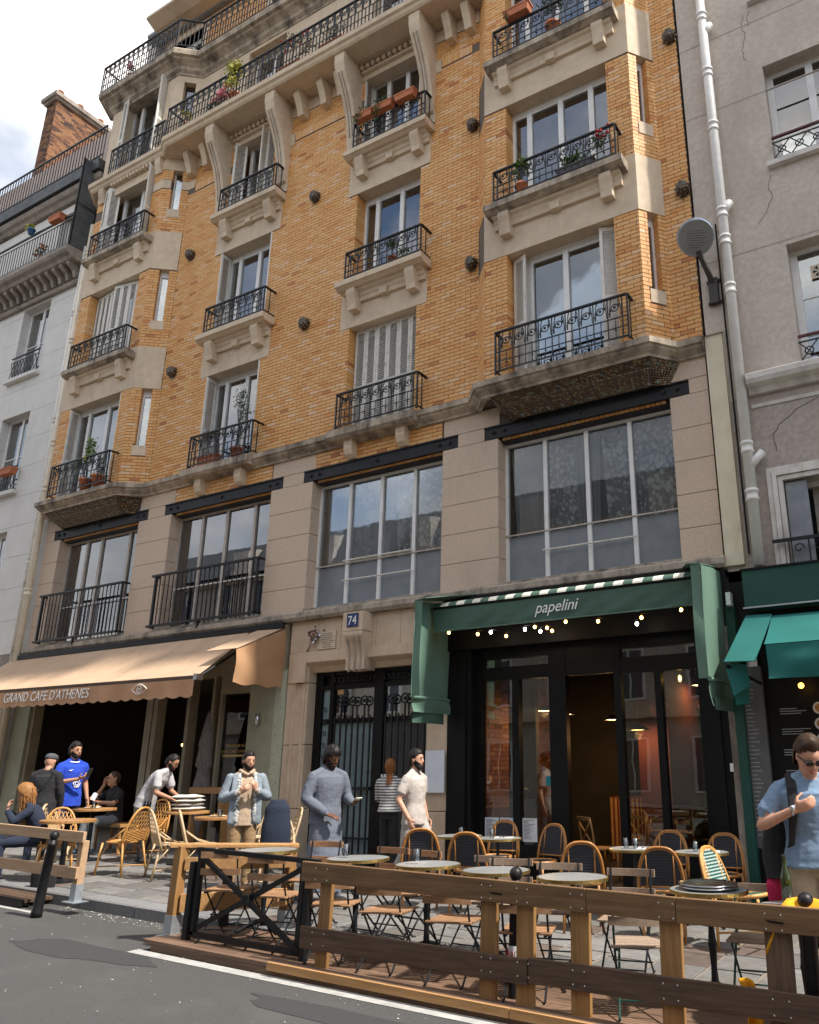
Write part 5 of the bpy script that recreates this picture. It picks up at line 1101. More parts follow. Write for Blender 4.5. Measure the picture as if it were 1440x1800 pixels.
rp(MB().box(-2.665, -2.41, -.06, .1, 4.12, 7.66), 'painted_pilaster', 'cream_paint'); rp(MB().prism([(.05, 7.66), (-.09, 7.66), (-.02, 7.70), (.05, 7.70)], 'x', -2.67, -2.40), 'pilaster_cap', 'right_dado')
for a, c, z0, z1 in ro:
    f = MB(); y = .24
    for x0, x1, za, zb in ((a, c, z0, z0 + .07), (a, c, z1 - .08, z1), (a, a + .10, z0 + .07, z1 - .08), (c - .10, c, z0 + .07, z1 - .08), ((a + c) / 2 - .055, (a + c) / 2 + .055, z0 + .07, z1 - .08)): f.box(x0, x1, y, y + .06, za, zb)
    if 6.8 < z0 < 7:
        for zz in (.55, 1.15): f.box(a + .1, c - .1, y + .01, y + .04, z0 + zz, z0 + zz + .025)
    w_ = rp(f, 'window', 'white_paint')
    for x0, x1 in ((a + .10, (a + c) / 2 - .055), ((a + c) / 2 + .055, c - .10)): rp(MB().box(x0, x1, y + .02, y + .026, z0 + .07, z1 - .08), 'pane', 'pane_glass', w_)
    rp(MB().box(a - .10, c + .1, -.10, .22, z0 - .08, z0), 'window_sill', 'moulding_white')
    if z0 > 6:
        f = MB(); f.bar((a, -.05, z0 + .42), (c, -.05, z0 + .42), .045, .03); r_ = rp(f, 'guard_rail', 'rail_maroon' if z0 < 12 else 'iron'); f = MB(); f.bar((a, -.05, z0 + .33), (c, -.05, z0 + .33), .018); f.bar((a, -.05, z0 + .03), (c, -.05, z0 + .03), .018)
        for k in range(5): x0 = a + (c - a) * k / 5; x1 = a + (c - a) * (k + 1) / 5; f.bar((x0, -.05, z0 + .03), (x1, -.05, z0 + .33), .014); f.bar((x1, -.05, z0 + .03), (x0, -.05, z0 + .33), .014); f.tube([((x0 + x1) / 2 + .06 * cos(a_), -.05, z0 + .18 + .06 * sin(a_)) for a_ in [2 * pi * j / 8 for j in range(8)]], .01, 4, closed=True)
        rp(f, 'guard_bars', 'iron', r_, kind='stuff')
    else:
        for dx, yy in ((.20, -.05), (.13, -.075), (.06, -.05)):
            rp(MB().box(a - dx, a - dx + .062, yy, .02, z0 - .3, z1 + dx).box(c + dx - .062, c + dx, yy, .02, z0 - .3, z1 + dx).box(a - dx + .062, c + dx - .062, yy, .02, z1 + dx - .062, z1 + dx), 'window_moulding', 'moulding_white')
        f = MB(); f.bar((a - .2, -.14, z0 + .33), (c + .2, -.14, z0 + .33), .05, .04); r_ = rp(f, 'guard_rail', 'iron'); f = MB()
        for k in range(5): xx = a + (c - a) * (k + .5) / 5; f.bar((xx - .12, -.14, z0 - .3), (xx - .12, -.14, z0 + .33), .02); f.tube([(xx + .07 * cos(t_) * (1 - t_ / 9), -.14, z0 + .2 + .07 * sin(t_) * (1 - t_ / 9)) for t_ in [j * .6 for j in range(11)]], .009, 4)
        rp(f, 'guard_bars', 'iron', r_, kind='stuff')
        rp(MB().box(a + .02, a + .30, .02, .05, z0, z1 - .03), 'shutter', 'zinc')
o = rp(MB().box(-1.10, -.86, .225, .235, 8.30, 8.52), 'vent_fan', 'plaque'); f = MB()
for k in range(6): a_ = k * pi / 3; f.pts([(-.98 + .02 * cos(a_), .222, 8.41 + .02 * sin(a_)), (-.98 + .09 * cos(a_ - .3), .222, 8.41 + .09 * sin(a_ - .3)), (-.98 + .09 * cos(a_ + .3), .222, 8.41 + .09 * sin(a_ + .3))], [(0, 1, 2)])
rp(f, 'fan_slots', 'shop_black', o, kind='stuff')
rp(MB().box(-2.6, RX1, .95, 1.0, -1, 21), 'room_back', 'room_dark')
q = random.Random(12)
for pts_ in ([(-1.45, 10.15), (-1.5, 9.9), (-1.46, 9.75), (-1.58, 9.5), (-1.75, 9.3)], [(-1.55, 13.4), (-1.60, 13.2), (-1.56, 12.95), (-1.63, 12.7), (-1.60, 12.4)], [(-1.2, 6.33), (-1.5, 6.22), (-1.75, 6.05), (-1.85, 5.9), (-1.83, 5.6)], [(-1.45, 13.45), (-1.5, 13.3), (-1.48, 13.1)]):
    ps_ = [];
    for (xa, za), (xb, zb) in zip(pts_, pts_[1:]):
        for k in range(5): ps_.append((xa + (xb - xa) * k / 5 + q.uniform(-.015, .015), -.016 if za < 6.5 else -.001, za + (zb - za) * k / 5))
    rp(MB().tube(ps_, .004, 4), 'crack', 'stone_joint')
pp = pipe('drainpipe', -2.20, -.13, .075, 4.05, 20, 'pipe_white', 'white drainpipe down the rough render wall with short branches', (5.05, 5.75, 8.30, 9.15, 9.65, 11.3, 12.4, 13.6, 16), ((5.55, .20), (9.72, .13), (13.3, .12)))
q_ = MB().tube([(-.14, .08, .2), (-.14, .08, 5.5)], .014, 6).build('cable', 'shop_black', pp); MB().box(-.02, .02, -.079, -.07, 5.02, 5.08).build('sticker', 'sticker_red', pp)
# round wall sign on an iron bracket
sg = empty('round_wall_sign', (-2.46, 0, 8.45), label='round grey wall sign on a dark bracket above the green awnings', cat='sign')
f = MB(); f.bar((0, -.05, .15), (0, -.05, -.28), .14, .10, up=(0, 1, 0)); f.build('wall_bracket', 'lamp_dark', sg, bevel=.006)
for dz in (-.25, .12): MB().tube([(-.1, -.03, dz), (.1, -.03, dz)], .03, 8).build('bolt', 'lamp_dark', sg)
MB().bar((0, -.08, .06), (-.09, -.42, .46), .07, .05).build('arm', 'lamp_dark', sg)
d_ = empty('sign_head', (-.11, -.44, .70)); d_.parent = sg; d_.rotation_euler = Vector((.30, -.62, -.72)).to_track_quat('Z', 'Y').to_euler()
MB().lathe([(.27, -.07), (.28, -.06), (.28, .05), (.265, .06)], n=36).build('rim', 'sign_rim', d_, smooth=False); MB().lathe([(.0, .062), (.26, .062), (.26, .055)], n=36, cap=False).build('face', 'sign_grey', d_)
f = MB(); q = random.Random(2)
for k in range(8): w = .16 - .01 * abs(k - 3); f.box(-w + q.uniform(0, .03), w - q.uniform(0, .05), .1 - k * .035, .108 - k * .035, .0625, .0635)
f.build('worn_lettering', 'zinc_dark', d_, kind='stuff'); 
# ---- dark green shop at the right
gs = empty('food_shop_front', (-.5, 0, gz(-.5)), label='dark shop front with tall menu panels beneath the teal awning', cat='shopfront'); gp = group_parts(gs)
gp(MB().box(-2.80, -2.72, -.1, .3, -.6, 3.3), 'stone_strip', 'left_stone_dark'); gp(MB().box(-2.715, -2.60, -.12, .3, -.6, 3.6), 'corner_post', 'box_green'); gp(MB().box(-2.66, RX1, .0, .4, 3.1, 4.05), 'fascia', 'shop_black')
gp(MB().box(-2.60, -2.35, -.04, .05, .55, 2.75), 'menu_panel', 'panel_grey'); gp(MB().box(-2.35, -1.25, .06, .1, -.6, 3.1), 'menu_panel', 'shop_black'); gp(MB().box(-1.2, RX1, .25, .3, -.6, 3.1), 'shop_back', 'shop_black'); gp(MB().box(-2.60, -2.2, -.03, .05, -.6, .5), 'plinth', 'shop_black')
q = random.Random(17); b = MB()
for k in range(40): z = 2.65 - k * .05; b.box(-2.585, -2.585 + q.uniform(.06, .14), -.044, -.041, z, z + .012)
gp(b, 'printed_lines', 'ink_pale', kind='stuff'); b = MB()
for blk in range(7):
    for k in range(3): z = 2.2 - blk * .25 - k * .03; b.box(-2.18, -2.18 + q.uniform(.2, .36), .055, .058, z, z + .010)
gp(b, 'printed_lines', 'ink_pale', kind='stuff')
for k in range(4):
    o = gp(MB().lathe([(.0, .0), (.075, .0), (.075, -.004)], n=18, cap=False), 'dish_picture', 'plate_white'); o.location = (-1.70, .052, 2.20 - k * .19); o.rotation_euler = (pi / 2, 0, 0)
    c_ = MB().lathe([(.0, .002), (.05, .002)], n=14, cap=False).build('dish', 'food', o)
gp(MB().ell((-1.84, -.2, 2.46), (.035, .035, .035), 10, 6), 'orange_lamp', 'lamp_orange', smooth=True); gp(MB().box(-2.83, -2.79, -.13, -.10, 1.45, 1.55), 'switch_box', 'plate_white'); gp(MB().box(-2.66, -2.60, -.25, -.12, 3.55, 3.72), 'junction_box', 'sticker_white')
ga = empty('teal_awning', (-.5, -.6, 3.2), label='teal fabric awning folding out below a dark green box fascia', cat='awning'); ap2 = group_parts(ga)
ap2(MB().box(-2.40, RX1, -.34, .0, 3.47, 3.96), 'box_fascia', 'box_green'); ap2(MB().box(-2.42, RX1, -.36, -.34, 3.455, 3.475), 'box_trim', 'galvanised'); ap2(MB().box(-2.42, RX1, -.36, .0, 3.96, 3.985), 'box_trim', 'shop_black')
ap2(MB().grid(lambda u, v: (-2.08 + 8 * u, -.32 - .62 * v, 3.34 - .44 * v - .02 * sin(pi * v)), 60, 8), 'canopy', 'awning_teal', smooth=True)
ap2(MB().grid(lambda u, v: (-2.06 + 8 * u, -.95 + (.03 * sin(u * 55 + v * 4) + .02 * sin(u * 23 - v * 6)) * v, 2.89 - .40 * v), 90, 8), 'valance', 'awning_teal', smooth=True)
ap2(MB().pts([(-2.40, -.32, 3.37), (-2.07, -.32, 3.36), (-2.20, -.93, 2.71), (-2.58, -.93, 2.725)], [(0, 1, 2, 3)]), 'end_flap', 'awning_teal', solid=.012)
ap2(MB().pts([(-2.58, -.90, 2.71), (-2.36, -.75, 2.70), (-2.34, -.70, 2.45), (-2.52, -.85, 2.32)], [(0, 1, 2, 3)]), 'hanging_corner', 'awning_teal', solid=.01); ap2(MB().pts([(-2.54, -.80, 2.60), (-2.40, -.55, 2.55), (-2.42, -.50, 2.25), (-2.52, -.75, 2.22)], [(0, 1, 2, 3)]), 'hanging_corner', 'awning_teal', solid=.01)
ap2(MB().tube([(-2.56, -.92, 2.68), (-2.3, -.3, 2.5)], .02, 6), 'folding_arm', 'shop_black')
# ---- the other side of the street, seen only as reflections in the glass
ob = empty('apartment_building', (-8, -23.5, gz(-8) - .13), label='pale apartment building across the street mirrored in the window panes', cat='building'); op = group_parts(ob)
op(MB().box(-46, 34, -25, -23.5, -3, 13.0), 'wall', 'opposite_wall'); op(MB().prism([(-23.3, 13.0), (-24.6, 15.6), (-28, 16.2), (-28, 13.0)], 'x', -46, 34), 'roof', 'slate'); op(MB().box(-46, 34, -23.5, -23.2, 12.8, 13.1), 'cornice', 'limestone'); op(MB().box(-46, 34, -23.5, -23.25, 3.6, 4.0), 'cornice', 'limestone')
wme = MB().box(-.6, .6, 0, .03, 0, 2.1).mesh('pane'); wme.materials.append(MATS['slate']); fme = MB().box(-.72, .72, 0, .05, -.1, 0).box(-.72, -.6, 0, .06, 0, 2.2).box(.6, .72, 0, .06, 0, 2.2).box(-.6, .6, 0, .06, 2.1, 2.2).box(-.03, .03, .03, .05, 0, 2.1).mesh('window'); fme.materials.append(MATS['white_paint'])
for i in range(22):
    for j in range(4):
        w_ = bpy.data.objects.new('window', fme); COL.objects.link(w_); w_.parent = ob; w_.matrix_parent_inverse = Matrix.Translation(ob.location).inverted(); w_.location = (-44 + i * 3.4, -23.5, 1.0 + j * 3.1 + (.4 if j else -.4)); p_ = bpy.data.objects.new('pane', wme); COL.objects.link(p_); p_.parent = w_
for i in range(10): op(MB().prism([(-23.4, 13.2), (-23.4, 14.9), (-24.6, 15.2), (-24.6, 13.2)], 'x', -40 + i * 7, -38.6 + i * 7), 'dormer', 'moulding_white')
# ================================================================ terrace decks, fences, bollards
def onslope(name, x, y, label=None, cat=None, group=None, rz=0., dz=0.):
    o = empty(name, (x, y, gz(x) + dz), rz, label, cat, group, ry=0)
    o.rotation_mode = 'QUATERNION'; o.rotation_quaternion = Matrix.Rotation(TILT, 4, 'Y').to_quaternion() @ Matrix.Rotation(rz, 4, 'Z').to_quaternion(); return o
q = random.Random(51)
dk = onslope('terrace_deck', -7.2, -4.6, 'long low deck of worn brown boards between kerb and road', 'deck', dz=-.03)
for k in range(6):
    y0 = .43 - k * .15; x = -.02 - q.uniform(0, .1)
    while x < 9.2:
        L = q.choice((1.8, 2.4, 3.0)); MB().box(x + .003, x + L - .003, y0 - .142, y0, -.035, q.uniform(-.003, .002)).build('plank', 'deck_wood', dk, bevel=.004); x += L
for yy in (-.46, .35): MB().box(0, 9.2, yy, yy + .04, -.095, -.036).build('joist', 'wood_dark', dk)
x = 1.55
while x < 9: MB().box(x + .004, x + 2.396, -.50, -.472, -.05, .012).build('edge_board', 'wood_new' if x < 4 else 'wood_old', dk); x += 2.4
# black steel barrier with a diagonal cross
bf = onslope('steel_barrier', -6.96, -4.87, 'black steel barrier with a diagonal cross at the terrace corner', 'barrier', dz=-.13)
B_ = lambda b, n, **k: b.build(n, 'black_paint', bf, **k)
B_(MB().box(-.03, .03, -.03, .03, 0, .79), 'post'); B_(MB().box(1.48, 1.54, -.03, .03, 0, .80), 'post'); B_(MB().bar((.02, .01, .905), (1.60, .01, .905), .05, .04), 'top_rail'); B_(MB().box(.05, .1, -.01, .04, .15, .9), 'upright'); B_(MB().box(1.40, 1.45, -.01, .04, .15, .9), 'upright'); B_(MB().bar((.03, .01, .155), (1.48, .01, .155), .04, .05), 'bottom_rail')
B_(MB().bar((.07, -.01, .87), (1.46, -.01, .17), .03, .045), 'diagonal'); B_(MB().bar((.07, .02, .19), (1.46, .02, .86), .03, .045), 'diagonal'); B_(MB().box(.72, .81, -.035, .045, .48, .57), 'hub', bevel=.01)
# wooden return fence at the terrace end
wf = onslope('wooden_fence', -7.29, -4.77, 'short orange wooden end fence on galvanised post shoes behind the steel barrier', 'fence', dz=-.05)
def wpost(par, x, y, h, m='wood_new_v', w=.10, shoe=True, lean=0.):
    MB().pts([(x - w / 2, y - w / 2, .14 * shoe), (x + w / 2, y - w / 2, .14 * shoe), (x + w / 2, y + w / 2, .14 * shoe), (x - w / 2, y + w / 2, .14 * shoe), (x - w / 2 + lean, y - w / 2, h), (x + w / 2 + lean, y - w / 2, h), (x + w / 2 + lean, y + w / 2, h), (x - w / 2 + lean, y + w / 2, h)], [(0, 3, 2, 1), (4, 5, 6, 7), (0, 1, 5, 4), (1, 2, 6, 5), (2, 3, 7, 6), (3, 0, 4, 7)]).build('post', m, par, bevel=.006)
    if shoe: MB().box(x - w / 2 - .006, x + w / 2 + .006, y - w / 2 - .006, y + w / 2 + .006, 0, .19).box(x - .11, x + .11, y - .1, y + .1, -.004, .006).build('post_shoe', 'galvanised', par)
wpost(wf, 0, 0, .83); wpost(wf, .69, .84, .80)
MB().bar((-.10, -.06, .83), (.74, .90, .81), .15, .035).build('top_rail', 'wood_new', wf, bevel=.004); MB().bar((.07, .0, .30), (.74, .80, .32), .035, .17).build('lower_rail', 'wood_new', wf, bevel=.004); MB().bar((.07, .0, .66), (.74, .80, .66), .03, .12).build('upper_rail', 'wood_new', wf, bevel=.004)
# long street fence of planks
fn = empty('wooden_fence', (-5.3, -4.95, gz(-5.3)), label='long weathered plank fence along the road in front of the folding chairs', cat='fence')
fi = Matrix.Translation(fn.location).inverted()
def F_(b, n, m, **k): o = b.build(n, m, **k); o.parent = fn; o.matrix_parent_inverse = fi; return o
def plank(p, q_, h, th, n, m, y):
    (x0, zt0), (x1, zt1) = p, q_
    return F_(MB().pts([(x0, y, zt0 - h), (x1, y, zt1 - h), (x1, y + th, zt1 - h), (x0, y + th, zt0 - h), (x0, y, zt0), (x1, y, zt1), (x1, y + th, zt1), (x0, y + th, zt0)], [(0, 3, 2, 1), (4, 5, 6, 7), (0, 1, 5, 4), (1, 2, 6, 5), (2, 3, 7, 6), (3, 0, 4, 7)]), n, m, bevel=.005)
plank((-5.42, .739), (-2.672, .671), .16, .04, 'top_rail', 'wood_rail', -4.99); plank((-2.668, .671), (-2.002, .654), .158, .04, 'top_rail', 'wood_rail', -4.99); plank((-1.998, .654), (.9, .625), .16, .04, 'top_rail', 'wood_rail', -4.99)
plank((-5.40, .222), (-3.165, .165), .17, .035, 'lower_rail', 'wood_dark', -4.985); plank((-3.155, .178), (.9, .115), .168, .035, 'lower_rail', 'wood_dark', -4.985)
for xx, w, z0, m in ((-5.17, .13, -.10, 'wood_new_v'), (-3.52, .145, -.19, 'wood_new_v'), (-3.20, .15, -.225, 'wood_new_v'), (-2.75, .15, -.24, 'wood_new_v'), (-2.07, .155, -.27, 'wood_new_v'), (-1.35, .17, -.27, 'wood_dark_v'), (-1.02, .16, -.27, 'wood_dark_v')):
    zt = .739 - .0245 * (xx + 5.4) - .03; F_(MB().pts([(xx - w / 2 + dx, yy, zz) for zz, dx in ((z0, -.010), (zt, .012)) for dx, yy in ((dx, -4.948), (dx + w, -4.948), (dx + w, -4.905), (dx, -4.905))], [(0, 3, 2, 1), (4, 5, 6, 7), (0, 1, 5, 4), (1, 2, 6, 5), (2, 3, 7, 6), (3, 0, 4, 7)]), 'post', m, bevel=.005)
b = MB()
for xx in (-5.25, -5.12, -3.55, -3.47, -3.24, -3.15, -2.79, -2.70, -2.12, -2.02, -1.4, -1.3):
    for dz in (-.035, -.125): b.lathe([(.0, 0), (.006, 0), (.006, .003)], (0, 0, 0), 6) if False else b.ell((xx, -4.992, .22 - .0195 * (xx + 5.4) + dz), (.006, .004, .006), 6, 3); b.ell((xx, -4.994, .739 - .0245 * (xx + 5.4) + dz - .01), (.005, .004, .005), 6, 3)
F_(b, 'screw_heads', 'galvanised', kind='stuff')
for xx, zz in ((-3.43, .60), (-1.35, .555)): F_(MB().pts([(xx - .06, -4.994, zz + .006), (xx, -4.994, zz + .002), (xx + .07, -4.994, zz - .004), (xx + .06, -4.994, zz - .014), (xx - .02, -4.994, zz - .010)], [(0, 1, 2, 3, 4)]), 'handhold_slot', 'shop_black')
# left terrace: deck and fence
d2 = onslope('terrace_deck', -10.25, -4.13, 'low dark deck under the left wooden fence', 'deck', dz=-.04)
for k in range(4): MB().box(-4, 0, -.36 + k * .15 + .003, -.36 + (k + 1) * .15 - .003, -.035, 0).build('plank', 'wood_dark', d2)
MB().box(-4, -.02, -.39, -.365, -.09, .005).build('edge_board', 'shop_black', d2)
f2 = onslope('wooden_fence', -9.42, -4.40, 'pale clean wooden fence with two boards left of the open pavement', 'fence', dz=0.)
for z0, z1, x1, y in ((.645, .765, .03, -.03), (.25, .375, .0, -.03)): MB().box(-4.2, x1, y - .02, y + .02, z0, z1).build('board', 'wood_pale', f2, bevel=.005)
wpost(f2, -.05, .03, .66, 'wood_pale', .085); wpost(f2, -2.4, .03, .66, 'wood_pale', .085)
# bollards with round heads
def bollard(x, y, label, h=.98, lean=0., leany=0., group='cast iron bollards'):
    o = onslope('bollard', x, y, label, 'bollard', group, dz=-.13); o.rotation_quaternion = Matrix.Rotation(lean, 4, 'Y').to_quaternion() @ Matrix.Rotation(leany, 4, 'X').to_quaternion()
    MB().lathe([(.062, 0), (.062, .06), (.055, .08), (.048, h - .16), (.055, h - .155), (.055, h - .13), (.04, h - .12), (.036, h - .09)], n=18).build('shaft', 'black_paint', o, smooth=True); MB().ell((0, 0, h - .05), (.052, .052, .052), 18, 12).build('ball', 'black_paint', o, smooth=True); return o
bollard(-9.62, -4.72, 'leaning black bollard in front of the pale left fence', .92, .13, 0); b1 = bollard(-3.37, -4.80, 'black bollard with a red and white sticker between two wooden fence posts', 1.01, .02)
bollard(-1.18, -4.86, 'black bollard carrying the yellow cloth at the right end of the fence', 1.03, .02); bollard(-7.18, -4.22, 'black bollard behind the steel barrier beside the man in the beige hoodie', .90, .02)
o = MB().lathe([(.058, .0), (.058, .10)], (0, 0, .36), 18, cap=False).build('sticker', 'sticker_white', b1); text('sticker_print', 'FRAG', .062, 'sticker_red', (-.004, -.060, .385), (pi / 2, 0, 0), b1, extr=.001, sx=.75)
o = MB().lathe([(.0585, .0), (.0585, .022)], (0, 0, .355), 18, cap=False).build('sticker_edge', 'sticker_red', b1)
# ================================================================ chairs and tables
def placed(root_maker, x, y, rz, label, cat, group, dz=0., name=None):
    o = root_maker(); o.location = (x, y, gz(x) + dz); o.rotation_euler = (0, 0, rz); tag(o, label, cat, group); return o
PROTO = {}
def clone(key, maker, x, y, rz, label, cat, group, dz=0., tiltx=0.):
    if key not in PROTO: PROTO[key] = maker(); o = PROTO[key]; o.location = (x, y, gz(x) + dz); o.rotation_euler = (tiltx, 0, rz)
    else: o = dup(PROTO[key], (x, y, gz(x) + dz)); o.rotation_euler = (tiltx, 0, rz)
    tag(o, label, cat, group); return o
def folding_chair(fr='iron', sl='slat_wood'):
    t = empty('folding_chair'); w = .40; hs = .45                # faces -Y, backrest at +Y
    for k in range(7): y0 = -.19 + k * .056; MB().box(-w / 2, w / 2, y0, y0 + .044, hs - .012, hs + .004).build('seat_slat', sl, t, bevel=.003)
    for z0 in (.59, .74): MB().grid(lambda u, v: (-.21 + .42 * u, .215 + .02 * sin(pi * u) + (z0 - .6) * .12, z0 + .058 * v), 6, 1).build('back_slat', sl, t, solid=.016)
    for s in (-1, 1):
        x = s * (w / 2 - .025); MB().tube([(x, .235, .81), (x, .20, .60), (x, .15, .45), (x, -.05, .22), (x, -.24, .012), (x, -.29, .008)], .009, 6).build('leg', fr, t); x = s * (w / 2 - .045); MB().tube([(x, -.20, .435), (x, .02, .22), (x, .24, .012), (x, .28, .008)], .009, 6).build('leg', fr, t)
        MB().box(x - .01, x + .01, -.2, .2, hs - .028, hs - .013).build('seat_rail', fr, t)
    for y, z in ((.15, .10), (-.16, .10), (.04, .215)): MB().tube([(-w / 2 + .03, y, z), (w / 2 - .03, y, z)], .007, 5).build('stretcher', fr, t)
    return t
def weave(b, fn, nu, nv, r=.004):
    for i in range(nu): b.tube([fn((i + .5) / nu, j / 8) for j in range(9)], r, 4)
    for j in range(nv): b.tube([fn(i / 8, (j + .5) / nv) for i in range(9)], r, 4)
def arch(w, z0, z1, y0, y1, n=14, p=2.6):
    out = []
    for i in range(n + 1):
        a = pi * i / n; cx = -cos(a); sz = sin(a); x = w * (abs(cx) ** (2 / p)) * (1 if cx > 0 else -1); z = abs(sz) ** (2 / p); out.append((x, y0 + (y1 - y0) * z, z0 + (z1 - z0) * z))
    return out
def bistro_chair(ra='rattan_brown', wv='weave_black', dots=None):
    t = empty('rattan_chair'); hs = .45
    for s in (-1, 1):
        MB().tube([(s * .19, -.20, 0), (s * .18, -.19, .43)], .014, 8).build('leg', ra, t, smooth=True); MB().tube([(s * .20, .25, 0), (s * .19, .20, .45)], .014, 8).build('leg', ra, t, smooth=True)
        MB().tube([(s * .19, -.19, .18), (s * .195, .215, .18)], .010, 6).build('stretcher', ra, t, smooth=True)
    MB().tube([(-.19, -.19, .24), (.19, -.19, .24)], .010, 6).build('stretcher', ra, t, smooth=True)
    rim = [(.21 * cos(a) * (1 - .08 * sin(a)), .21 * sin(a) - .01, hs) for a in [2 * pi * k / 24 for k in range(24)]]
    MB().tube(rim, .017, 8, closed=True).build('seat_rim', ra, t, smooth=True); MB().lathe([(.0, hs - .004), (.20, hs + .002)], n=24, cap=False).build('seat', wv, t)
    MB().tube(arch(.228, .36, .87, .20, .30, 18, 2.9), .015, 8).build('back_frame', ra, t, smooth=True); MB().tube(arch(.208, .42, .852, .195, .292, 18, 2.9), .010, 8).build('back_frame', ra, t, smooth=True)
    MB().tube([(-.19, .225, .50), (.19, .225, .50)], .011, 6).build('back_rail', ra, t, smooth=True)
    for s in (-1, 1): MB().tube([(s * .135, .225, .46), (s * .135, .285, .84)], .010, 6).build('back_post', ra, t, smooth=True)
    A_ = arch(.205, .50, .85, .225, .292, 20, 2.9); b = MB(); bs = len(b.v); b.v.extend(A_); b.face(list(range(bs, bs + len(A_)))); b.build('back_panel', wv, t)
    b = MB(); q = random.Random(1)
    for i in range(13):
        for j in range(12):
            x = -.18 + .36 * (i + .5 * (j % 2)) / 12.5; z = .52 + .335 * (j + .5) / 12
            if abs(x) < .185 * (1 - ((z - .5) / .37) ** 5): yy = .225 + (z - .50) / .365 * .067; b.box(x - .009, x + .009, yy - .006, yy + .006, z - .006, z + .006)
    b.build('weave_dots', dots or 'weave_dot', t, kind='stuff'); return t
def wicker_chair(ra='rattan_pale', loop=True):
    t = empty('wicker_chair'); hs = .44
    for s in (-1, 1):
        MB().tube([(s * .23, -.22, 0), (s * .18, -.19, .43)], .015, 8).build('leg', ra, t, smooth=True); MB().tube([(s * .22, .28, 0), (s * .18, .19, .44)], .015, 8).build('leg', ra, t, smooth=True)
        MB().tube([(s * .215, -.21, .12), (s * -.205, .255, .12)], .010, 6).build('stretcher', ra, t, smooth=True); MB().tube([(s * .205, -.20, .22), (s * .06, -.19, .42)], .009, 6).build('brace', ra, t, smooth=True); MB().tube([(s * .205, .24, .22), (s * .18, .06, .42)], .009, 6).build('brace', ra, t, smooth=True)
    MB().tube([(.22 * cos(a), .20 * sin(a), hs) for a in [2 * pi * k / 22 for k in range(22)]], .018, 8, closed=True).build('seat_rim', ra, t, smooth=True); MB().lathe([(.0, hs + .004), (.215, hs + .004)], n=22, cap=False).build('seat', ra, t)
    MB().tube(arch(.225, .36, .90, .18, .34, p=2.4), .017, 8).build('back_frame', ra, t, smooth=True); b = MB()
    fy = lambda z: .18 + (z - .36) / .54 * .16
    def inside(x, z): return abs(x) < .215 * max(0, 1 - ((z - .36) / .54) ** 4) ** .5
    for k in range(-9, 10):                   # crossing lattice strands
        for s in (-1, 1):
            pts_ = [(k * .048 + s * (z - .52) * .42, fy(z), z) for z in [.60 + .05 * j for j in range(7)]]; pts_ = [p for p in pts_ if inside(p[0], p[2])]
            if len(pts_) > 1: b.tube(pts_, .006, 4)
    for j in range(9): z = .46 + j * .016; b.tube([(-.20 + .40 * i / 8, fy(z) + .006 * (-1) ** (i + j), z) for i in range(9)], .007, 4)
    for i in range(9): x = -.18 + i * .045; b.tube([(x, fy(.45), .45), (x, fy(.60), .60)], .006, 4)
    b.build('lattice', ra, t, kind='stuff')
    for s in (-1, 1): MB().tube([(s * .20, .22, .62), (s * .21, .05, .50), (s * .19, -.10, .455)], .012, 6).build('arm_brace', ra, t, smooth=True)
    return t
def bistro_table(r=.29, top='table_white'):
    t = empty('bistro_table'); h = .735
    MB().lathe([(.0, 0), (r, 0), (r, .004), (.0, .004)], (0, 0, h), 36, cap=False).build('table_top', top, t); MB().lathe([(r, -.022), (r + .008, -.02), (r + .008, .004), (r, .007)], (0, 0, h), 36, cap=False).build('brass_edge', 'brass', t, smooth=False)
    MB().lathe([(.02, .05), (.035, .08), (.028, .12), (.022, .2), (.03, .34), (.036, .36), (.03, .38), (.02, .5), (.02, h - .03), (.10, h - .022)], n=12).build('pedestal', 'iron', t, smooth=True)
    for k in range(3): a = 2 * pi * k / 3 + .4; MB().tube([(0, 0, .10), (.10 * cos(a), .10 * sin(a), .075), (.22 * cos(a), .22 * sin(a), .015), (.25 * cos(a), .25 * sin(a), .01)], [.026, .022, .016, .02], 6).build('foot', 'iron', t, smooth=True)
    return t
def wood_table():
    t = empty('round_table'); MB().lathe([(.0, .735), (.345, .735), (.35, .74), (.35, .77), (.345, .775), (.0, .775)], n=32, cap=False).build('table_top', 'table_wood', t); MB().tube([(0, 0, .03), (0, 0, .735)], .035, 10).build('pedestal', 'iron', t, smooth=True); MB().lathe([(.22, 0), (.22, .015), (.04, .04)], n=20).build('base', 'iron', t); return t
def tumbler(x, y, z, label):
    o = empty('drinking_glass', (x, y, z), label=label, cat='glass', group='clear tumblers on the tables'); MB().lathe([(.027, .004), (.036, .105), (.034, .105), (.025, .01)], n=14, cap=False).build('glass_wall', 'drink_glass', o, smooth=True); MB().lathe([(.0, .002), (.027, .002), (.027, .010), (.0, .010)], n=14, cap=False).build('glass_base', 'drink_glass', o); return o
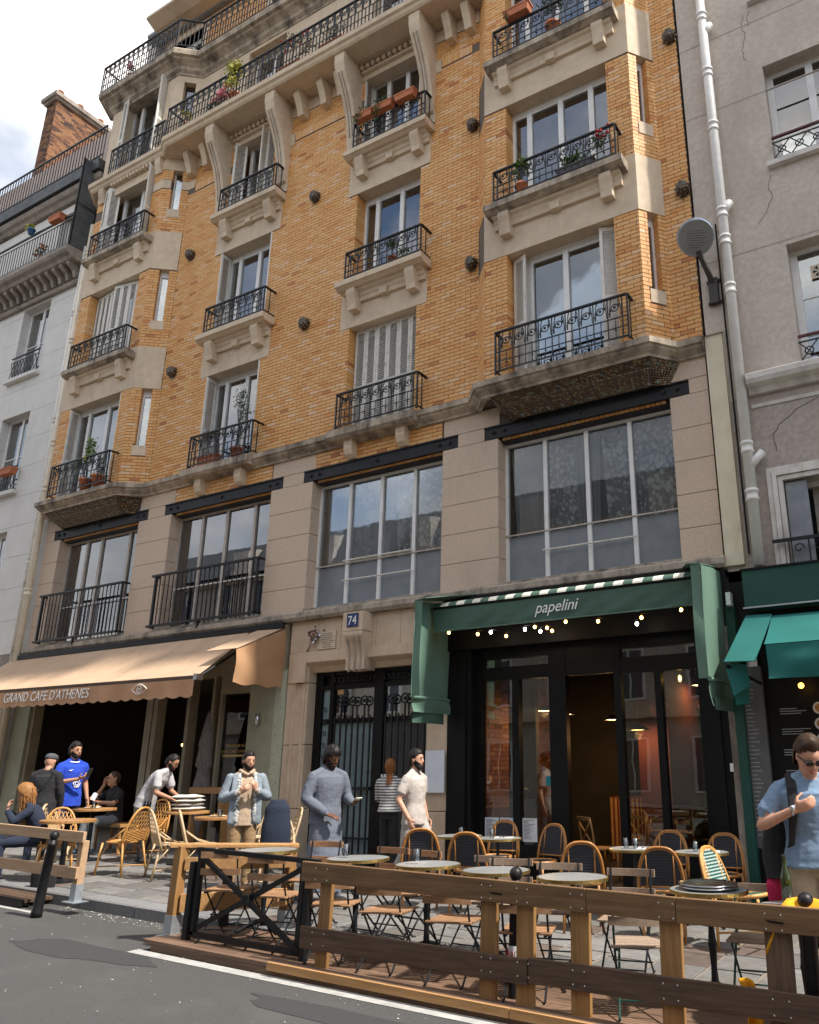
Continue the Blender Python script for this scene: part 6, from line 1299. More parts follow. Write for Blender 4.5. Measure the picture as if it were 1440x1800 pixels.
# ---- front terrace: folding chairs either side of a row of small tables
ft = [(-6.42, -4.50), (-5.30, -4.45), (-4.53, -4.40), (-3.84, -4.36), (-3.13, -4.32), (-2.0, -4.28)]
tl = ['white bistro table behind the steel barrier', 'white bistro table with a tumbler at the start of the plank fence', 'white bistro table between the two walking men and the fence', 'white bistro table left of the bollard between fence posts', 'brass rimmed white bistro table right of the bollard', 'bistro table carrying a steel tray near the right end of the fence']
for (x, y), l in zip(ft, tl): clone('bt', bistro_table, x, y + .08, random.uniform(0, 2), l, 'table', 'bistro tables behind the street fence', .03)
near = [(-6.68, 'folding chair', 'leftmost slatted folding chair behind the steel barrier'), (-6.05, '', 'second slatted folding chair behind the steel barrier'), (-5.32, '', 'slatted folding chair behind the first wooden fence post'), (-4.72, '', 'third slatted folding chair from the steel barrier, backed to the plank fence'), (-4.02, '', 'slatted folding chair backed to the fence left of the paired posts'), (-3.33, '', 'slatted folding chair backed to the fence behind the bollard')]
q = random.Random(61)
for x, _, l in near: clone('fc', folding_chair, x, -4.62 + q.uniform(-.03, .03), pi + .30 + q.uniform(-.25, .2), l, 'chair', 'slatted folding chairs on the front terrace', -.03)
far = [(-6.30, 'slatted folding chair across the table behind the steel barrier'), (-5.42, 'slatted folding chair beside the man in the grey robe'), (-5.02, 'slatted folding chair with tumbler in front, facing the road'), (-4.25, 'worn slatted folding chair in front of the bearded man'), (-3.95, 'worn slatted folding chair left of the round rattan chair'), (-3.45, 'worn slatted folding chair just behind the bollard head'), (-2.80, 'worn slatted folding chair beside the brass rimmed table')]
for k, (x, l) in enumerate(far):
    if k == 3: PROTO.pop('fc2', None)
    clone('fw' if k > 2 else 'fc', (lambda: folding_chair('iron', 'slat_worn')) if k > 2 else folding_chair, x, -3.93 + q.uniform(-.05, .05), q.uniform(-.2, .25), l, 'chair', 'slatted folding chairs on the front terrace')
for x, y, rz, l in ((-2.42, -4.62, pi + .35, 'slatted folding chair with green frame backed to the plank fence'), (-1.72, -3.98, .1, 'slatted folding chair with green frame facing the road beside the bottle')): clone('fg', lambda: folding_chair('iron_green', 'slat_worn'), x, y, rz, l, 'chair', 'green framed folding chairs', -.02)
tumbler(-5.42, -4.40, gz(-5.52) + .775, 'clear tumbler on the table left of the plank fence'); tumbler(-4.62, -4.36, gz(-4.98) + .775, 'clear tumbler on the table in front of the grey robe')
o = empty('serving_tray', (-2.0, -4.2, gz(-2.0) + .778), label='stack of shiny steel trays on the table by the fence', cat='tray'); 
for k in range(2): MB().lathe([(.0, .0), (.20, .0), (.225, .016), (.22, .018), (.2, .004), (.0, .004)], (0, 0, k * .02), 28, cap=False).build('tray', 'steel', o, smooth=True)
# ---- restaurant terrace: rattan chairs with black weave
rt = [(-5.95, -1.62, 'white round table left, in front of the menus'), (-5.42, -1.55, 'white round table with tumbler below the menu sheets'), (-3.62, -1.55, 'white round table before the open glass pane with two tumblers'), (-2.90, -1.38, 'white round table nearest the teal shop')]
for x, y, l in rt: clone('bt', bistro_table, x, y, random.uniform(0, 2), l, 'table', 'bistro tables by the restaurant front')
for x, y, rz, l in ((-6.05, -2.25, pi + .5, 'rattan chair half hidden by the bearded man'), (-5.35, -2.25, pi + .3, 'rattan chair with black back left of the restaurant doorway'), (-5.80, -.95, .1, 'rattan chair tucked behind the leftmost round table'), (-5.10, -1.02, -.2, 'rattan chair beside the menus at the shop window'), (-3.92, -2.35, pi + .45, 'rattan chair seen from behind before the open doorway'), (-3.05, -2.28, pi + .28, 'rattan chair seen from behind right of centre'), (-3.52, -.88, .0, 'rattan chair behind the table with two tumblers'), (-2.86, -.80, .05, 'rattan chair behind the rightmost round table')):
    clone('rc', bistro_chair, x, y, rz, l, 'chair', 'brown rattan bistro chairs with black weave')
for x, y, l in ((-5.86, -1.70, 'tumbler on the leftmost restaurant table'), (-5.46, -1.62, 'tumbler on the table below the menus'), (-3.70, -1.60, 'left of two tumblers on the restaurant table'), (-3.60, -1.56, 'right of two tumblers on the restaurant table'), (-2.95, -1.42, 'tumbler on the table nearest the teal shop')): tumbler(x, y, gz(x) + .742, l)
for k, (x, y) in enumerate(((-5.36, -1.5), (-3.5, -1.5), (-2.82, -1.34), (-5.85, -1.56))):
    o = empty('place_setting', (x, y, gz(x) + .742), .3, label=('paper mat with cutlery on the ' + ('table below the menus', 'table with two tumblers', 'table nearest the teal shop', 'leftmost restaurant table')[k]), cat='place setting'); MB().box(-.11, .11, -.08, .08, 0, .003).build('paper_mat', 'paper_white', o); MB().bar((-.05, -.06, .008), (-.02, .07, .008), .012, .006).bar((.0, -.06, .008), (.03, .06, .008), .010, .006).build('cutlery', 'zinc_dark', o)
gc = bistro_chair('rattan', 'weave_green', 'weave_white'); gc.name = 'rattan_chair'; gc.location = (-2.15, -2.35, gz(-2.15)); gc.rotation_euler = (-.12, 0, 1.40); gc.scale = (1.08, 1.08, 1.08); tag(gc, 'green and white woven rattan chair turned sideways beside the teal shop', 'chair')
def cross_chair():
    t = empty('wooden_chair')
    for s in (-1, 1): MB().tube([(s * .19, -.19, 0), (s * .18, -.18, .44)], .016, 8).build('leg', 'chair_wood', t, smooth=True); MB().tube([(s * .20, .25, 0), (s * .185, .19, .45), (s * .19, .22, .70), (s * .18, .26, .88)], .016, 8).build('leg', 'chair_wood', t, smooth=True)
    MB().lathe([(.0, .45), (.21, .45), (.22, .46), (.21, .475), (.0, .475)], n=20, cap=False).build('seat', 'chair_wood', t); MB().bar((-.19, .262, .87), (.19, .262, .87), .025, .05).build('top_rail', 'chair_wood', t)
    for s in (-1, 1): MB().tube([(s * .17, .255, .84), (0, .235, .68), (s * -.18, .20, .50)], .012, 6).build('cross_slat', 'chair_wood', t, smooth=True)
    return t
for x, y, rz, l in ((-5.05, .75, 2.5, 'cross backed wooden chair in the open restaurant doorway'), (-4.75, 1.05, -.3, 'cross backed wooden chair further inside the doorway'), (-4.1, .9, .4, 'cross backed wooden chair behind the right hand pane')): o = clone('cc', cross_chair, x, y, rz, l, 'chair', 'cross backed wooden chairs inside')
# ---- left cafe terrace
wt = [(-11.25, -1.45, 'round wooden cafe table holding the stack of cushions'), (-10.05, -1.85, 'round wooden cafe table beside the man in the hoodie'), (-12.75, -2.05, 'round wooden cafe table with food in front of the seated man'), (-11.0, -3.6, 'small wooden cafe table beside the seated woman')]
for x, y, l in wt: clone('wt', wood_table, x, y, 0, l, 'table', 'round wooden cafe tables')
wc = [(-10.95, -2.75, -1.45, 'golden wicker chair turned sideways beside the waiter'), (-10.15, -2.55, 2.7, 'pale lattice wicker chair nearest the wooden end fence'), (-9.78, -2.35, 2.5, 'second pale lattice wicker chair near the wooden end fence'), (-9.95, -1.05, .2, 'pale wicker chair behind the table by the hoodie man'), (-9.35, -1.35, -.6, 'pale wicker chair half hidden by the hoodie man'), (-11.25, -3.55, 1.0, 'wicker chair of the seated woman at the left fence'), (-12.1, -2.9, 2.0, 'wicker chair at the far left behind the seated woman'), (-12.15, -1.45, .3, 'wicker chair behind the blue shirted man')]
for k, (x, y, rz, l) in enumerate(wc): clone('wg' if k in (0, 5, 7) else 'wp', (lambda: wicker_chair('rattan')) if k in (0, 5, 7) else (lambda: wicker_chair('rattan_pale')), x, y, rz, l, 'chair', 'wicker chairs of the left cafe')
cs = [(-11.22, -1.45)]
for k in range(4):
    b = MB(); ph = k * 1.7; b.grid(lambda u, v: ((u - .5) * .42, (v - .5) * .38, .018 + .032 * (1 - abs(2 * u - 1) ** 5) * (1 - abs(2 * v - 1) ** 5) + .006 * sin(u * 9 + ph) * sin(v * 7)), 14, 14); b.grid(lambda u, v: ((u - .5) * .42, (v - .5) * .38, .018 - .024 * (1 - abs(2 * u - 1) ** 5) * (1 - abs(2 * v - 1) ** 5)), 14, 14)
    o = b.build('seat_cushion', 'cushion', smooth=True); o.location = (-11.24 + .015 * (-1) ** k, -1.46, gz(-11.24) + .80 + k * .058); o.rotation_euler = (0, 0, .2 + .08 * k); tag(o, ('bottom', 'second', 'third', 'top')[k] + ' cream seat cushion of the stack under the waiter\'s hands', 'cushion', 'stacked seat cushions')
# benches and counters in the dark of the cafe
o = empty('wooden_bench', (-13.35, -1.15, gz(-13.35)), -.15, label='dark wooden bench of the seated man in the black shirt', cat='bench'); MB().box(-.5, .5, -.2, .2, .42, .47).build('seat', 'table_wood', o)
for sx in (-.42, .42):
    for sy in (-.14, .14): MB().tube([(sx, sy, 0), (sx * .95, sy, .42)], .028, 8).build('leg', 'table_wood', o)
o = empty('standing_counter', (-11.6, -.35, gz(-11.6)), 0, label='small wooden standing counter before the cafe window', cat='counter'); MB().box(-.75, .05, -.18, .18, 1.0, 1.10).build('top', 'table_wood', o); 
for sx in (-.70, .0): MB().box(sx - .03, sx + .03, -.14, .14, 0, 1.0).build('leg', 'table_wood', o)
# ================================================================ people
from mathutils import noise as mnoise
SKINS = {'a': ((.50, .265, .175), (.58, .325, .225)), 'b': ((.40, .205, .125), (.47, .25, .155)), 'c': ((.11, .046, .025), (.15, .066, .036))}
for k_, (c1_, c2_) in SKINS.items(): mat('skin_' + k_, c1_, c2_, scale=30, rough=.55, trans=.12, spec=.3)
def cloth(n, c1, c2=None, **k): mat(n, c1, c2 or tuple(v * 1.18 for v in c1), scale=14, rough=.92, bump=.25, bscale=28, bdist=.02, **k)
for n_ in ('hair_black', 'hair_brown', 'hair_blond', 'hair_red'): mat(n_, *{'hair_black': ((.006, .005, .005), (.014, .011, .009)), 'hair_brown': ((.03, .016, .009), (.06, .034, .019)), 'hair_blond': ((.20, .085, .025), (.34, .17, .06)), 'hair_red': ((.15, .05, .012), (.26, .10, .03))}[n_], scale=40, rough=.55, spec=.25, map=(3, 3, .6))
for n_, c_ in (('cloth_cream', (.40, .355, .325)), ('cloth_lightgrey', (.33, .315, .29)), ('cloth_robe', (.105, .118, .150)), ('cloth_beige', (.38, .285, .20)), ('cloth_khaki', (.27, .175, .09)), ('cloth_denim', (.19, .225, .26)), ('cloth_black', (.012, .012, .015)), ('cloth_navy', (.013, .02, .04)), ('cloth_blue', (.012, .05, .40)), ('cloth_grey', (.14, .155, .165)), ('cloth_teegrey', (.36, .355, .365)), ('cloth_sky', (.15, .225, .325)), ('cloth_tan', (.30, .225, .15)), ('shoe_dark', (.02, .02, .024)), ('shoe_blue', (.03, .06, .10)), ('shoe_white', (.62, .62, .6)), ('cap_grey', (.07, .075, .085)), ('phone_dark', (.02, .02, .022)), ('strap_black', (.012, .012, .014))): cloth(n_, c_)
m = mat('cloth_stripes', (.58, .56, .52), rough=.92); n_, l_ = m.node_tree.nodes, m.node_tree.links    # knitted stripes run round the body
g_ = n_.new('ShaderNodeNewGeometry'); sx_ = n_.new('ShaderNodeSeparateXYZ'); l_.new(g_.outputs['Position'], sx_.inputs[0])
w_ = n_.new('ShaderNodeMath'); w_.operation = 'MULTIPLY'; w_.inputs[1].default_value = 25; l_.new(sx_.outputs['Z'], w_.inputs[0]); fr_ = n_.new('ShaderNodeMath'); fr_.operation = 'FRACT'; l_.new(w_.outputs[0], fr_.inputs[0]); gt_ = n_.new('ShaderNodeMath'); gt_.operation = 'GREATER_THAN'; gt_.inputs[1].default_value = .5; l_.new(fr_.outputs[0], gt_.inputs[0])
mx_ = n_.new('ShaderNodeMix'); mx_.data_type = 'RGBA'; mx_.inputs[6].default_value = (.58, .56, .52, 1); mx_.inputs[7].default_value = (.085, .10, .12, 1); l_.new(gt_.outputs[0], mx_.inputs[0]); l_.new(mx_.outputs[2], n_['Principled BSDF'].inputs['Base Color'])
mat('cloth_check', (.60, .60, .56), (.16, .18, .20), scale=38, rough=.9, det=0)
mat('lip', (.34, .10, .08), rough=.5); mat('eye_dark', (.012, .010, .010), rough=.2)
def lerp(a, b, t): return Vector(a).lerp(Vector(b), t)
def limb(b, pts_, rad_, m, n=12, flat=1., side=None, step=.025):
    """tapered limb through joints; flat squashes it along the second axis"""
    P = [Vector(p) for p in pts_]; C = []; Rr = []
    for i in range(len(P) - 1):
        L = (P[i + 1] - P[i]).length; k = max(2, int(L / step))
        for j in range(k + (i == len(P) - 2)):
            t = j / k; ts = t * t * (3 - 2 * t); C.append(P[i].lerp(P[i + 1], t)); Rr.append(rad_[i] * (1 - ts) + rad_[i + 1] * ts)
    side = Vector(side or (1, 0, 0)); secs = []
    for i, c in enumerate(C):
        d = (C[min(i + 1, len(C) - 1)] - C[max(i - 1, 0)]).normalized(); a = side - d * side.dot(d)
        if a.length < .1: a = Vector((0, 1, 0)) - d * d.y
        a.normalize(); bb = d.cross(a)
        r = Rr[i]; r = r if isinstance(r, tuple) else r
        secs.append((c, a * r, bb * r * flat))
    e = C[-1] + (C[-1] - C[-2]).normalized() * Rr[-1] * .5; s0 = C[0] - (C[1] - C[0]).normalized() * Rr[0] * .5
    secs = [(s0, secs[0][1] * .6, secs[0][2] * .6)] + secs + [(e, secs[-1][1] * .6, secs[-1][2] * .6)]
    b.loft(secs, n, m=m)
def torso(b, secs, m, n=20, fwd=(0, -1, 0)):
    """secs: (centre, half width, half depth, right vector)"""
    out = []
    for (c0, w0, d0, r0), (c1, w1, d1, r1) in zip(secs, secs[1:]):
        k = max(2, int((Vector(c1) - Vector(c0)).length / .025))
        for j in range(k):
            t = j / k; t = t * t * (3 - 2 * t); out.append((lerp(c0, c1, j / k), w0 + (w1 - w0) * t, d0 + (d1 - d0) * t, lerp(r0, r1, t)))
    out.append((Vector(secs[-1][0]), *secs[-1][1:])); L = []
    for i, (c, w, d, r) in enumerate(out):
        up = (out[min(i + 1, len(out) - 1)][0] - out[max(i - 1, 0)][0]).normalized(); r = Vector(r); r = (r - up * r.dot(up)).normalized(); f = up.cross(r); L.append((c, r * w, f * d))
    b.loft(L, n, m=m)
def hand(b, wr, d, nrm, side, m, curl=.5, s=1., thumb=1.):
    """palm, four fingers and a thumb; d along the hand, nrm out of the palm"""
    wr, d, nrm = Vector(wr), Vector(d).normalized(), Vector(nrm); nrm = (nrm - d * nrm.dot(d)).normalized(); w = d.cross(nrm) * side
    limb(b, [wr, wr + d * .045 * s, wr + d * .092 * s], [.028 * s, .040 * s, .040 * s], m, 10, .42, w, .015)
    for k, (o, L) in enumerate(((-.030, .070), (-.010, .080), (.010, .076), (.029, .060))):
        p = wr + d * .088 * s + w * o * s; pts_ = [p]; a = curl * .5
        for seg in (.45, .32, .26): p = p + (d * cos(a) + nrm * sin(a)) * L * seg * s; pts_.append(p); a += curl
        limb(b, pts_, [.0105 * s, .0098 * s, .009 * s, .008 * s], m, 8, 1, w, .012)
    p = wr + d * .03 * s - w * .036 * s; limb(b, [p, p + (d * .6 - w * .6 + nrm * .35 * thumb) * .038 * s, p + (d * .95 - w * .45 + nrm * .7 * thumb) * .066 * s], [.013 * s, .011 * s, .009 * s], m, 8, 1, d, .012)
REG = []
def person(label, loc, rz, J, skin, top, legs, shoes, hair, tops=1.0, sleeve='short', beard=0., height=1.78, hem=.86, extra=None, female=False, robe=False, voxel=.0095, look=(0, 0), heads=1., collar=None, hands=None, curl=(.5, .5), flare=1., category='person', hairline=.0, legs_r=1.):
    S = height / 1.78; mats = ['skin_' + skin, top, legs, shoes, hair, 'eye_dark', 'lip'] + (extra.get('mats', []) if extra else [])
    D = dict(pelvis=(0, 0, .94), waist=(0, -.005, 1.10), chest=(0, .0, 1.30), neck=(0, .012, 1.475), shl=(.185, .005, 1.415), shr=(-.185, .005, 1.415), ell=(.235, .03, 1.13), elr=(-.235, .03, 1.13), wrl=(.245, -.06, .89), wrr=(-.245, -.06, .89), hipl=(.09, 0, .93), hipr=(-.09, 0, .93), knl=(.10, -.02, .50), knr=(-.10, -.02, .50), anl=(.10, .03, .09), anr=(-.10, .03, .09), right=(1, 0, 0), sright=(1, 0, 0))
    D.update(J); D = {k: Vector(v) for k, v in D.items()}; b = MB(); r, sr = D['right'], D['sright']; fs = .93 if female else 1.
    up = (D['neck'] - D['chest']).normalized(); t = tops
    # trunk
    hemz = D['pelvis'].lerp(D['waist'], -.45 if not robe else 0); low = D['pelvis'] + (D['pelvis'] - D['waist']).normalized() * (.94 - hem - .0)
    torso(b, [(low, .190 * t * fs, .142 * t, r), (D['pelvis'], .182 * t * fs, .134 * t, r), (D['waist'], .158 * t * fs, .115 * t, r.lerp(sr, .5)), (D['chest'], .180 * t * fs, .125 * t, sr), (D['chest'].lerp(D['neck'], .45), .186 * fs * t, .112 * t, sr), (D['neck'] - up * .065, .160 * fs, .088, sr), (D['neck'] - up * .03, .105, .076, sr), (D['neck'] + up * .0, .066, .064, sr)], 1)
    if not robe: torso(b, [(D['pelvis'] - Vector((0, 0, .10)), .142 * fs, .104, r), (D['pelvis'] + Vector((0, 0, .06)), .150 * fs, .108, r)], 2)
    # head
    hl, hp = look; Rm = Matrix.Rotation(hl, 3, 'Z'); hr = Rm @ sr; f0 = up.cross(hr).normalized() * 1.; f0 = -f0 if f0.dot(Rm @ Vector((0, -1, 0))) < 0 else f0
    if 'face' in D: f0 = D['face'].normalized(); hr = f0.cross(Vector((0, 0, 1))).normalized() * 1.; hr = -hr
    hf = (f0 * cos(hp) - Vector((0, 0, 1)) * sin(hp)).normalized(); hr = (hr - hf * hr.dot(hf)).normalized(); hu = hf.cross(hr); hu = hu if hu.z > 0 else -hu
    hs = heads; hc = D['neck'] + Vector((0, 0, .075)) + hu * .075 * hs + hf * .022
    limb(b, [D['neck'] - up * .06, D['neck'] + up * .03, hc - hu * .03], [.062, .054, .055], 0)
    H = lambda x, y, z: hc + hr * (x * hs) + hf * (y * hs) + hu * (z * hs)
    sec = HSEC = [(-.118, .030, .028, .052), (-.105, .044, .045, .040), (-.085, .056, .065, .026), (-.055, .066, .082, .008), (-.02, .0725, .092, .0), (.02, .0765, .098, -.004), (.055, .0755, .097, -.007), (.085, .064, .083, -.010), (.107, .044, .058, -.012), (.119, .020, .028, -.013)]
    b.loft([(H(0, o, z), hr * w * hs, hf * d * hs) for z, w, d, o in sec], 22, m=0)
    b.loft([(H(0, .092, .022), hr * .008 * hs, hu * .006), (H(0, .104, -.005), hr * .011 * hs, hu * .010), (H(0, .113, -.022), hr * .016 * hs, hu * .011), (H(0, .098, -.034), hr * .015 * hs, hu * .008)], 8, m=0)   # nose
    for s in (-1, 1):
        b.loft([(H(s * .070, -.004, .0), hf * .020, hu * .030), (H(s * .083, -.012, .003), hf * .018, hu * .030), (H(s * .086, -.014, .004), hf * .008, hu * .016)], 10, m=0)
    for s in (-1, 1):
        q_ = 'l' if s > 0 else 'r'; limb(b, [D['neck'] + sr * (.03 * s) + up * .012, D['neck'].lerp(D['sh' + q_], .5) - up * .004, D['sh' + q_] - up * .022], [.040, .048 * t, .052 * t], 1, 12)
    # arms
    for s, q_ in ((1, 'l'), (-1, 'r')):
        sh, el, wr = D['sh' + q_], D['el' + q_], D['wr' + q_]
        limb(b, [sh.lerp(D['chest'], .3), sh - up * .02, el, wr], [.05, .047 * fs, .040 * fs, .028 * fs], 0 if sleeve == 'short' else 1, 12)
        st = 1 if sleeve != 'none' else 0
        if sleeve == 'short': limb(b, [sh.lerp(D['chest'], .3), sh - up * .026, sh.lerp(el, .62), sh.lerp(el, .70)], [.060, .061 * t, .066 * t, .067 * t], 1, 14)
        else: limb(b, [sh.lerp(D['chest'], .3), sh - up * .026, el, wr.lerp(el, .12)], [.060, .061 * t, .056 * t * flare, .043 * t * flare], 1, 14)
        hd = (hands or {}).get(q_); dv, nv = hd[:2] if hd else ((wr - el), Vector((-s, 0, 0)))
        hand(b, wr, dv, nv, s if not (hd and len(hd) > 2) else hd[2], 0, curl[0 if s > 0 else 1])
    # legs
    if robe: robe(b, D)
    for s, q_ in ((1, 'l'), (-1, 'r')):
        hp_, kn, an = D['hip' + q_], D['kn' + q_], D['an' + q_]; ft = D.get('toe' + q_, an + Vector((s * .02, -.17, -.055)))
        if not robe: limb(b, [hp_.lerp(D['pelvis'], .3) + Vector((0, 0, .04)), hp_ - (hp_ - kn) * .08, hp_.lerp(kn, .45), kn, kn.lerp(an, .4), an - (an - kn) * .0], [.080 * fs * legs_r, .090 * fs * legs_r, .086 * fs * legs_r, .068 * legs_r, .062 * legs_r, .056 * legs_r], 2, 14)
        else: limb(b, [kn.lerp(an, .6), an], [.055, .05], 2, 10)
        d_ = (ft - an); limb(b, [an + d_ * -.38 + Vector((0, 0, -.05)), an + d_ * .2 + Vector((0, 0, -.035)), an + d_ * .7 + Vector((0, 0, -.008)), ft + Vector((0, 0, -.0))], [.036, .042, .044, .032], 3, 12, .80, (1, 0, 0))
    if extra and 'fn' in extra: extra['fn'](b, D, H, hr, hf, hu)
    src = b; root = empty('person', loc, rz, label, category); root.scale = (S, S, S)
    me = b.mesh('tmp'); o = bpy.data.objects.new('tmp', me); COL.objects.link(o)
    md = o.modifiers.new('r', 'REMESH'); md.mode = 'VOXEL'; md.voxel_size = voxel; sm = o.modifiers.new('s', 'SMOOTH'); sm.factor = .5; sm.iterations = 3
    dg = bpy.context.evaluated_depsgraph_get(); out = bpy.data.meshes.new_from_object(o.evaluated_get(dg)); bpy.data.objects.remove(o)
    # which garment each face belongs to: nearest source vertex
    kd = kdtree.KDTree(len(b.v)); vm = [0] * len(b.v)
    for fc, mi in zip(b.f, b.m):
        for i in fc: vm[i] = mi
    for i, v in enumerate(b.v): kd.insert(v, i)
    kd.balance(); out.materials.clear()
    for q_ in mats: out.materials.append(MATS[q_])
    vt = [vm[kd.find(v.co + v.normal * .009)[1]] for v in out.vertices]
    pm = []
    for p in out.polygons:
        c_ = [vt[i] for i in p.vertices]; pm.append(max(set(c_), key=c_.count))
    out.polygons.foreach_set('material_index', pm); out.polygons.foreach_set('use_smooth', [True] * len(out.polygons))
    soft = {1, 2} | set(range(7, len(mats)))
    nv = len(out.vertices); co = [0.] * (3 * nv); no = [0.] * (3 * nv); out.vertices.foreach_get('co', co); out.vertex_normals.foreach_get('vector', no)
    for i, t_ in enumerate(vt):
        if t_ in soft:                       # folds in the cloth
            x_, y_, z_ = co[3 * i:3 * i + 3]; n_ = mnoise.noise(Vector((x_ * 9, y_ * 9, z_ * 15))) * .0042 + mnoise.noise(Vector((x_ * 22 + 5, y_ * 22, z_ * 34))) * .0022
            for k in range(3): co[3 * i + k] += no[3 * i + k] * n_
    out.vertices.foreach_set('co', co); out.update()
    out.name = 'body'; bo = bpy.data.objects.new('body', out); COL.objects.link(bo); bo.parent = root
    if beard:                                 # beard follows the jaw as its own shell
        bd = MB(); V = {}; NA, NZ = 36, 16
        def hr_(z):
            for (z0, w0, d0, o0), (z1, w1, d1, o1) in zip(HSEC, HSEC[1:]):
                if z <= z1: t_ = max(0, (z - z0) / (z1 - z0)); return w0 + (w1 - w0) * t_, d0 + (d1 - d0) * t_, o0 + (o1 - o0) * t_
        for i in range(NA + 1):
            for j in range(NZ + 1):
                a = -1.75 + 3.5 * i / NA; z = -.118 + .13 * j / NZ; lim = -.050 if abs(a) < .32 else -.050 + .055 * min(1, (abs(a) - .32) / 1.1) ** 1.3
                if z > lim + .002 or (abs(a) < .26 and -.069 < z < -.0535): continue
                w_, d_, o_ = hr_(z); th = .0025 + (.004 + .014 * beard) * max(0, min(1, (-.058 - z) / .05)) * max(.25, cos(a * .75)) + .0016 * mnoise.noise(Vector((a * 14, z * 160, 0)))
                V[(i, j)] = len(bd.v); bd.v.append(tuple(H((w_ + th) * sin(a), o_ + (d_ + th) * cos(a) - .0 * th, z - (.018 * beard * max(0, min(1, (-.09 - z) / .03)) * max(0, cos(a)) if z < -.09 else 0))))
        for i in range(NA):
            for j in range(NZ):
                k = [(i, j), (i + 1, j), (i + 1, j + 1), (i, j + 1)]
                if all(q in V for q in k): bd.face([V[q] for q in k])
        c0 = len(bd.v); ring = [V[(i, 0)] for i in range(NA + 1) if (i, 0) in V]; bd.v.append(tuple(H(0, .03, -.122 - .012 * beard)))
        for p_, q_ in zip(ring, ring[1:]): bd.face([p_, q_, c0])
        bd.build('beard', hair, root, smooth=True)
    e_, w_, k_ = MB(), MB(), MB()
    for s in (-1, 1):
        e_.ell(H(s * .029, .0885, .010), (.0105, .007, .0055), 8, 4); w_.tube([H(s * .013, .094, .027), H(s * .030, .0945, .031), H(s * .047, .082, .027)], [.0035, .0045, .003], 5)
    e_.build('eyes', 'eye_dark', root, smooth=True, kind='stuff'); w_.build('eyebrows', hair, root, kind='stuff'); k_.tube([H(-.021, .090, -.062), H(0, .0975, -.061), H(.021, .090, -.062)], [.003, .0062, .003], 6).build('mouth', 'lip', root, smooth=True)
    return root, H, hr, hf, hu, D, hs
def hair_cap(P, m, hairline=.05, thick=.012, back=-.08, rough=.008, name='hair', top=1., sides=-.01):
    root, H, hr, hf, hu, D, hs = P; b = MB(); nu, nv = 40, 22; V = {}
    for i in range(nu):
        for j in range(nv + 1):
            a = 2 * pi * i / nu; e = -pi / 2 + pi * j / nv; x, y, z = .079 * cos(e) * sin(a), .101 * cos(e) * cos(a) - .006, .121 * sin(e)
            lim = hairline if cos(a) > .55 else (sides if cos(a) > -.1 else back); t_ = (cos(a) - .25) / .6
            if cos(a) > .25: lim = sides + (hairline - sides) * min(1, max(0, t_))
            if z < lim - .012: continue
            k = thick * min(1, max(.12, (z - lim + .012) / .03)) * (1 + .6 * max(0, z / .12) * (top - .0)); n_ = 1 + (k + rough * mnoise.noise(Vector((x * 60, y * 60, z * 45)))) / .09
            V[(i, j)] = len(b.v); b.v.append(tuple(H(x * n_, y * n_, z * n_)))
    for i in range(nu):
        for j in range(nv):
            k = [(i, j), ((i + 1) % nu, j), ((i + 1) % nu, j + 1), (i, j + 1)]
            if all(q in V for q in k): b.face([V[q] for q in k])
    return b.build(name, m, root, smooth=True)
def strands(P, m, n, base, drift, L, seed, r=.0045, name='hair_strands', wave=.012):
    root, H, hr, hf, hu, D, hs = P; q = random.Random(seed); b = MB()
    for k in range(n):
        p0 = base(q); ps = [p0]; d = Vector(drift(q)); l_ = L * q.uniform(.75, 1.1); ph = q.uniform(0, 6)
        for j in range(1, 8): t = j / 7; ps.append(tuple(Vector(p0) + d * l_ * t + Vector((0, 0, -1)) * l_ * .55 * t * t + Vector((sin(t * 9 + ph), cos(t * 8 + ph), 0)) * wave * t))
        b.tube(ps, [r * (1 - .6 * (j / 7)) for j in range(8)], 4)
    return b.build(name, m, root, kind='stuff')
def phone(root, p, d, n, name='phone', m='phone_dark', label='smartphone'):
    p, d, n = Vector(p), Vector(d).normalized(), Vector(n); n = (n - d * n.dot(d)).normalized(); s = d.cross(n)
    b = MB(); a = [p + s * x + d * y + n * z for z in (-.004, .004) for x, y in ((-.036, -.072), (.036, -.072), (.036, .072), (-.036, .072))]; b.pts(a, [(0, 3, 2, 1), (4, 5, 6, 7), (0, 1, 5, 4), (1, 2, 6, 5), (2, 3, 7, 6), (3, 0, 4, 7)]); return b
def held(root, b, name, m, label, cat):
    """a thing held in the hand stays a thing of its own; placed from the holder's pose"""
    S = root.scale.x; Mw = Matrix.Translation(root.location) @ root.rotation_euler.to_matrix().to_4x4() @ Matrix.Scale(S, 4)
    c = sum((Vector(v) for v in b.v), Vector()) / len(b.v); b.v = [tuple(Vector(v) - c) for v in b.v]; o = b.build(name, m); o.matrix_world = Mw @ Matrix.Translation(c); tag(o, label, cat); return o

# bearded man in cream tee, striding to the right
P = person('bearded man in cream T-shirt and pale trousers striding past the restaurant', (-6.56, -1.75, gz(-6.56)), 1.60, dict(hipl=(.09, -.01, .93), knl=(.10, -.20, .53), anl=(.10, -.22, .11), toel=(.11, -.40, .06), knr=(-.10, .06, .50), anr=(-.10, .30, .14), toer=(-.11, .15, .03), elr=(-.27, .06, 1.14), wrr=(-.26, -.10, .92), ell=(.25, .05, 1.14), wrl=(.27, -.02, .90), face=(.12, -1, 0)), 'a', 'cloth_cream', 'cloth_lightgrey', 'shoe_white', 'hair_black', beard=1., height=1.80, curl=(.35, .4), hem=.84, tops=1.02, hands={'r': ((.05, -.35, -1), (1, 0, 0))}, legs_r=1.04)
hair_cap(P, 'hair_black', hairline=.070, thick=.014, sides=.02, back=-.075)
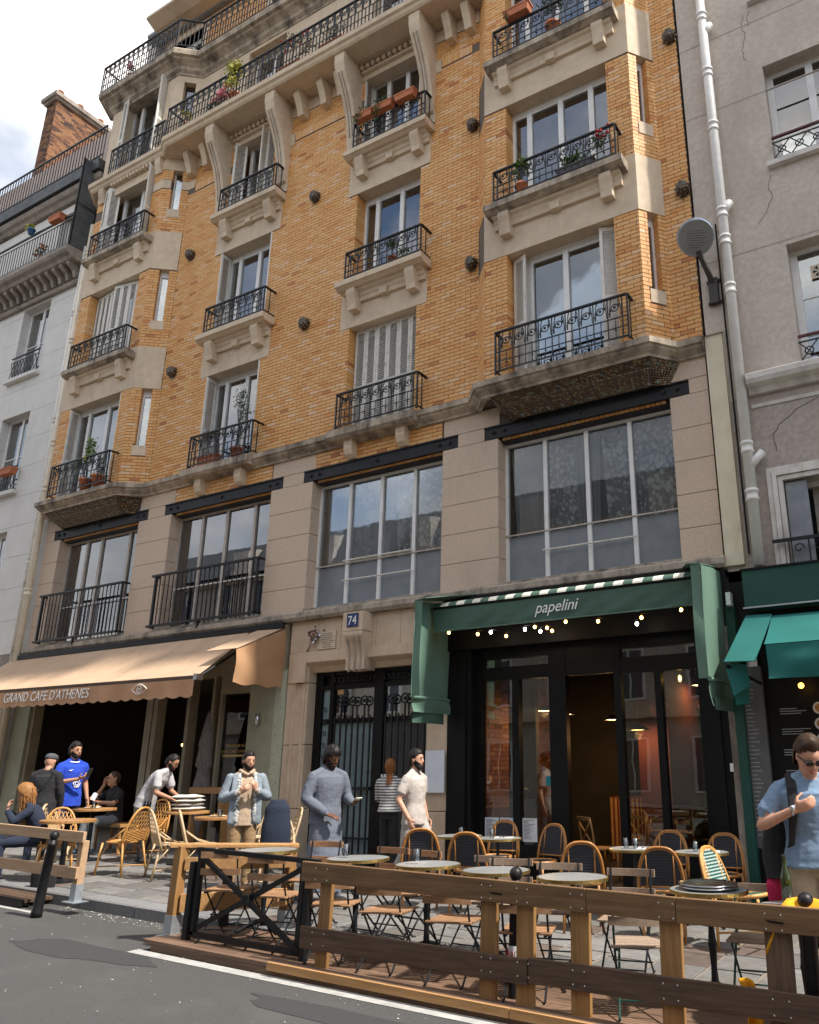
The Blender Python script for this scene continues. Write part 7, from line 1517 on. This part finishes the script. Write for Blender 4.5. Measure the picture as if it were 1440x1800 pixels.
# man in the long grey robe with phone
def robe_fn(b, D):
    torso(b, [(Vector((-.03, -.02, .13)), .245, .215, (1, 0, 0)), (Vector((-.01, -.03, .40)), .225, .195, (1, 0, 0)), (Vector((0, -.02, .70)), .205, .165, (1, 0, 0)), (Vector((0, 0, 1.0)), .185, .135, (1, 0, 0)), (Vector((0, 0, 1.12)), .175, .125, (1, 0, 0))], 1, 28)
P = person('man in a long grey robe looking down at the phone in his hand', (-7.17, -2.75, gz(-7.17)), 1.25, dict(shl=(.20, -.01, 1.415), shr=(-.20, .005, 1.415), ell=(.27, -.02, 1.14), wrl=(.22, -.24, 1.08), elr=(-.28, .0, 1.14), wrr=(-.10, -.20, .97), face=(.30, -1, 0), anl=(.12, -.14, .09), anr=(-.10, .22, .12), toer=(-.10, .08, .03)), 'c', 'cloth_robe', 'cloth_robe', 'shoe_dark', 'hair_black', sleeve='long', height=1.83, look=(0, .42), robe=robe_fn, tops=1.12, flare=1.05, hands={'l': ((-.15, -1, .15), (-.5, .1, 1)), 'r': ((.55, -.75, -.25), (.2, .2, -1))}, curl=(.75, .3), beard=.3)
hair_cap(P, 'hair_black', hairline=.055, thick=.018, sides=-.01, back=-.09, rough=.016)
root, H = P[0], P[1]; strands(P, 'hair_black', 26, lambda q: tuple(H(q.uniform(-.06, .06), -.06 + q.uniform(-.03, .01), q.uniform(-.02, .07))), lambda q: (0, .35, -.2), .13, 3, r=.008)
b = phone(root, P[5]['wrl'] + Vector((-.03, -.13, .045)), (-.1, -1, .35), (0, .35, 1)); held(root, b, 'phone', 'phone_pale', 'pale phone held by the man in the grey robe', 'phone')
# man in beige hoodie and denim jacket, hands raised to his chest
def hoodie_fn(b, D, H, hr, hf, hu):
    for s in (-1, 1):
        limb(b, [(s * .14, -.075, 1.44), (s * .155, -.125, 1.25), (s * .16, -.125, 1.0), (s * .165, -.115, .84)], [.045, .05, .055, .06], 8, 10, .35)
        limb(b, [(s * .10, -.085, 1.46), (s * .105, -.140, 1.28), (s * .112, -.145, 1.0), (s * .118, -.135, .86)], [.022, .024, .022, .022], 7, 8, .4)
    torso(b, [((0, .025, .82), .195, .11, (1, 0, 0)), ((0, .03, 1.1), .178, .108, (1, 0, 0)), ((0, .03, 1.32), .195, .115, (1, 0, 0)), ((0, .03, 1.43), .13, .09, (1, 0, 0))], 8)
    for s in (-1, 1): q = 'l' if s > 0 else 'r'; limb(b, [D['sh' + q], D['el' + q], D['wr' + q].lerp(D['el' + q], .15)], [.078, .068, .05], 8, 14)
    limb(b, [(-.09, .0, 1.50), (-.06, -.085, 1.475), (0, -.105, 1.44), (.06, -.085, 1.475), (.09, .0, 1.50), (.06, .075, 1.49), (-.06, .075, 1.49), (-.09, 0, 1.50)], [.024] * 8, 1, 10)
P = person('man in beige hoodie and pale denim jacket with hands raised to his chest', (-8.62, -2.72, gz(-8.62)), .95, dict(ell=(.29, -.02, 1.15), wrl=(.10, -.24, 1.25), elr=(-.29, -.02, 1.14), wrr=(-.10, -.25, 1.22), face=(.28, -1, 0)), 'a', 'cloth_beige', 'cloth_khaki', 'shoe_dark', 'hair_black', sleeve='long', height=1.74, beard=.25, tops=1.03, look=(0, .12), legs_r=1.12, hem=.80, extra={'mats': ['cloth_check', 'cloth_denim'], 'fn': hoodie_fn}, hands={'l': ((-.35, -.35, .7), (-.4, .7, .1)), 'r': ((.55, -.35, .45), (.3, .7, .2))}, curl=(.8, .8))
hair_cap(P, 'hair_black', hairline=.072, thick=.010, sides=.01, back=-.08)
# woman in striped sweater, back to the street
P = person('woman in a striped sweater with a ponytail facing the iron door', (-7.84, -.62, gz(-7.84)), pi + .25, dict(ell=(.22, -.06, 1.15), wrl=(.13, -.24, 1.10), elr=(-.22, -.06, 1.15), wrr=(-.13, -.24, 1.12)), 'a', 'cloth_stripes', 'cloth_black', 'shoe_dark', 'hair_red', sleeve='long', female=True, height=1.66, tops=1.10, hem=.98, look=(.5, .05), legs_r=.86)
hair_cap(P, 'hair_red', hairline=.06, thick=.012, sides=-.02, back=-.085)
root, H = P[0], P[1]; strands(P, 'hair_red', 70, lambda q: tuple(H(q.uniform(-.025, .025), -.105 + q.uniform(-.01, .01), .03 + q.uniform(-.02, .02))), lambda q: (q.uniform(-.12, .12), .18, -.35), .30, 4, r=.006)
# man in blue football shirt holding a phone
P = person('man in bright blue sports shirt looking up from his phone on the left terrace', (-12.92, -2.40, gz(-12.92)), 1.45, dict(elr=(-.27, -.02, 1.14), wrr=(-.02, -.26, 1.20), ell=(.26, .06, 1.14), wrl=(.28, -.03, .90), face=(.15, -1, 0)), 'b', 'cloth_blue', 'cloth_navy', 'shoe_dark', 'hair_black', height=1.82, beard=.2, hem=.80, tops=1.05, hands={'r': ((.6, -.6, .3), (.1, .5, 1))}, curl=(.4, .7))
hair_cap(P, 'hair_black', hairline=.066, thick=.016, sides=.03, back=-.06)
root = P[0]; b = phone(root, (.09, -.36, 1.29), (.1, -.5, 1), (-.2, 1, .4)); held(root, b, 'phone', 'phone_dark', 'dark phone held up by the man in the blue sports shirt', 'phone')
e = MB(); e.tube([(.03 + .055 * cos(a), -.134, 1.13 + .06 * sin(a)) for a in [2 * pi * k / 6 for k in range(6)]], .008, 4, closed=True); e.tube([(.03 + .028 * cos(a + .5), -.137, 1.13 + .03 * sin(a + .5)) for a in [2 * pi * k / 6 for k in range(6)]], .007, 4, closed=True); e.build('chest_emblem', 'letter_white', root)
MB().tube([(-.11, -.118, 1.335), (-.095, -.122, 1.32), (-.05, -.128, 1.345)], [.003, .009, .002], 4).build('chest_mark', 'letter_white', root); MB().tube([(.075 * cos(a), .0 + .075 * sin(a), 1.468 + .018 * sin(a)) for a in [2 * pi * k / 16 for k in range(16)]], .012, 6, closed=True).build('collar', 'letter_white', root, smooth=True)
# old man in flat cap and black jacket seen from behind
P = person('older man in black jacket and grey flat cap seen from behind', (-12.55, -3.05, gz(-12.55)), 3.75, dict(ell=(.25, -.02, 1.13), wrl=(.24, -.12, .90), elr=(-.25, -.02, 1.13), wrr=(-.24, -.10, .90), chest=(0, -.02, 1.29), neck=(0, -.03, 1.46)), 'a', 'cloth_black', 'cloth_navy', 'shoe_dark', 'hair_brown', sleeve='long', height=1.66, tops=1.18, hem=.78, look=(0, .15))
root, H, hr, hf, hu = P[:5]; b = MB(); b.loft([(H(0, o, z), hr * w, hf * d) for z, w, d, o in ((.030, .080, .105, .0), (.055, .094, .120, .01), (.085, .096, .122, .012), (.115, .08, .105, .015), (.132, .045, .06, .012))], 24); b.loft([(H(0, .10, .05), hr * .07, hu * .010), (H(0, .15, .035), hr * .055, hu * .008)], 12); b.build('flat_cap', 'cap_grey', root, smooth=True)
MB().tube([(-.15, .10, 1.43), (-.02, .135, 1.20), (.16, .11, .98)], .014, 6).build('bag_strap', 'strap_black', root)
# waiter bending over the cushions
P = person('waiter in pale grey T-shirt bending over a stack of cushions', (-11.78, -1.78, gz(-11.78)), 2.05, dict(pelvis=(0, .03, .94), waist=(0, -.01, 1.09), chest=(0, -.13, 1.26), neck=(0, -.27, 1.395), shl=(.19, -.22, 1.35), shr=(-.19, -.22, 1.35), ell=(.23, -.26, 1.07), wrl=(.12, -.44, .99), elr=(-.24, -.22, 1.06), wrr=(-.12, -.42, .97), face=(.0, -1, 0), knl=(.1, -.03, .5), anl=(.11, .06, .09), anr=(-.11, -.04, .09)), 'b', 'cloth_teegrey', 'cloth_black', 'shoe_dark', 'hair_black', beard=.6, height=1.76, look=(0, .55), tops=1.08, hem=.82, hands={'l': ((-.1, -.8, -.35), (0, -.3, -1)), 'r': ((.1, -.8, -.35), (0, -.3, -1))}, curl=(.35, .35))
hair_cap(P, 'hair_black', hairline=.085, thick=.008, sides=.01, back=-.07)
root, H, hr, hf, hu = P[:5]; e = MB()
for s in (-1, 1): e.tube([H(s * .030 + .022 * cos(a), .103, .012 + .017 * sin(a)) for a in [2 * pi * k / 12 for k in range(12)]], .0022, 4, closed=True); e.tube([H(s * .052, .10, .014), H(s * .078, .0, .014)], .002, 4)
e.build('glasses', 'eye_dark', root)
# seated man in black shirt at the food table
SIT = dict(pelvis=(0, .02, .53), waist=(0, .03, .68), chest=(0, -.01, .88), neck=(0, -.05, 1.05), shl=(.185, -.02, .99), shr=(-.185, -.02, .99), hipl=(.10, .0, .52), hipr=(-.10, .0, .52), knl=(.12, -.42, .50), knr=(-.12, -.40, .50), anl=(.12, -.38, .09), anr=(-.12, -.50, .09))
P = person('man in black T-shirt seated at the food table with one hand at his ear', (-13.35, -1.25, gz(-13.35)), -.15, dict(SIT, elr=(-.30, -.22, .86), wrr=(-.13, -.16, 1.10), ell=(.28, -.16, .80), wrl=(.10, -.36, .83), face=(-.15, -1, 0)), 'b', 'cloth_black', 'cloth_grey', 'shoe_blue', 'hair_brown', height=1.78, hem=.92, hands={'r': ((.2, .1, 1), (1, 0, 0)), 'l': ((-.6, -.5, .2), (0, .3, 1))}, curl=(.6, .4))
hair_cap(P, 'hair_brown', hairline=.088, thick=.006, sides=.02, back=-.06)
root = P[0]; b = MB(); b.grid(lambda u, v: (.06 + (u - .5) * .13, -.42 + (v - .5) * .05 + .02 * sin(u * 8), .86 + .11 * v + .015 * sin(u * 11)), 8, 6); held(root, b, 'napkin', 'paper_white', 'white napkin held by the seated man in the black T-shirt', 'napkin')
# seated woman with long fair hair
P = person('woman with long fair hair in a dark sweater seated at the left fence', (-11.5, -3.72, gz(-11.5)), -.62, dict(SIT, chest=(0, -.06, .86), neck=(0, -.15, 1.01), shl=(.17, -.11, .955), shr=(-.17, -.11, .955), ell=(.22, -.28, .78), wrl=(.06, -.40, .93), elr=(-.22, -.28, .78), wrr=(-.03, -.40, .92), face=(.0, -1, 0)), 'a', 'cloth_navy', 'cloth_navy', 'shoe_dark', 'hair_blond', sleeve='long', female=True, height=1.70, look=(0, .45), hem=.90, hands={'l': ((-.2, .1, 1), (0, .8, .3)), 'r': ((.2, .1, 1), (0, .8, .3))}, curl=(.6, .6))
hair_cap(P, 'hair_blond', hairline=.07, thick=.022, sides=-.05, back=-.10, rough=.012)
root, H = P[0], P[1]; strands(P, 'hair_blond', 150, lambda q: tuple(H(q.choice((-1, 1)) * q.uniform(.03, .088), q.uniform(-.11, .05), q.uniform(-.06, .04))), lambda q: (q.uniform(-.12, .12), q.uniform(-.05, .2), -.45), .36, 5, r=.007, wave=.02)
# shoulder of the next guest, cut by the picture edge
P = person('guest in black at the far left edge of the terrace', (-12.75, -3.95, gz(-12.75)), 1.9, dict(SIT), 'a', 'cloth_black', 'cloth_navy', 'shoe_dark', 'hair_brown', sleeve='long', height=1.72, hem=.90); hair_cap(P, 'hair_brown')
# man in sky blue T-shirt with a backpack, close at the right
P = person('man in sky blue T-shirt and sunglasses holding his backpack strap', (-1.20, -4.10, gz(-1.20)), .32, dict(elr=(-.34, -.06, 1.16), wrr=(-.135, -.235, 1.27), ell=(.27, .0, 1.14), wrl=(.22, -.2, 1.0), chest=(0, -.015, 1.30), neck=(0, -.03, 1.475), face=(.25, -1, 0)), 'a', 'cloth_sky', 'cloth_tan', 'shoe_dark', 'hair_brown', height=1.94, look=(0, .55), tops=1.14, hem=.90, voxel=.0085, hands={'r': ((.8, -.25, .35), (.1, .9, .2))}, curl=(.4, .55), legs_r=1.1, beard=.0)
hair_cap(P, 'hair_brown', hairline=.088, thick=.020, sides=.03, back=-.07, rough=.010, top=1.3)
root, H, hr, hf, hu, D, hs = P; e = MB()
for s in (-1, 1): e.loft([(H(s * .034, .090, .010), hr * .028, hu * .020), (H(s * .034, .101, .008), hr * .026, hu * .018)], 12); e.bar(H(s * .06, .088, .016), H(s * .082, -.01, .016), .005, .010)
e.bar(H(-.01, .102, .014), H(.01, .102, .014), .006); e.build('sunglasses', 'eye_dark', root)
MB().tube([D['wrr'] + Vector((.035 * cos(a) * .4 + .012 * sin(a), .030 * sin(a), .034 * cos(a))) for a in [2 * pi * k / 14 for k in range(14)]], .007, 6, closed=True).ell(D['wrr'] + Vector((-.018, -.030, .012)), (.016, .012, .017), 10, 6).build('watch', 'steel', root)
MB().tube([(-.16, .0, .90)] + [(.155 * cos(a), -.118 * sin(a) , .935) for a in (pi * .95, pi * .75, pi * .5, pi * .25, pi * .05)], .016, 6).build('belt', 'wood_dark', root)
bk = MB(); torso(bk, [((-.16, .16, .78), .17, .10, (1, .2, 0)), ((-.14, .20, .95), .20, .12, (1, .2, 0)), ((-.10, .20, 1.2), .20, .12, (1, .2, 0)), ((-.06, .18, 1.38), .13, .08, (1, .2, 0))], 0); limb(bk, [(-.11, .10, 1.44), (-.115, -.01, 1.49), (-.125, -.125, 1.40), (-.13, -.165, 1.26), (-.16, -.10, 1.05), (-.18, .06, .95)], [.032, .034, .034, .032, .020, .020], 0, 8, .35)
held(root, bk, 'backpack', 'strap_black', 'black backpack slung on the shoulder of the man in sky blue', 'backpack')
bg_ = MB(); limb(bg_, [(-.24, .14, .90), (-.27, .14, .76), (-.27, .14, .62)], [.03, .06, .05], 0, 12, .6); held(root, bg_, 'pink_bag', 'pink_bag', 'crimson bag hanging behind the man in sky blue', 'bag')
# ================================================================ plants, pots and small things
def leaves(b, c, sp, n, size, q, droop=0., up=.3):
    for _ in range(n):
        while True:
            d = Vector((q.uniform(-1, 1), q.uniform(-1, 1), q.uniform(-1, 1)))
            if d.length < 1: break
        d = d * (.45 + .55 * q.random()); p = Vector(c) + Vector((d.x * sp[0], d.y * sp[1], d.z * sp[2] - droop * abs(d.x)))
        a = Vector((q.gauss(0, 1), q.gauss(0, 1), q.gauss(up, .7))).normalized(); s_ = a.cross(Vector((q.gauss(0, 1), q.gauss(0, 1), q.gauss(0, 1)))).normalized(); l_ = size * q.uniform(.6, 1.3); n_ = a.cross(s_)
        b.pts([p, p + a * l_ * .5 + s_ * l_ * .28 + n_ * l_ * .06, p + a * l_, p + a * l_ * .5 - s_ * l_ * .28 + n_ * l_ * .06], [(0, 1, 2, 3)])
def pot(r, h, m='terracotta', box=None):
    if box: w, d = box; return MB().pts([(-w / 2 * k, -d / 2 * k, z) for z, k in ((0, .86), (h, 1))] if False else [(sx * w / 2 * k, sy * d / 2 * k, z) for z, k in ((0, .86), (h, 1)) for sx, sy in ((-1, -1), (1, -1), (1, 1), (-1, 1))], [(0, 3, 2, 1), (4, 5, 6, 7), (0, 1, 5, 4), (1, 2, 6, 5), (2, 3, 7, 6), (3, 0, 4, 7)]).box(-w / 2 - .008, w / 2 + .008, -d / 2 - .008, d / 2 + .008, h - .03, h + .004)
    return MB().lathe([(r * .72, 0), (r * .95, h * .8), (r * 1.05, h * .8), (r * 1.08, h), (r * .95, h), (r * .9, h * .85)], n=18)
def plant(label, loc, potspec, blobs, seed, lm='leaf', pm='terracotta', stems=6, flowers=None, cat='potted plant', group=None):
    o = empty('potted_plant', loc, label=label, cat=cat, group=group); q = random.Random(seed)
    if potspec: pot(potspec[0], potspec[1], box=potspec[2] if len(potspec) > 2 else None).build('pot', pm, o, smooth=len(potspec) < 3)
    h = potspec[1] if potspec else 0; b = MB()
    for c, sp, n, sz in blobs: leaves(b, c, sp, n, sz, q)
    b.build('foliage', lm, o, kind='stuff'); b = MB()
    for c, sp, n, sz in blobs:
        for _ in range(stems): b.tube([(q.uniform(-.03, .03), q.uniform(-.03, .03), h * .9), (c[0] * .5 + q.uniform(-.04, .04), c[1] * .5, (h + c[2]) / 2), (c[0] + q.uniform(-.6, .6) * sp[0], c[1] + q.uniform(-.6, .6) * sp[1], c[2] + q.uniform(-.2, .6) * sp[2])], .004, 4)
    b.build('stems', 'leaf_dark', o, kind='stuff')
    if flowers:
        b = MB(); c, sp, n, sz, fm = flowers
        for _ in range(n): b.ell((c[0] + q.gauss(0, .5) * sp[0], c[1] + q.gauss(0, .5) * sp[1], c[2] + q.gauss(0, .5) * sp[2]), (sz, sz, sz * .7), 6, 4)
        b.build('flowers', fm, o, kind='stuff')
    return o
for k, (x, l) in enumerate(((-9.30, 'left terracotta flower box of ivy on the top middle balcony'), (-8.78, 'middle terracotta flower box of ivy on the top middle balcony'), (-8.22, 'right terracotta flower box tilted on the top middle balcony'))):
    o = plant(l, (x, -.42, 14.62), (.0, .15, (.50, .16)), [((0, 0, .20), (.27, .13, .13), 130, .055), ((-.12, -.09, .02), (.16, .06, .20), 80, .05)] if k < 2 else [((-.15, 0, .16), (.14, .1, .08), 50, .05)], 80 + k, group='flower boxes'); o.rotation_euler = (0, 0, 0)
plant('bushy yellow green shrub standing out above the long upper balcony rail', (-13.27, -.60, 16.84), (.16, .26), [((0, -.1, .95), (.30, .25, .30), 420, .075), ((.05, -.22, .45), (.28, .12, .16), 140, .07)], 90, 'leaf_yellow', flowers=((-.25, -.22, .30), (.28, .06, .10), 40, .028, 'petal_pink'))
plant('low leafy planter with pink flowers behind the long upper balcony rail', (-14.0, -.55, 16.84), (.0, .18, (.9, .2)), [((0, -.05, .32), (.55, .14, .18), 260, .06), ((.35, -.05, .50), (.25, .12, .12), 90, .06)], 91, 'leaf', flowers=((.35, -.16, .32), (.30, .05, .12), 46, .024, 'petal_pink'))
plant('small yellow leaved plant at the left end of the long balcony', (-14.98, -.58, 16.84), (.12, .2), [((0, -.05, .48), (.17, .14, .17), 110, .07)], 92, 'leaf_yellow')
plant('trailing autumn coloured plant on the long balcony near the middle', (-11.45, -.60, 16.84), (.0, .18, (.7, .2)), [((0, 0, .95), (.35, .14, .34), 240, .06), ((.5, -.05, .5), (.3, .1, .3), 130, .06)], 93, 'leaf_olive', flowers=((.1, -.1, .75), (.5, .08, .3), 16, .028, 'petal_red'))
plant('green creeper on the long balcony right of centre', (-10.2, -.60, 16.84), (.0, .18, (.7, .2)), [((0, 0, .55), (.40, .12, .35), 200, .06)], 94, 'leaf_dark')
plant('upright light green leafy plant at the left of the right bay balcony', (-5.45, -.60, 11.0), (.11, .2), [((0, -.02, .55), (.20, .12, .28), 130, .10)], 95, 'leaf_bright'); plant('round leaved plant with flowers in the middle of the right bay balcony', (-4.42, -.58, 11.0), (.0, .17, (.7, .18)), [((0, -.04, .28), (.34, .12, .15), 110, .10), ((.45, -.04, .42), (.2, .1, .2), 80, .07)], 96, 'leaf', 'pot_dark', flowers=((.5, -.1, .5), (.15, .05, .16), 12, .03, 'petal_red'))
plant('terracotta window box with trailing leaves on the upper right bay balcony', (-5.42, -.72, 14.92), (.0, .17, (.55, .19)), [((-.1, 0, .2), (.22, .1, .10), 60, .05), ((-.2, -.08, .0), (.08, .05, .18), 40, .045)], 97, 'leaf'); plant('dense dark shrub on the upper right bay balcony', (-4.78, -.55, 14.26), (.14, .24), [((0, 0, .85), (.34, .2, .35), 420, .06)], 98, 'leaf_dark')
plant('leafy shrub with yellow flowers on the lower left bay balcony', (-16.95, -.52, 7.68), (.14, .24), [((0, 0, .95), (.20, .16, .48), 300, .065), ((-.25, -.04, .62), (.16, .1, .16), 90, .07)], 99, 'leaf_bright', flowers=((.05, -.1, .72), (.12, .05, .08), 9, .03, 'leaf_yellow')); plant('terracotta pot with small dark bush on the lower left bay balcony', (-16.52, -.50, 7.68), (.15, .26), [((0, 0, .45), (.16, .12, .22), 90, .06)], 100, 'leaf_dark')
plant('tall wispy grey green plant before the lower second window', (-12.52, -.12, 7.68), (.14, .22), [((0, 0, 1.35), (.22, .14, .42), 240, .05), ((.1, 0, 1.0), (.25, .12, .25), 90, .05)], 101, 'leaf_grey', stems=10); plant('low spiky plants along the lower second window sill', (-13.3, -.15, 7.68), (.0, .18, (.6, .16)), [((0, -.02, .66), (.34, .1, .12), 140, .07)], 102, 'leaf_olive')
plant('small yellow green plant on the middle balcony of the third column', (-8.56, -.18, 10.9), (.10, .18), [((0, -.06, .46), (.14, .1, .14), 100, .07), ((.25, -.04, .2), (.2, .08, .12), 60, .06)], 103, 'leaf_bright', flowers=((-.7, 0, .12), (.12, .03, .02), 6, .03, 'petal_pink'))
plant('orange planter box hung on the left house balcony rail', (-20.05, -.66, 16.06), (.0, .17, (.55, .2)), [((-.1, 0, .22), (.2, .08, .06), 26, .05)], 104, 'leaf_olive'); plant('blue pot with yellow grass hung from the left house balcony', (-21.2, -.70, 16.05), (.10, .17), [((-.08, 0, .26), (.2, .1, .10), 80, .10)], 105, 'leaf_yellow', 'pot_blue'); plant('terracotta window box of green tufts at the lower left window', (-21.05, -.16, 8.92), (.0, .17, (.62, .2)), [((0, 0, .19), (.32, .11, .05), 130, .05)], 106, 'leaf'); plant('clutter of small pots with orange flowers on the left house balcony', (-20.9, -.40, 15.15), (.12, .2), [((0, -.1, .35), (.4, .1, .22), 120, .06)], 107, 'leaf', flowers=((0, -.15, .35), (.4, .05, .2), 14, .04, 'terracotta'))
plant('pink flowering pot behind the topmost balcony rail', (-17.8, -.60, 19.92), (.1, .18), [((0, 0, .4), (.15, .1, .18), 70, .05)], 108, 'leaf', flowers=((0, -.08, .45), (.14, .05, .14), 22, .03, 'petal_pink'))
plant('potted shrub with long leaves standing inside the restaurant window', (-6.25, .55, gz(-6.25) + .02), (.15, .4), [((0, 0, 1.0), (.22, .18, .45), 160, .11)], 109, 'leaf_dark', 'pot_dark'); plant('plant with bright long leaves behind the right restaurant pane', (-3.45, .45, gz(-3.45) + .5), (.10, .2), [((0, 0, .45), (.16, .1, .25), 50, .16)], 110, 'leaf', 'pot_dark')
# bits on the tables and by the fence
o = empty('wine_bottle', (-1.38, -4.35, gz(-1.38) + .745), label='dark green wine bottle standing beside the man in sky blue', cat='bottle'); MB().lathe([(.0, 0), (.038, 0), (.038, .17), (.030, .21), (.015, .25), (.014, .31), (.016, .312), (.016, .325), (.0, .325)], n=18, cap=False).build('glass_body', 'bottle_green', o, smooth=True)
clone('bt', bistro_table, -1.30, -4.40, .2, 'bistro table with the wine bottle at the right picture edge', 'table', 'bistro tables behind the street fence', .0)
def cloth_heap(name, label, cat, m, path, r, z): 
    b = MB(); q = random.Random(len(label)); b.grid(lambda u, v: (path[0] + (path[1] - path[0]) * u, path[2] + (v - .5) * .20 + .02 * sin(u * 9), z + r * sin(pi * min(1, max(0, v))) * (.7 + .5 * sin(u * 5 + 1) ** 2) + .02 * sin(u * 14 + v * 6) - (.25 * max(0, .12 - u) / .12)), 30, 14); o = b.build(name, m, smooth=True, solid=.012); tag(o, label, cat); return o
cloth_heap('folded_cloth', 'bright yellow cloth draped around the right bollard on the fence', 'cloth', 'yellow_cloth', (-1.42, -.4, -4.86), .07, .60); cloth_heap('folded_cloth', 'olive jacket heaped behind the yellow cloth', 'jacket', 'olive_cloth', (-1.15, -.2, -4.62), .13, .60)
o = MB().grid(lambda u, v: (-1.66 + .05 * sin(v * 3) + .10 * u, -4.80 + .04 * sin(u * 4), .16 - .36 * v), 6, 12).build('hanging_cloth', 'yellow_cloth', smooth=True, solid=.012); tag(o, 'end of an orange yellow cloth hanging behind the dark fence posts', 'cloth')
# dark coat hung on a chair beside the hoodie man
b = MB(); torso(b, [((0, 0, .42), .20, .10, (1, 0, 0)), ((0, 0, .7), .19, .11, (1, 0, 0)), ((0, .01, .98), .16, .09, (1, 0, 0)), ((0, .02, 1.10), .10, .06, (1, 0, 0))], 0, 26); o = b.build('hanging_coat', 'cloth_navy', smooth=True); o.location = (-8.28, -2.45, gz(-8.28)); o.rotation_euler = (0, 0, .8); tag(o, 'dark navy coat hung over a chair right of the hoodie man', 'coat'); clone('wp', lambda: wicker_chair('rattan_pale'), -8.28, -2.40, .8, 'wicker chair under the dark navy coat', 'chair', 'wicker chairs of the left cafe')
b = MB(); b.loft([((0, 0, 0), (.16, 0, 0), (0, .07, 0)), ((0, 0, .16), (.17, 0, 0), (0, .08, 0)), ((0, 0, .26), (.12, 0, 0), (0, .03, 0))], 14); o = b.build('handbag', 'strap_black'); o.location = (-10.75, -3.98, gz(-10.75) + .0); o.rotation_euler = (0, 0, .5); tag(o, 'black handbag on the ground under the seated woman', 'bag')
for k, (x, y, z, n) in enumerate(((-12.72, -2.1, .775, 'plate of fries on the food table of the left cafe'), (-12.9, -1.95, .775, 'second plate of food at the seated man\'s elbow'), (-10.02, -1.9, .775, 'plate with leftovers on the table by the hoodie man'))):
    o = empty('plate_of_food', (x, y, gz(x) + z), label=n, cat='plate'); MB().lathe([(.0, 0), (.07, 0), (.12, .015), (.115, .018), (.0, .006)], n=20, cap=False).build('plate', 'plate_white', o, smooth=True); b = MB(); q = random.Random(k)
    for _ in range(26): a = q.uniform(0, 6.3); r = q.uniform(0, .075); b.bar((r * cos(a), r * sin(a), .01 + q.uniform(0, .025)), (r * cos(a) + q.uniform(-.04, .04), r * sin(a) + q.uniform(-.04, .04), .015 + q.uniform(0, .03)), .009)
    b.build('food', 'food', o, kind='stuff')
tumbler(-9.92, -1.95, gz(-9.92) + .777, 'tumbler on the cafe table by the hoodie man'); tumbler(-12.6, -2.15, gz(-12.6) + .777, 'tumbler on the food table of the left cafe')
